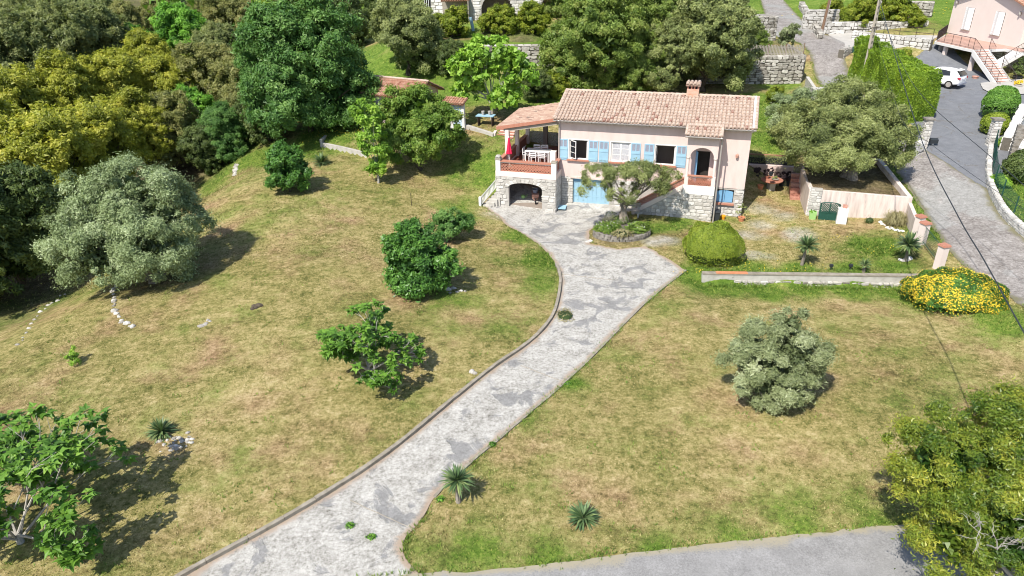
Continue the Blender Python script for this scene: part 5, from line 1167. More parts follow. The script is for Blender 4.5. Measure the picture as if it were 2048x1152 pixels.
for lab, x, y, rz in (('white chair on the near side of the terrace table, nearer the white cupboard',-1.15,1.2,180),('white chair at the left end of the terrace table',-2.35,1.6,90),('white chair behind the terrace table, left of the middle',-1.85,2.25,0),('white chair behind the terrace table, right of the middle',-1.3,2.3,4)):
    c = copy_tree(c0); c.location = (x,y,2.0); c.rotation_euler = (0,0,R(rz)); c['label'] = lab; inH(c)
t = inH(empty('cupboard', (-.42,1.35,2.0), 0, 'small white cupboard at the right end of the terrace table', 'cupboard'))
mb = MB(); mb.b2((-.2,-.2,0),(.2,.2,.85)); mb.build('body', MT['white'], t); mb = MB(); mb.b2((-.17,-.215,.1),(.17,-.2,.8)); mb.build('door', MT['white_m'], t)
t = inH(empty('parasol', (-3.12,.75-.7,2.0), 0, 'folded crimson parasol leaning at the front post of the terrace', 'parasol'))
mb = MB(); n = 16; pr_ = [(.05,1.95),(.10,1.6),(.16,1.2),(.22,.9),(.19,.86)]; vs = []; fs = []
for r_, z_ in pr_:
    for j in range(n): rr = r_*(1 if j%2 else .72); vs.append((rr*math.cos(j*2*math.pi/n), rr*math.sin(j*2*math.pi/n), z_))
for i in range(len(pr_)-1):
    for j in range(n): fs.append((i*n+j, i*n+(j+1)%n, (i+1)*n+(j+1)%n, (i+1)*n+j))
fs.append(tuple(range(n))); mb.add(vs, fs); mb.build('canopy', MT['pinkf'], t)
mb = MB(); mb.tube([(0,0,0),(0,0,2.05)], .022, 6); mb.build('pole', MT['white_m'], t); mb = MB(); mb.lathe([(.24,0),(.22,.06),(.04,.1)], n=10); mb.build('foot', MT['kerb'], t)
# things inside the open store
t = inH(empty('workbench', (-.95,.5,-.22), 0, 'small pale work table inside the open stone store', 'table'))
mb = MB(); mb.b2((-.65,-.3,.78),(.65,.3,.83)); mb.build('table_top', MT['greywood'], t)
for sx in (-1,1):
    for sy in (-1,1): mb = MB(); mb.b2((sx*.58-.03,sy*.25-.03,0),(sx*.58+.03,sy*.25+.03,.78)); mb.build('leg', MT['greywood'], t)
t = inH(empty('crate', (-1.25,.5,.61), .1, 'small tan wooden crate on the work table in the store', 'crate'))
mb = MB(); mb.b2((-.2,-.15,0),(.2,.15,.03)); [mb.b2((-.2,s*.15-.01,0),(.2,s*.15+.01,.22)) for s in (-1,1)]; [mb.b2((s*.2-.01,-.14,0),(s*.2+.01,.14,.22)) for s in (-1,1)]; mb.build('box', MT['wood'], t)
t = inH(empty('wheelbarrow', (-1.25,-.25,-.22), .3, 'red wheelbarrow with a blue tub standing in the stone store', 'wheelbarrow'))
mb = MB(); mb.box((0,0,.45),(.5,.7,.28), Matrix.Rotation(math.pi, 3, 'X'), None, .75); mb.build('tray', MT['brick'], t)
mb = MB(); mb.tube([(-.2,.75,.55),(-.2,-.2,.3),(0,-.5,.2),(.2,-.2,.3),(.2,.75,.55)], .02, 5); mb.build('frame', MT['brick'], t)
mb = MB(); mb.tube([(-.04,-.55,.18),(.04,-.55,.18)], .18, 12); mb.build('wheel', MT['tyre'], t)
t = inH(empty('washtub', (-1.25,-.2,.38), .3, 'grey blue tub resting in the red wheelbarrow', 'tub'))
mb = MB(); mb.lathe([(.15,0),(.22,.25),(.2,.25),(.13,.03)], n=12); mb.build('tub', MT['dblue'], t)
t = inH(empty('water_can', (-2.15,-.1,-.22), .3, 'pale watering can at the left wall of the stone store', 'watering can'))
mb = MB(); mb.lathe([(.14,0),(.15,.3),(.08,.34)], n=12); mb.build('body', MT['lgreen'], t); mb = MB(); mb.tube([(.12,0,.08),(.3,0,.36)], .02, 6); mb.build('spout', MT['lgreen'], t)
# blue tub thing in the corner right of the terrace
t = inH(empty('blue_crate', (.75,-.75,-.3), .1, 'flat light blue board lying at the foot of the wall by the garage', 'board'))
mb = MB(); mb.b2((-.25,-.4,0.02),(.25,.3,.07)); mb.build('board', MT['blue'], t)
# bench, bin, pots
t = inH(empty('garden_bench', (5.35,-1.55,-.2), 0, 'weathered slatted garden bench in the olive shade against the stone stair', 'bench'))
for z, y in ((.45,-.18),(.45,-.06),(.45,.06),(.62,.2),(.76,.22)):
    mb = MB(); mb.b2((-.62,y-.045,z),(.62,y+.045,z+.03) if z < .5 else (.62,y-.01,z+.1)); mb.build('slat', MT['greywood'], t)
for s in (-1,1): mb = MB(); mb.b2((s*.5-.04,-.2,0),(s*.5+.04,.18,.45)); mb.b2((s*.5-.04,.18,0),(s*.5+.04,.24,.85)); mb.build('leg', MT['conc'], t)
t = inH(empty('dustbin', (10.58,-1.2+.45,-.35), 0, 'black plastic bin with a lid beside the downpipe of the porch', 'bin'))
mb = MB(); mb.box((0,0,.33),(.44,.44,.66), Matrix.Rotation(math.pi, 3, 'X'), None, .85); mb.build('body', MT['blackp'], t); mb = MB(); mb.box((0,0,.7),(.52,.52,.08), None, None, .9); mb.build('lid', MT['blackp'], t)
def pot(name, lab, loc, r, hh, m, plant=None, seed=1, house=True, cat='pot', n=500, pr=.3, pz=.3, leaf=.06):
    t = empty(name, loc, 0, lab, cat)
    if house: inH(t)
    mb = MB(); mb.lathe([(r*.68,0),(r,hh*.86),(r*1.1,hh*.88),(r*1.1,hh),(r*.92,hh),(r*.9,hh*.9)], n=14); mb.build('pot', MT[m], t)
    if plant:
        rg = np.random.default_rng(seed); pf = crown_puffs([(0,0,hh+pz,pr,pr,pz)], 60, pr*.35, rg)
        link(bpy.data.objects.new('plant', foliage_mesh('plant', LF[plant], pf, n, leaf, seed=seed)), t)
    return t
pot('bucket', 'bright orange yellow bucket at the stone base between the bin and the house corner', (11.0,-.45,-.33), .14, .3, 'yellow', cat='bucket')
pot('flower_pot', 'glazed red brown pot with a thin plant at the front right corner of the house', (12.1,-.55,-.33), .2, .34, 'orange', 'olive2', 3, n=160, pr=.3, pz=.4)
pot('flower_pot', 'small dark plant pot on the wall trough behind the patio', tuple(loc_) if False else (13.7,3.55,1.5), .14, .25, 'blackp', 'succ', 4, n=200, pr=.15, pz=.12)
# patio table on the right of the house
tp = at(1541,380,.1)
t = empty('round_table', tuple(tp), .2, 'round terracotta topped table on a stone pedestal on the side patio', 'table')
mb = MB(); mb.lathe([(.68,.66),(.72,.70),(.72,.74),(.66,.76)], n=24); mb.build('table_top', MT['terra'], t); mb = MB(); mb.b2((-.2,-.2,-.05),(.2,.2,.66)); mb.build('pedestal', MT['conc'], t)
pot('flower_pot', 'clay pot of dark rosettes standing on the round table', (tp[0]-.3,tp[1]+.2,tp[2]+.76), .16, .2, 'terra', 'succ', 5, False, n=500, pr=.26, pz=.22, leaf=.07)
pot('flower_pot', 'empty clay pot standing at the left foot of the round table', (tp[0]-.75,tp[1]-.1,tp[2]), .2, .42, 'orange', None, 5, False)
pot('flower_pot', 'wide low dish with small plants on the round table', (tp[0]+.15,tp[1]-.15,tp[2]+.76), .22, .08, 'kerb', 'olive2', 6, False, n=120, pr=.15, pz=.06)
for i, (px, py, lab) in enumerate(((1562,372,'dark leaved succulents in a pot right of the round table'),(1577,372,'dark leaved succulents in a pot nearest the brick steps'),(1512,362,'dark leaved succulents in a pot near the house wall'))):
    q = at(px, py, .15); pot('flower_pot', lab, tuple(q), .18, .35, 'blackp', 'succ', 7+i, False, n=700, pr=.34, pz=.3, leaf=.09)
# items at the terrace wall
gq = at(1656,441,.1); a1 = math.atan2(38.75-40.36, 23.5-18.95)
t = empty('garden_gate', (gq[0], gq[1]+.05, .05), a1, 'dark green arched lattice gate leaning against the pink terrace wall', 'gate')
mb = MB(); w, hh = .56, 1.05
mb.b2((-w,-.03,0),(-w+.07,.03,hh)); mb.b2((w-.07,-.03,0),(w,.03,hh)); mb.b2((-.035,-.03,0),(.035,.03,hh+.12)); mb.b2((-w+.07,-.03,.05),(w-.07,.03,.12)); mb.b2((-w+.07,-.03,.5),(w-.07,.03,.56))
P = [(w*math.sin(q), 0, hh+.13*math.cos(q)) for q in np.linspace(-math.pi/2, math.pi/2, 9)]; mb.tube(P, .035, 5); mb.build('frame', MT['green_m'], t)
mb = MB(); lattice(mb, (-w+.05,0), (w-.05,0), .56, hh+.05, pitch=.12, bar=.03); mb.b2((-w+.07,-.01,.12),(w-.07,.01,.5)); mb.build('lattice', MT['green_m'], t)
mq = at(1677,446,.1); t = empty('meter_box', (mq[0]+.1, mq[1]-.05, .0), a1, 'white rendered meter box right of the green gate', 'meter box')
mb = MB(); mb.b2((-.28,-.2,-.1),(.28,.2,1.05)); mb.build('body', MT['white'], t); mb = MB(); mb.b2((-.22,-.215,.3),(.22,-.2,.95)); mb.build('door', MT['white_m'], t)
mb = MB(); mb.b2((-.05,.0,1.05),(.2,.15,1.25)); mb.build('grille', MT['brick'], t)
gp = at(1624,437,.1); t = empty('planter', (gp[0], gp[1], .05), a1, 'lime green square planter at the stone pier of the terrace wall', 'planter')
mb = MB(); mb.box((0,0,.24),(.42,.42,.48), Matrix.Rotation(math.pi, 3, 'X'), None, .82); mb.build('pot', MT['lgreen'], t)
rg = np.random.default_rng(5); link(bpy.data.objects.new('plant', foliage_mesh('plant', LF['bgreen'], crown_puffs([(0,0,.52,.2,.2,.08)], 80, .06, rg), 250, .05, seed=2)), t)

# ================================================================ GARDEN SHED, GATE, STEPS
so = np.array([-11.3, 57.0, 2.85]); sa = R(-30)
t = empty('garden_shed', tuple(so), sa, 'small pink shed with a red tiled gable roof among the trees', 'shed')
mb = MB(); mb.b2((0,0,-.6),(4.6,.2,2.1)); mb.b2((0,3.2,-.6),(4.6,3.4,2.1)); mb.b2((0,.2,-.6),(.2,3.2,2.1)); mb.b2((4.4,.2,-.6),(4.6,3.2,2.1))
for x in (0, 4.4): mb.prism([(x,0,2.1),(x,3.4,2.1),(x,1.7,2.85)], (.2,0,0))
mb.build('wall', MT['render'], t)
for s, o, ud, vd in ((0,(-.35,-.4,2.0),(1,0,0),(0,2.1,.93)),(1,(4.95,3.8,2.0),(-1,0,0),(0,-2.1,.93))):
    tile_roof('roof_tiles', MT['tile2'], t, o, ud, vd, 5.3, 2.3, du=.21, seed=20+s)
ridge_tiles(t, (-.38,1.7,2.97), (5.0,1.7,2.97), MT['tile'], seed=22)
for y0, y1 in ((-.4,1.7),(3.8,1.7)): mb = MB(); mb.prism([(4.93,y0,1.9),(4.93,y1,2.83),(4.93,y1,2.93),(4.93,y0,2.0)], (.06,0,0)); mb.build('bargeboard', MT['wood'], t)
mb = MB(); mb.b2((4.6,1.3,.9),(4.64,2.1,1.7)); mb.build('window', MT['blue2'], t); mb = MB(); mb.b2((.8,-.04,.8),(2.6,0,1.6)); mb.build('window', MT['dblue'], t)
gp = at(915, 262, 2.55); t = empty('garden_door', tuple(gp), R(-22), 'pale blue door in a white wall under a small red tile canopy by the shed', 'door')
mb = MB(); mb.b2((-.75,0,-.3),(-.32,.22,1.95)); mb.b2((.42,0,-.3),(.62,.22,1.95)); mb.b2((-.75,0,1.95),(.62,.22,2.1)); mb.build('wall', MT['white'], t)
mb = MB(); mb.b2((-.32,.06,.0),(.42,.12,1.95)); dd_ = mb.build('door', MT['pblue'], t); mb = MB(); mb.b2((-.26,.03,.62),(-.08,.06,.72)); mb.build('letter_slot', MT['dark'], dd_)
tile_roof('canopy_tiles', MT['tile2'], t, (-1.2,-.25,2.1), (1,0,0), (0,.9,.3), 1.9, .95, du=.2, seed=30)
mb = MB(); mb.b2((-1.1,.5,-.3),(-1.0,.6,2.2)); mb.build('post', MT['iron'], t)
# low wall from the door to the steps
t = empty('garden_wall', (0,0,0), 0, 'low whitish wall running from the pale blue door to the terracotta steps', 'wall')
a = at(932,262,2.5); b = at(988,276,2.4); mb = MB(); wall_box(mb, a[:2], b[:2], 1.8, 1.8, 3.0, 2.75, .28); mb.build('wall', MT['conc'], t)
a2 = at(988,276,2.4); b2_ = at(996,262,2.4); mb = MB(); wall_box(mb, a2[:2], b2_[:2], 1.8, 1.8, 2.75, 2.75, .2); mb.build('wall_return', MT['render2'], t)
sp = at(1003, 280, 2.3); t = empty('terracotta_steps', tuple(sp), R(-15), 'short flight of terracotta steps climbing beside the terrace canopy', 'steps')
for i in range(5):
    mb = MB(); mb.b2((-.5+.06*i,.28*i,-.3),(.85,.28*i+.32,.14*(i+1))); s_ = mb.build('step', MT['render2'], t); mb = MB(); mb.b2((-.5+.06*i,.28*i-.02,.14*(i+1)),(.85,.28*i+.3,.14*(i+1)+.03)); mb.build('tread', MT['terra'], s_)
tb = at(972, 250, 2.9); t = empty('blue_table', tuple(tb), R(-15), 'light blue garden table cluttered with pots under the bright leafed tree', 'table')
mb = MB(); mb.b2((-.7,-.35,.7),(.7,.35,.76)); mb.build('table_top', MT['blue'], t)
for sx in (-1,1): mb = MB(); mb.b2((sx*.55-.03,-.3,0),(sx*.55+.03,.3,.7)); mb.build('leg', MT['iron'], t)
for i, (x, y, lab) in enumerate(((-.2,.05,'white plaster figure pot standing on the blue table'),(.3,.0,'round pale pot at the right of the blue table'))):
    q = (tb[0]+x, tb[1]+y, tb[2]+.76); pot('flower_pot', lab, q, .12, .3, 'slab', None, 2, False)

# ================================================================ UPPER STONE HOUSE
o = np.array([-13.2,80.0,7.0]); t = empty('stone_house', tuple(o), 0, 'large white stone farmhouse with two arched openings at the top edge', 'house')
mb = MB(); arch_wall(mb, 9.7, 15.1, -1, 7, 0, .4, 10.6, 14.0, 1.6, 3.3, 12); arch_wall(mb, 15.1, 21.6, -1, 7, 0, .4, 16.9, 20.4, 1.6, 3.2, 12)
mb.b2((2.6,1.2,-1),(9.3,1.6,7)); mb.b2((9.3,.0,-1),(9.7,1.6,7)); mb.b2((2.2,1.2,-1),(2.6,8,7)); mb.b2((21.2,.4,-1),(21.6,8,7)); mb.b2((2.6,8,-1),(21.6,8.4,7)); wl = mb.build('wall', MT['mortar'], t)
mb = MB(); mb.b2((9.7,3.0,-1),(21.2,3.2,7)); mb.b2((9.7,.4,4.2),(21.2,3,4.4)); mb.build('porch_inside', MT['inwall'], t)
rg = np.random.default_rng(50)
def ka(cx, cz, cw, ch):
    x, z = 9.7+cx, -.5+cz
    for c0_, r_, zs_, rz_ in ((12.3,1.7,1.6,1.7),(18.65,1.75,1.6,1.6)):
        if abs(x-c0_) < r_+cw*.35 and z < zs_: return False
        if z >= zs_ and ((x-c0_)/(r_+.1))**2+((z-zs_)/(rz_+.12))**2 < 1: return False
    return True
masonry('stones', o*0+np.array([9.7,0,-.5]), (1,0,0), 11.9, 7.5, .42, MT['stone'], wl, rg, ka, .05)
masonry('stones', np.array([2.2,1.2,-.5]), (1,0,0), 7.4, 7.5, .42, MT['stone'], wl, rg, lambda a,b,c,d: not (1.0 < a < 3.1 and 2.0 < b < 4.2), .05)
mb = MB(); mb.b2((3.4,1.12,1.7),(5.1,1.2,3.3)); wn_ = mb.build('window', MT['dark'], t)
for i in range(8): mb = MB(); mb.b2((3.5+.2*i,1.0,1.7),(3.55+.2*i,1.05,3.3)); mb.build('window_bar', MT['white_m'], wn_)
tile_roof('lean_to_tiles', MT['tile2'], t, (6.4,-.9,2.75), (1,0,0), (0,2.1,.75), 3.0, 2.2, du=.24, seed=33)
mb = MB(); mb.b2((9.2,-.9,-1),(9.3,1.2,2.9)); mb.b2((6.4,1.0,-1),(9.2,1.2,2.7)); mb.build('lean_to_wall', MT['greywood'], t)
# distant white house glimpsed behind the olive crown
q = at(1338, 35, 7.2); t = empty('white_house', tuple(q), 0, 'pale house with a green shutter glimpsed through the crowns above the main house', 'house')
mb = MB(); mb.b2((-4,0,-1),(5,6,4.2)); mb.build('wall', MT['render2'], t)
for x in (-1.6,.7,3): mb = MB(); mb.b2((x,-.06,.6),(x+.9,0,1.9)); w_ = mb.build('window', MT['glass'], t); mb = MB(); mb.b2((x-.5,-.1,.6),(x-.02,-.06,1.9)); mb.b2((x+.92,-.1,.6),(x+1.4,-.06,1.9)); mb.build('shutter', MT['green_m'], w_)
mb = MB(); mb.prism([(-4.3,-.4,4.2),(5.3,-.4,4.2),(5.3,3,5.4),(-4.3,3,5.4)], (0,0,.12)); mb.prism([(-4.3,6.4,4.2),(5.3,6.4,4.2),(5.3,3,5.4),(-4.3,3,5.4)], (0,0,.12)); mb.build('roof', MT['tile2'], t)
# tractor
q = G(858, 44); t = empty('tractor', tuple(q), R(18), 'light blue tractor with a cab frame parked at the stone farmhouse', 'tractor')
mb = MB(); mb.b2((-.35,-1.4,.6),(.35,.1,1.2)); mb.build('bonnet', MT['blue'], t); mb = MB(); mb.b2((-.6,.1,.5),(.6,1.2,1.1)); mb.build('body', MT['dblue'], t)
mb = MB()
for sx in (-1,1):
    for y in (.1,1.2): mb.b2((sx*.62-.05,y-.05,1.1),(sx*.62+.05,y+.05,2.4))
mb.b2((-.67,.05,2.4),(.67,1.25,2.5)); mb.b2((-.6,.08,1.1),(.6,.12,1.5)); mb.build('cab', MT['blue2'], t)
for sx in (-1,1):
    mb = MB(); mb.tube([(sx*.62,.7,.7),(sx*.95,.7,.7)], .7, 16); mb.build('wheel', MT['tyre'], t); mb = MB(); mb.tube([(sx*.5,-1.1,.4),(sx*.72,-1.1,.4)], .4, 14); mb.build('wheel', MT['tyre'], t)
q = G(947, 62); t = empty('blue_barrel_post', tuple(q), 0, 'slanting light blue pipe standing in the weeds before the farmhouse', 'pipe')
mb = MB(); mb.tube([(0,0,0),(-.25,0,1.3)], .16, 8); mb.build('pipe', MT['blue'], t)
q = G(1060, 55); t = empty('red_chair', tuple(q), .4, 'orange red garden lounger in front of the farmhouse arch', 'chair')
mb = MB(); mb.b2((-.6,-.5,.35),(.6,.5,.5)); mb.build('seat', MT['redf'], t); mb = MB(); mb.prism([(-.6,.5,.5),(.6,.5,.5),(.6,.8,1.3),(-.6,.8,1.3)], (0,.1,0)); mb.build('backrest', MT['orange'], t)
for sx in (-1,1): mb = MB(); mb.b2((sx*.5-.04,-.4,0),(sx*.5+.04,.4,.35)); mb.build('leg', MT['orange'], t)

# ================================================================ PINK HOUSE at the right edge : local x = world -Y along facade (left to right), local y = +X (away)
po = np.array([45.3,75.6,5.8]); t = PHs = empty('pink_house', tuple(po), R(-86), 'tall pink house with white shutters, balcony and outside stairs at the right edge', 'house')
mb = MB(); holes_wall(mb, 0, 10.2, 0, 3.55, 0, .3, [(2.1,3.3,.75,2.75),(6.3,7.5,.75,2.75)])
mb.prism([(0,0,3.55),(10.2,0,3.55),(5.1,0,5.1)], (0,.3,0)); mb.b2((9.9,.3,0),(10.2,9,3.55)); mb.b2((0,.3,0),(.3,9,3.55)); mb.b2((0,8.7,0),(10.2,9,3.55)); mb.build('wall', MT['render2'], t)
for x in (2.1, 6.3):
    mb = MB(); mb.b2((x,.16,.75),(x+1.2,.2,2.75)); w_ = mb.build('window', MT['glass'], t); mb = MB(); mb.b2((x-.05,-.14,.68),(x+1.25,.16,.75)); mb.build('sill', MT['slab'], w_)
    for s in range(2):
        m_ = MB(); m_.b2((0,0,0),(.62,.04,2.0)); oo = m_.build('shutter', MT['whitegloss'], w_, (x+(0 if s == 0 else 1.2), -.05, .75)); oo.rotation_euler = (0,0,R(-14) if s == 0 else R(180+10))
        for zz in np.arange(.1, 1.9, .18):
            pass
    mb = MB(); mb.b2((x+.02,-.10,.75),(x+1.18,-.06,2.72)); 
    for zz in np.arange(.85, 2.65, .16): mb.b2((x+.08,-.12,zz),(x+1.12,-.1,zz+.09))
    mb.build('blind', MT['whitegloss'], w_)
vp = np.array([0,0,0])
for s in (0,1):
    L_ = math.hypot(5.6,1.7)
    if s == 0: tile_roof('roof_tiles', MT['tile2'], t, (-.45,9.4,3.42), (0,-1,0), (5.55,0,1.69), 9.9, L_+.25, du=.24, dv=.4, seed=60)
    else: tile_roof('roof_tiles', MT['tile2'], t, (10.65,-.5,3.42), (0,1,0), (-5.55,0,1.69), 9.9, L_+.25, du=.24, dv=.4, seed=61)
# ground floor
mb = MB(); mb.b2((0,-.6,-3),(20,-.2,-.22)); mb.b2((4.9,-3.9,-3),(5.15,-.6,-.25)); gb = mb.build('basement_wall', MT['mortar'], t)
rg = np.random.default_rng(61); masonry('stones', np.array([0,-.6,-2.7]), (1,0,0), 20, 2.7, .36, MT['stone2'], gb, rg, None, .04)
mb = MB(); mb.b2((6.6,-.75,-2.6),(9.4,-.65,-.4)); g_ = mb.build('garage_door', MT['conc'], t)
for k in range(9): mb = MB(); mb.b2((6.6,-.79,-2.5+.23*k),(9.4,-.75,-2.35+.23*k)); mb.build('slat', MT['white'], g_)
for x, y in ((6.0,-3.9),(10.0,-3.9),(14.2,-.9),(17.5,-.9)): mb = MB(); mb.b2((x-.15,y-.15,-3),(x+.15,y+.15,-.22)); mb.build('post', MT['render2'], t)
# balcony
mb = MB(); mb.prism([(0,0,-.22),(4.7,-4.3,-.22),(10.25,-4.3,-.22),(10.25,0,-.22)], (0,0,.22)); mb.b2((10.3,-1.3,-.22),(19,0,0)); mb.build('balcony_slab', MT['white'], t)
mb = MB(); mb.prism([(.2,0,.0),(4.8,-4.2,.0),(10.2,-4.2,.0),(10.2,0,.0)], (0,0,.03)); mb.b2((10.35,-1.2,0),(19,0,.03)); mb.build('balcony_floor', MT['deck'], t)
# stairs going down towards the camera
k = 15; X0, X1, Z0, Z1 = 10.25, 14.6, -.0, -2.45
for i in range(k):
    x = X0+(X1-X0)*i/k; z = Z0+(Z1-Z0)*(i+1)/k; mb = MB(); mb.b2((x,-4.2,z-.16),(x+(X1-X0)/k,-2.9,z)); s_ = mb.build('step', MT['white'], t)
    mb = MB(); mb.b2((x-.02,-4.2,z),(x+(X1-X0)/k-.04,-2.9,z+.025)); mb.build('tread', MT['terra'], s_)
for y in (-4.32,-2.9): mb = MB(); mb.prism([(X0,y,Z0-.45),(X1,y,Z1-.35),(X1,y,Z1+.02),(X0,y,Z0+.02)], (0,.12,0)); mb.build('stringer', MT['white'], t)
mb = MB(); mb.prism([(11.3,-2.8,-.85),(12.6,-2.8,-.85),(12.6,-2.8,-1.1),(11.3,-2.8,-1.1)], (0,.01,0)); mb.prism([(11.2,-2.85,-1.0),(12.5,-2.85,-1.0),(12.5,-1.2,.0),(11.2,-1.2,.0)], (0,0,-.22)); mb.build('upper_flight', MT['white'], t)
mb = MB(); mb.prism([(X0+.8,-3.5,-3),(X1-.2,-3.5,-3),(X1-.2,-3.5,Z1-.3),(X0+.8,-3.5,Z0-.8)], (0,.3,0)); mb.build('stair_wall', MT['dark'], t)
rl = MB()
def rail(P, hh=.95, sp=.14):
    P = [np.array(p, float) for p in P]
    for a, b in zip(P[:-1], P[1:]):
        L = np.linalg.norm(b-a); n_ = max(1, int(L/sp)); rl.tube([a+[0,0,hh], b+[0,0,hh]], .025, 4); rl.tube([a+[0,0,.12], b+[0,0,.12]], .015, 4)
        for i in range(n_+1): p = a+(b-a)*i/n_; rl.tube([p+[0,0,.1], p+[0,0,hh]], .010 if i%8 else .03, 4, False)
rail([(.2,-.2,0),(4.8,-4.2,0),(10.1,-4.2,0),(X1,-4.25,Z1)]); rail([(10.3,-2.85,0),(11.2,-2.9,-.6)]); rail([(12.5,-2.9,-1.0),(12.55,-1.3,0),(19,-1.25,0)]); rail([(12.6,-2.95,-1.3),(X1,-2.95,Z1)])
rl.build('railing', MT['iron'], t, kind='stuff')
mb = MB(); mb.lathe([(.05,0),(.1,.08),(.09,.3),(.03,.35)], (.6,-.15,2.9), 8); mb.build('wall_lamp', MT['slab'], t); mb = MB(); mb.lathe([(.05,0),(.1,.08),(.09,.3),(.03,.35)], (9.4,-.15,2.7), 8); mb.build('wall_lamp', MT['slab'], t)
drape('stair_patio', pxs([(1965,180),(1985,190),(2010,193),(2048,190),(2100,188),(2100,165),(2048,160),(1990,165),(1960,168)]), .8, .10, MT['slab'], amp=.02, seed=9)
PX = lambda x, y, z: tuple(po+np.array([math.cos(R(-86))*x-math.sin(R(-86))*y, math.sin(R(-86))*x+math.cos(R(-86))*y, z]))
pot('flower_pot', 'red glazed pot on the stair landing of the pink house', PX(12.0,-4.7,-2.4), .25, .45, 'brick', None, 3, False)
pot('flower_pot', 'green potted shrub beside the garage of the pink house', PX(6.3,-2.6,-2.45), .3, .5, 'conc', 'dgreen', 4, False, n=900, pr=.5, pz=.5, leaf=.09)
q = at(2032,166,3.4); pot('flower_pot', 'cone shaped shrub in a black pot under the pink house balcony', tuple(q), .35, .6, 'blackp', 'dgreen', 5, False, n=1500, pr=.45, pz=.75, leaf=.09)
q = at(2036,176,3.4); pot('flower_pot', 'orange flowers in a low pot on the pale patio', tuple(q), .3, .25, 'slab', 'yellowfl', 6, False, n=300, pr=.35, pz=.15, leaf=.08)

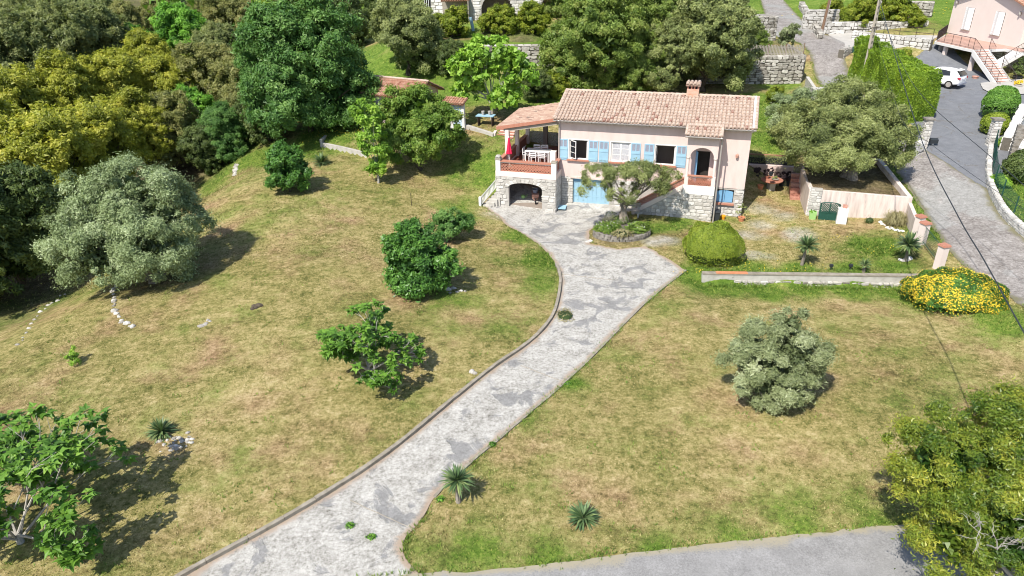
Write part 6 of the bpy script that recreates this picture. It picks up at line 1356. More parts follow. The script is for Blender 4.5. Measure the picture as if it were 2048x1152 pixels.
# ================================================================ CAR
def car(loc, rz):
    t = empty('parked_car', loc, rz, 'white compact hatchback parked on the dark asphalt court', 'car')
    # stations along x (front -2.04 .. rear 2.04): (x, half width low, half width belt, half width roof, z sill, z belt, z roof)
    st = [(-2.04,.50,.55,.50,.38,.58,.62),(-1.92,.74,.78,.66,.26,.70,.76),(-1.5,.84,.86,.70,.20,.86,.92),(-1.02,.86,.865,.68,.19,.93,1.02),(-.42,.865,.865,.60,.19,.955,1.44),(.1,.865,.865,.60,.19,.97,1.54),(.75,.865,.865,.60,.19,.99,1.55),(1.3,.865,.86,.58,.20,1.02,1.49),(1.68,.86,.84,.56,.24,1.03,1.36),(1.93,.82,.80,.60,.30,.98,1.06),(2.04,.70,.70,.55,.40,.80,.84)]
    vs = []; fs = []; n = 12
    for x, a, b, c, z0, z1, z2 in st:
        prof = [(-a*.9,z0),(-a,z0+.14),(-a*1.0,(z0+z1)/2),(-b,z1),(-(b*.25+c*.75)-.0,z1+(z2-z1)*.72),(-c*.82,z2)]
        prof = prof+[(-p,q) for p, q in prof[::-1]]
        vs += [(x,p,q) for p, q in prof]
    for i in range(len(st)-1):
        for j in range(n): fs.append((i*n+j, (i+1)*n+j, (i+1)*n+(j+1)%n, i*n+(j+1)%n))
    fs += [tuple(range(n)), tuple(range((len(st)-1)*n, len(st)*n))[::-1]]
    mb = MB(); mb.add(vs, fs); b = mb.build('body', MT['whitegloss'], t, smooth=True)
    md = b.modifiers.new('s', 'SUBSURF'); md.levels = 1; md.render_levels = 2
    def strip(name, i0, i1, j, off, inset=.0):   # glass quads offset from body side faces
        m_ = MB(); vv = [np.array(v) for v in vs]
        for i in range(i0, i1):
            A = [vv[i*n+j], vv[(i+1)*n+j], vv[(i+1)*n+j+1], vv[i*n+j+1]]; m_.add([a+np.array(off) for a in A], [(0,1,2,3)])
        return m_.build(name, MT['glass'], t)
    for sgn in (1,-1):
        m_ = MB(); P = [(-.86,.865,1.0),(-.36,.72,1.36),(.18,.70,1.44),(.62,.70,1.44),(1.12,.70,1.36),(1.22,.845,1.06),(.2,.875,1.0)]
        P = [(x, sgn*(y+.02), z) for x, y, z in P]; m_.prism(P, (0,-sgn*.05,0)); m_.build('side_window', MT['glass'], t)
        m_ = MB(); m_.b2((.24,sgn*.80-.03,1.0),(.30,sgn*.80+.09*sgn,1.43)); m_.build('pillar', MT['whitegloss'], t)
        m_ = MB(); m_.b2((-.75,sgn*.88,.98),(-.6,sgn*1.02,1.1)); m_.build('mirror', MT['whitegloss'], t)
        for x in (-1.28, 1.27):
            m_ = MB(); m_.tube([(x,sgn*.66,.31),(x,sgn*.885,.31)], .315, 20); w_ = m_.build('wheel', MT['tyre'], t)
            m_ = MB(); m_.tube([(x,sgn*.88,.31),(x,sgn*.90,.31)], .21, 14); m_.build('rim', MT['zinc'], w_)
        m_ = MB(); m_.prism([(1.80,sgn*.84,.96),(2.02,sgn*.66,.92),(2.03,sgn*.70,.74),(1.88,sgn*.835,.80)], (.03,sgn*.02,.0)); m_.build('tail_lamp', MT['lampr'], t)
        m_ = MB(); m_.b2((-1.96,sgn*.5,.62),(-1.8,sgn*.74,.74)); m_.build('headlight', MT['glass'], t)
    m_ = MB(); m_.prism([(1.63,-.56,1.37),(1.63,.56,1.37),(1.97,.66,1.03),(1.97,-.66,1.03)], (.035,0,.03)); m_.build('rear_window', MT['glass'], t)
    m_ = MB(); m_.prism([(-.98,-.64,1.04),(-.98,.64,1.04),(-.44,.56,1.42),(-.44,-.56,1.42)], (-.03,0,.035)); m_.build('windscreen', MT['glass'], t)
    m_ = MB(); m_.b2((2.035,-.26,.70),(2.06,.26,.81)); p_ = m_.build('number_plate', MT['plate'], t); m_ = MB(); m_.b2((2.04,-.26,.70),(2.063,-.21,.81)); m_.b2((2.04,.21,.70),(2.063,.26,.81)); m_.build('blue_band', MT['platb'], p_)
    m_ = MB(); m_.b2((1.9,-.74,.30),(2.06,.74,.42)); m_.build('bumper', MT['dblue'], t)
    m_ = MB(); m_.prism([(1.42,-.54,1.46),(1.42,.54,1.46),(1.78,.50,1.41),(1.78,-.50,1.41)], (0,0,.035)); m_.build('spoiler', MT['whitegloss'], t)
    m_ = MB(); m_.b2((-.1,-.86,.25),(1.9,-.868,.5)) if False else None
    return t
cp = at(1872, 172, 3.32); car((cp[0], cp[1], h(cp[0],cp[1])+.02), R(-52))

# ================================================================ PIERS, POLES, WIRES
def pier(lab, p, w, hh, seed):
    t = empty('gate_pier', (p[0],p[1],p[2]), R(-8), lab, 'pillar', 'stone gate piers of the asphalt court'); mb = MB(); mb.b2((-w/2+.03,-w/2+.03,-.3),(w/2-.03,w/2-.03,hh)); c_ = mb.build('core', MT['mortar'], t)
    rg = np.random.default_rng(seed)
    for o_, u_ in (((-w/2+.03,-w/2+.03,-.05),(1,0,0)),((w/2-.03,-w/2+.03,-.05),(0,1,0)),((-w/2+.03,w/2-.03,-.05),(0,-1,0))): masonry('stones', np.array(o_), u_, w-.06, hh+.05, .22, MT['stone'], c_, rg, None, .035, parts=True)
    mb = MB(); mb.box((0,0,hh+.05),(w+.12,w+.12,.1)); mb.build('cap', MT['stone2'], t); return t
pier('white stone gate pier at the left of the asphalt court, with the black letter box', at(1843,300,2.2), .5, 2.1, 1)
pier('white stone gate pier at the right, in front of the clipped globes', at(1980,292,2.35), .55, 1.8, 2)
q = at(1856,292,2.2); t = empty('letter_box', (q[0]+.1,q[1]-.3,2.15), R(-8), 'black letter box at the foot of the left gate pier', 'letter box'); mb = MB(); mb.b2((-.25,-.2,.35),(.25,.2,.6)); mb.add([(-.25,-.2,.6),(.25,-.2,.6),(.25,.2,.6),(-.25,.2,.6),(-.25,0,.7),(.25,0,.7)], [(0,1,5,4),(2,3,4,5),(0,4,3),(1,2,5)]); mb.build('box', MT['blackp'], t); mb = MB(); mb.b2((-.06,-.06,0),(.06,.06,.35)); mb.build('stand', MT['white'], t)
a_ = at(1815,318,2.0); b_ = at(1840,303,2.2); stone_wall('gate_wall', 'low white stone wall stub left of the gate pier', a_[:2], b_[:2], 1.7, 2.9, .35, .26, m='stone', d=.05, seed=12)
# concrete pole
q = np.array([30.1,60.4,h(30.1,60.4)]); t = empty('utility_pole', tuple(q), R(20), 'tall notched concrete power pole rising behind the bright hedge', 'pole')
mb = MB(); H_ = 7.25
mb.box((0,0,H_/2-.15),(.38,.24,H_+.3), None, None, .55); pl_ = mb.build('shaft', MT['pole'], t)
for i in range(14): mb = MB(); z = .5+i*.45; w_ = .38*(1-.45*z/H_); mb.b2((-w_*.22,-.125+.003*i,z),(w_*.22,-.10+.003*i,z+.22)); mb.build('notch', MT['mortar2'], t)
mb = MB(); mb.tube([(-.5,-.1,4.9),(.5,-.1,4.9)], .03, 5); mb.build('crossarm', MT['iron'], t)
mb = MB(); mb.lathe([(.05,0),(.05,.15),(.02,.18)], (.12,-.1,H_-.5), 6); mb.build('insulator', MT['slab'], t)
ptop = q+np.array([0,0,7.0])
q2 = np.array([34.2,80.0,h(34.2,80)]); t = empty('wooden_pole', tuple(q2), 0, 'dark brown wooden pole standing at the corner of the upper lane', 'pole'); mb = MB(); mb.tube([(0,0,-.3),(.6,0,6.8)], [.16,.12], 8); mb.build('shaft', MT['wood'], t)
mb = MB(); mb.tube([(.16,-.1,0),(.5,-.1,4.5)], .04, 5); mb.build('conduit', MT['zinc'], t)
def wire(lab, pts, r, name='overhead_cable'):
    pts = [np.array(p) for p in pts]; out = []
    for i in range(len(pts)-1):
        p0 = pts[max(i-1,0)]; p1 = pts[i]; p2 = pts[i+1]; p3 = pts[min(i+2,len(pts)-1)]
        for t_ in np.linspace(0, 1, 9)[:-1]:
            out.append(.5*((2*p1)+(-p0+p2)*t_+(2*p0-5*p1+4*p2-p3)*t_**2+(-p0+3*p1-3*p2+p3)*t_**3))
    out.append(pts[-1]); mb = MB(); mb.tube(out, r, 6); o = mb.build(name, MT['blackp'], None, label=lab, cat='cable'); return o
e1 = at(2048,665,6.2)
wire('thick black cable sagging from the concrete pole towards the lower right', [ptop, at(1790,110,9.2), at(1845,285,7.6), at(1915,430,6.8), at(1968,520,6.45), e1, at(2160,860,6.2)], .021)
wire('thin cable crossing the lane and the asphalt court', [ptop-[0,0,.5], at(1800,120,8.7), at(1852,200,7.7), at(1980,312,6.9), at(2200,500,6.6)], .014)
wire('thin cable dropping from the crossarm across the court', [q+[0,-.1,4.9], at(1800,230,6.2), at(1862,288,5.2), at(1975,370,4.6), at(2200,520,4.4)], .010)
wire('thin cable from the concrete pole up to the left', [ptop+[0,0,0], at(1745,-30,11.2)], .02)
# green bin / gate by the hedge
q = at(1700,122,4.0); t = empty('green_gate', tuple(q), R(-12), 'dark green metal gate panel at the upper end of the bright hedge', 'gate'); mb = MB(); mb.b2((-.35,-.05,0),(.45,.05,1.35)); mb.build('panel', MT['green_m'], t)
for x_ in (-.35,.45): mb = MB(); mb.b2((x_-.04,-.07,-.1),(x_+.04,.07,1.45)); mb.build('post', MT['green_m'], t)
stone_wall('gate_side_wall', 'short stone pier wall left of the dark green gate', at(1678,128,4.0)[:2], at(1694,122,4.0)[:2], 3.8, 5.3, .5, .28, d=.06, seed=14)
# stone steps at the right edge
sq = at(2012,336,2.1); t = empty('stone_steps', tuple(sq), R(-22), 'weathered stone garden steps climbing at the right edge behind the green fence', 'steps')
for i in range(13): mb = MB(); mb.box((.75+.05*i,.3*i,.075+.15*i-.3),(1.5-.04*i,.34,.75), Matrix.Rotation(random.uniform(-.02,.02),3,'Z')); mb.build('step', MT['stone2'], t)
stone_wall('stair_wall', 'curving white stone wall left of the garden steps', at(2008,300,2.4)[:2], at(2040,242,3.0)[:2], 2.0, 3.2, .5, .3, z1q=4.2, m='stone', faces='fbe', seed=15, d=.06)
stone_wall('stair_wall', 'white stone wall right of the garden steps at the frame edge', at(2040,330,2.3)[:2], at(2075,260,3.0)[:2], 2.0, 3.3, .6, .3, z1q=4.6, m='stone', faces='fsb', seed=16, d=.06)
q = G(823,411); t = empty('garden_stake', tuple(q), 0, 'thin rusty stake standing alone in the lawn', 'stake'); mb = MB(); mb.tube([(0,0,-.1),(.02,0,.85)], .02, 5); mb.build('rod', MT['iron'], t)
# ================================================================ TREES AND PLANTS
def GP(px, py): return G(px, py)
gt = G(312,556)
tree('olive_tree', 'very large silvery olive tree on the left lawn', 'olive tree', 'olive', gt, [(-2.0,.2,2.7,2.5,2.5,2.3),(.5,.2,3.0,2.3,2.3,2.3),(-.8,.6,4.4,2.5,2.2,1.5),(-1.9,-1.4,1.9,2.2,1.5,1.6),(.7,-1.2,1.9,1.8,1.4,1.6)], 80000, .085, density=9, pr=.52, tr=.34, limbs=9, stems=2, seed=11, aspect=.38)
tree('olive_tree', 'large round olive tree on the walled terrace right of the house', 'olive tree', 'olive2', np.array([21.5,42.6,1.6]), [(-1.8,0,2.7,2.4,2.4,1.9),(.9,.2,2.9,2.4,2.4,1.9),(-.5,.8,4.1,2.5,2.2,1.8),(-2.5,1.8,2.8,1.7,1.7,1.4),(1.6,-.6,2.3,1.6,1.6,1.3),(-1.1,-1.0,2.1,1.9,1.3,1.1)], 80000, .085, density=9, pr=.5, tr=.3, limbs=9, stems=3, seed=12, aspect=.38)
tree('olive_tree', 'smaller olive crown between the house and the lane, left of the terrace olive', 'olive tree', 'olive', at(1580,292,1.5), [(-.3,0,2.3,1.7,1.7,1.3),(.6,.4,2.9,1.3,1.3,1.0)], 16000, .09, density=9, pr=.42, tr=.16, seed=13, aspect=.38)
tree('olive_tree', 'young silver olive tree alone on the right lawn', 'olive tree', 'silver', G(1537,800), [(-.75,.1,1.9,1.1,1.1,1.05),(.6,0,1.9,1.15,1.1,1.15),(.05,-.2,1.1,1.5,1.2,1.0),(.6,.5,2.9,.55,.5,.6),(1.35,.3,1.2,.45,.4,.5)], 46000, .075, density=16, pr=.3, tr=.1, limbs=8, seed=14, aspect=.3, up=.7)
tree('olive_tree', 'open branched olive tree in the round planter before the stone stair', 'olive tree', 'olive2', G(1243,458)+np.array([0,0,.15]), [(-1.5,.2,3.1,1.0,.8,.6),(.1,.1,2.6,1.3,1.0,1.0),(1.5,.3,2.8,1.3,1.0,.9),(2.7,.4,2.9,.8,.7,.5),(-2.2,0,2.6,.5,.5,.35),(.6,.2,3.3,1.1,.6,.5)], 26000, .07, density=17, pr=.34, tr=.2, limbs=9, seed=15, ttop=(.1,0,1.5), stems=2, aspect=.3, core=0)
tree('citrus_tree', 'small round dark green tree on the upper left lawn', 'tree', 'citrus', G(580,383), [(0,0,1.35,1.3,1.25,1.25),(.1,0,2.3,.95,.9,.75)], 14000, .115, density=16, pr=.34, bm='barkd', tr=.09, seed=16, aspect=.55)
tree('young_walnut', 'slim young tree with bright yellow green leaves left of the orchard tree', 'tree', 'young', G(757,366), [(-.1,0,2.9,.95,.85,1.4),(-.2,0,4.6,.8,.7,1.0),(.1,0,1.2,.55,.5,.6)], 4600, .15, density=16, pr=.30, bm='barkl', tr=.07, seed=17, aspect=.55, core=0)
tree('orchard_tree', 'wide mid green fruit tree on the slope below the shed', 'tree', 'orch', G(838,338), [(-1.0,.2,2.9,2.0,1.7,1.9),(1.2,0,2.9,2.0,1.7,1.8),(.1,.4,4.1,2.1,1.6,1.4),(.2,-.6,1.8,2.1,1.3,1.3)], 36000, .12, density=10, pr=.42, bm='barkd', tr=.13, seed=18, aspect=.55, stems=2)
tree('leafy_shrub', 'dense glossy green shrub in the middle of the lawn', 'shrub', 'citrus', G(846,580), [(-.35,0,1.55,1.25,1.2,1.4),(.45,.2,1.45,1.15,1.1,1.2),(-.2,-.2,.8,1.15,1.0,.8),(-.5,.2,2.6,1.1,1.0,.8)], 26000, .105, density=18, pr=.34, bm='barkd', tr=.09, seed=19, aspect=.55)
tree('leafy_shrub', 'smaller dull green shrub right behind the glossy one', 'shrub', 'ggreen', G(900,480), [(0,0,.95,.95,.8,.8),(.8,.4,.9,.6,.6,.6)], 6000, .085, density=18, pr=.28, bm='barkd', tr=.06, seed=20, aspect=.5)
# figs : large leaf clusters at the ends of bare pale branches
def fig(lab, base, rad, hgt, ncl, seed, leaf=.16):
    rg = np.random.default_rng(seed); t = empty('fig_tree', tuple(base), 0, lab, 'fig tree'); mb = MB(); tips = []
    def grow(p, d, L, r, lev):
        q = p+d*L*.5+np.array([0,0,.05])*rg.normal(); e = p+d*L
        mb.tube([p, q, e], [r, r*.8, r*.6], 6, False)
        if lev == 0: tips.append((e, d)); return
        for k in range(3 if lev > 1 else rg.integers(2,4)):
            nd = d+rg.normal(size=3)*.62*np.array([1,1,.6]); nd[2] = max(nd[2], -.1)+.08; nd /= np.linalg.norm(nd); grow(e, nd, L*(.62+.25*rg.random()), r*.6, lev-1)
        if lev <= 2: tips.append((q, d))
    for k in range(ncl):
        a = k*6.283/ncl+rg.random()*.6; d = np.array([math.cos(a), math.sin(a), .18+1.1*rg.random()]); d /= np.linalg.norm(d); grow(np.array([0,0,.3])+rg.normal(size=3)*.05, d, rad*.42, .045, 3)
    for k in range(len(mb.v)): pass
    mb.tube([(0,0,-.2),(.03,0,.1),(0,.02,.4)], [.13,.11,.09], 8)
    V = np.array(mb.v); m_ = np.abs(V[:,:2]).max(); sc = rad/np.percentile(np.hypot(V[:,0], V[:,1]), 97); sz_ = hgt/V[:,2].max(); mb.v = [(v[0]*sc, v[1]*sc, v[2]*sz_-.1) for v in mb.v]; mb.build('trunk', MT['barkl'], t)
    lb = MB()
    for e, d in tips:
        e = np.array([e[0]*sc, e[1]*sc, e[2]*sz_-.1]); tn = rg.random()
        for i in range(rg.integers(13,19)):
            az = rg.random()*6.283; el = -.95+1.55*rg.random(); dd = np.array([math.cos(az)*math.cos(el), math.sin(az)*math.cos(el), math.sin(el)]); s = leaf*(.7+.6*rg.random()); sdv = np.cross(dd, [0,0,1]); sdv /= np.linalg.norm(sdv); upv = np.cross(sdv, dd)
            b = e+dd*s*.35; # lobed leaf : 3 lobes
            ptsl = [b, b+dd*s*.35+sdv*s*.75, b+dd*s*.75+sdv*s*.28, b+dd*s*1.45-upv*s*.25, b+dd*s*.75-sdv*s*.28, b+dd*s*.35-sdv*s*.75]
            lb.add(ptsl, [(0,1,2),(0,2,3),(0,3,4),(0,4,5)], .5*tn+.5*rg.random())
    lb.build('leaves', LF['fig'], t, kind='stuff')
    return t
fig('small open fig tree with big leaves in the middle of the lower lawn', G(738,752), 2.05, 3.1, 7, 3, .14)
fig('larger fig tree with pale spreading limbs at the lower left corner', G(40,1085), 3.1, 4.0, 9, 4, .165)
# laurel bottom right
tree('laurel_tree', 'big yellow green laurel tree overhanging the street at the lower right corner', 'tree', 'laurel', np.array([12.35,12.2,-.1]), [(-1.0,2.0,3.4,1.15,1.3,1.4),(.6,1.9,3.9,1.45,1.5,1.4),(2.4,1.6,4.4,1.6,1.6,1.5),(.1,.3,2.7,1.4,1.3,1.5),(-.9,1.0,1.9,.9,1.0,1.3),(1.5,.2,3.1,1.6,1.4,1.5),(3.6,3.0,4.3,1.5,1.5,1.5)], 110000, .062, density=17, pr=.36, bm='barkl', tr=.16, seed=21, aspect=.36, limbs=12, stems=3)
mb = MB(); rg = np.random.default_rng(9)
def twig(p, d, L, r, lev):
    e = p+d*L; mb.tube([p, p+d*L*.5+rg.normal(size=3)*.03, e], [r, r*.8, r*.5], 4, False)
    if lev: [twig(e if k else p+d*L*.6, (lambda v: v/np.linalg.norm(v))(d+rg.normal(size=3)*.55), L*.7, r*.6, lev-1) for k in range(3)]
lt = bpy.data.objects['laurel_tree']
for k in range(9): d = np.array([rg.normal()*.6-.35, -.9, .5+rg.normal()*.3]); d /= np.linalg.norm(d); twig(np.array([rg.normal()*.8, -.2+rg.normal()*.3, 2.6+rg.random()*1.2]), d, .5, .022, 3)
mb.build('dead_branches', MT['barkl'], lt, kind='stuff')
# clipped shapes
blob_bush('round_bush', 'clipped yellow green dome bush at the driveway corner by the upper garden', 'bush', 'box', G(1428,530)+np.array([0,.75,-.05]), (1.58,1.45,1.35), 32000, .045, seed=22, trim=.06, zc=.55)
def flowers(t, P, rg):
    k = rg.random(len(P)) < .24*(.25+.75*(np.sin(P[:,0]*2.2+1)*np.sin(P[:,1]*2.9) > -.25)); Q = P[k]*np.array([1.02,1.02,1.03]); V, F, tn = leaves(Q, unit(unit(Q)*1.3+rg.normal(size=Q.shape)*.4+[0,0,.4]), .030, 1.2, rg.random(len(Q)), rg); link(bpy.data.objects.new('flowers', np_mesh('flowers', V, F, LF['yellowfl'], tn)), t, kind='stuff')
fb = G(1912,612); blob_bush('flowering_bush', 'low spreading bush covered in yellow flowers beside the lane', 'bush', 'citrus', fb+np.array([0,.3,-.1]), (2.15,1.35,1.25), 36000, .05, seed=23, trim=.06, zc=.3, extra=flowers); bpy.data.objects['flowering_bush'].rotation_euler.z = R(-24)
blob_bush('topiary_ball', 'tall clipped green egg shaped topiary on the court', 'topiary', 'topi', at(1993,238,2.8), (1.25,1.15,1.35), 14000, .07, seed=24, trim=.02, zc=.8)
blob_bush('topiary_ball', 'smaller pale green clipped ball behind the right gate pier', 'topiary', 'box', at(1985,268,2.55), (.95,.9,.85), 9000, .06, seed=25, trim=.02, zc=.8)
blob_bush('shrub', 'dark cushion shrub on the lawn at the right frame edge', 'bush', 'dgreen', at(2045,362,1.95), (1.3,1.1,1.2), 9000, .08, seed=26, trim=.07, zc=.6)
blob_bush('shrub', 'small light green shrub between the right gate pier and the steps', 'bush', 'young', at(2008,296,2.35), (.5,.45,.5), 2500, .07, seed=27, trim=.1, zc=.6)
blob_bush('shrub', 'light green climber at the foot of the green mesh fence', 'bush', 'young', at(1998,372,1.75), (.5,.7,.4), 2500, .07, seed=28, trim=.1, zc=.6)
# hedge
rg = np.random.default_rng(31); t = empty('clipped_hedge', (30.2,57,0), 0, 'long bright green clipped conifer hedge between the lane and the asphalt court', 'hedge')
A1, A2, B2, B1 = [np.array(p) for p in ((30.3,63.6),(32.2,64.2),(31.9,52.3),(28.9,51.2))]
def hz(s): return 2.55+(1-s)*1.3   # s:0 at far end
n = 130000; k = rg.random(n); s = rg.random(n); hh_ = lambda s: 3.55-.45*(1-s)*0
fL = k < .50; fE = (k >= .50) & (k < .68); fT = k >= .68; P = np.zeros((n,3)); N = np.zeros((n,3)); v = rg.random(n)
L_ = A1+(B1-A1)*s[:,None]; R_ = A2+(B2-A2)*s[:,None]; gz_ = 3.95-1.35*s
top_ = gz_+3.55-.35*(1-s)+.06*np.sin(s*34)+.05*np.sin(s*80+1)
P[fL,:2] = L_[fL]; P[fL,2] = (gz_-.2+v*(top_-gz_+.2))[fL]; N[fL] = (-1,0,.1)
E_ = B1+(B2-B1)*v[:,None]; P[fE,:2] = E_[fE]; P[fE,2] = (2.4+s*3.75)[fE]; N[fE] = (.2,-1,.1)
T_ = L_+(R_-L_)*v[:,None]; P[fT,:2] = T_[fT]; P[fT,2] = top_[fT]; N[fT] = (0,0,1)
P += N*(.12*np.sin(P[:,[1]]*2.3+P[:,[2]]*1.7)+.05*np.sin(P[:,[1]]*7+P[:,[0]]*6)+rg.normal(size=(n,1))*.05); P -= np.array([30.2,57,0])
V, F, tn = leaves(P, unit(N+rg.normal(size=(n,3))*.7), .066, .45, rg.random(n)*.75+.15*np.sin(P[:,1]*3)+.1, rg)
link(bpy.data.objects.new('foliage', np_mesh('foliage', V, F, LF['hedge'], np.clip(tn,0,1))), t)
mb = MB(); vs = [(*(A1+[.15,-.15]-[30.2,57]),3.5),(*(A2+[-.15,-.15]-[30.2,57]),3.5),(*(B2+[-.15,.15]-[30.2,57]),2.2),(*(B1+[.15,.15]-[30.2,57]),2.2)]; mb.add(vs+[(a,b,(6.95 if c > 3 else 5.95)) for a,b,c in vs], [(0,3,2,1),(4,5,6,7),(0,1,5,4),(1,2,6,5),(2,3,7,6),(3,0,4,7)]); mb.build('dark_core', LF['dgreen'], t)  # opaque dark box added inside the hedge to close gaps between leaves
# planter bed round the olive
pc = G(1243,468); t = empty('round_planter', tuple(pc), 0, 'half round grey stone planter ring around the olive tree', 'planter')
mb = MB(); cb = MB(); rg = np.random.default_rng(41)
for lev in range(3):
    a = math.pi*.95+rg.random()*.1
    while a < math.pi*2.08:
        w = .14+.12*rg.random(); rr = 1.62; st_ = MB(); st_.box((0,0,0),(w*rr*.95,.2,.17), None, None, .85); st_.build('stone', MT['stone2'], t, (math.cos(a+w/2)*rr, math.sin(a+w/2)*rr*.8, -.05+.16*lev)).rotation_euler = (rg.normal()*.05, rg.normal()*.05, a+w/2+math.pi/2); a += w
cb.lathe([(1.55,-.3),(1.55,.30),(.2,.42)], n=24); cb.v = [(x, y*.8, z) for x, y, z in cb.v]; cb.build('soil', MT['mortar2'], t)
for (px, py, kind, r, hh, n, lab) in ((1212,470,'orch',.72,.42,5500,'leafy green plants with white flowers at the left of the planter'),(1275,470,'orch',.62,.38,4800,'green plants with yellow flowers at the right of the planter'),(1243,480,'brown',.5,.3,1500,'dry brownish plants in the front of the planter'),(1238,455,'dgreen',.8,.4,2500,'dark low ivy round the olive foot')):
    b = G(px, py)+np.array([0,0,.25]); q = blob_bush('bedding_plants', lab, 'plant', kind, b, (r,r*.8,hh), n, .05, seed=int(px), trim=.3, zc=.3)
    if kind == 'orch':
        g_ = MB(); rg = np.random.default_rng(px)
        for _ in range(26): a = rg.random()*6.28; k_ = rg.random()**.5; g_.box((math.cos(a)*r*k_, math.sin(a)*r*.8*k_, hh*(1.42-.5*k_*k_)), (.035,.035,.02))
        g_.build('flowers', LF['whitefl'], q, kind='stuff')
# dead twig shrub left in the planter
t = empty('bare_shrub', tuple(G(1215,462)), 0, 'leafless twiggy shrub beside the garage at the planter edge', 'shrub'); mb = MB(); rg = np.random.default_rng(6)
for k in range(5): d = np.array([rg.normal()*.5, rg.normal()*.3, 1]); d /= np.linalg.norm(d); twig(np.array([0,0,.1]), d, .45, .02, 3)
mb.build('branches', MT['bark'], t)
# yuccas
yucca('yucca', 'stemless spiky yucca in the ring of stones on the left lawn', G(324,868), 150, .62, .12, 1)
yucca('yucca', 'yucca on a short trunk at the right driveway edge', G(917,1004), 110, .62, .85, 2, (.0,.05))
yucca('yucca', 'low yucca in the grass near the street', G(1166,1040), 120, .60, .10, 3)
yucca('yucca', 'yucca on a leaning trunk in the upper garden behind the dome bush', G(1603,530), 150, .72, 1.1, 4, (.12,0))
yucca('yucca', 'large yucca beside the fence above the small flat rock', G(1811,522), 170, .80, .95, 5, (-.05,0))
yucca('yucca', 'small yucca behind the low retaining wall, between the two larger ones', G(1727,545), 80, .42, .45, 6, (-.03,0))
yucca('fan_palm', 'low dark fan palm on the upper left lawn', G(643,328), 170, .85, .12, 7, cat='palm')
rocks('flat_rock', 'pale flat rock in front of the large yucca', [(1800,520),(1806,522),(1812,521),(1818,518)], 20, .12, .2, 'stone')
for px in (1661,1700): 
    q = G(px, 540); t = empty('garden_spotlight', tuple(q), 0, 'small dark garden lamp %s' % ('left one in the grass behind the low wall' if px == 1661 else 'right one in the grass behind the low wall'), 'lamp', 'garden lamps behind the low wall'); mb = MB(); mb.tube([(0,0,0),(0,0,.2)], .03, 6); mb.build('stem', MT['blackp'], t); mb = MB(); mb.box((0,0,.26),(.16,.12,.14)); mb.build('head', MT['blackp'], t)
# grass clump by the terrace wall
rg = np.random.default_rng(3); q = G(1790,448); t = empty('ornamental_grass', tuple(q), 0, 'brownish clump of ornamental grass against the pink terrace wall', 'plant'); mb = MB()
for i in range(900):
    a = rg.random()*6.283; el = .5+1.0*rg.random(); l = .75*(.6+.5*rg.random()); d = np.array([math.cos(a)*math.cos(el), math.sin(a)*math.cos(el), math.sin(el)]); p0 = np.array([rg.normal()*.14, rg.normal()*.14, 0]); p1 = p0+d*l; p2 = p1+np.array([d[0]*.35, d[1]*.35, -.2]); w = np.array([-math.sin(a), math.cos(a), 0])*.012
    mb.add([p0-w, p0+w, p1+w*.7, p2, p1-w*.7], [(0,1,2,4),(4,2,3)], rg.random())
mb.build('blades', LF['brown'], t)
yg = tree('sapling', 'tiny yellow green sapling on the far left lawn', 'sapling', 'young', G(152,727), [(0,0,.35,.3,.3,.3)], 400, .06, density=60, pr=.12, tr=.015, seed=51)
for i, (px, py, lab) in enumerate(((1738,446,'spindly plant at the foot of the pink terrace wall'),(1608,505,'thin flowering stems behind the leaning yucca'),(1130,632,'dry weed clump in the bend of the driveway kerb'),(700,1052,'small green weed in the middle of the driveway mouth'),(742,1075,'second green weed at the patched driveway mouth'),(985,890,'green weed tuft at the right driveway edge'),(1135,768,'dark weed tuft where the driveway joint ends'),(880,1000,'weeds at the driveway edge left of the yucca'))):
    q = G(px, py); blob_bush('weed', lab, 'weed', 'bgreen' if i > 2 else ('brown' if i == 2 else 'dgreen'), q, ((.13,.11,.07) if i > 2 else (.25,.2,.3) if i != 2 else (.4,.5,.12)), 260 if i != 2 else 900, .035, seed=60+i, trim=.3, zc=.2)
# grass tufts along the hard edges
rg = np.random.default_rng(77); mb = MB()
def edge_tufts(P, dens, side, hgt, w=.15, prob=1):
    X = np.array(P); d = np.r_[0, np.cumsum(np.hypot(*(X[1:]-X[:-1]).T))]; n = int(d[-1]*dens)
    for s in rg.random(n)*d[-1]:
        if math.sin(s*1.3)+math.sin(s*.47+2)+rg.random() < 2-2.6*prob: continue
        x = np.interp(s, d, X[:,0]); y = np.interp(s, d, X[:,1]); x2 = np.interp(s+.1, d, X[:,0]); y2 = np.interp(s+.1, d, X[:,1]); l = math.hypot(x2-x, y2-y)+1e-6; nx, ny = (y2-y)/l*side, -(x2-x)/l*side; k = rg.normal()*w*.6+w*.5
        px, py = x+nx*k, y+ny*k; tuft(mb, (px, py, h(px, py)+.01), 4, hgt, .04, rg)
edge_tufts(driveR, 26, 1, .11, .10); edge_tufts(driveL, 14, -1, .09, .12, .8); edge_tufts(streetT, 18, -1, .10, .12); edge_tufts(roadL, 12, -1, .13, .15); edge_tufts([tuple(_wa[:2]+[.2,-.25]), tuple(_wb[:2]+[0,-.25])], 60, 1, .2, .25, 1); edge_tufts([tuple(_wa[:2]+[.2,.3]), tuple(_wb[:2]+[0,.3])], 40, -1, .16, .3, 1)
me = mb.mesh('edge_grass', LF['orch']); link(bpy.data.objects.new('edge_grass', me), kind='stuff')
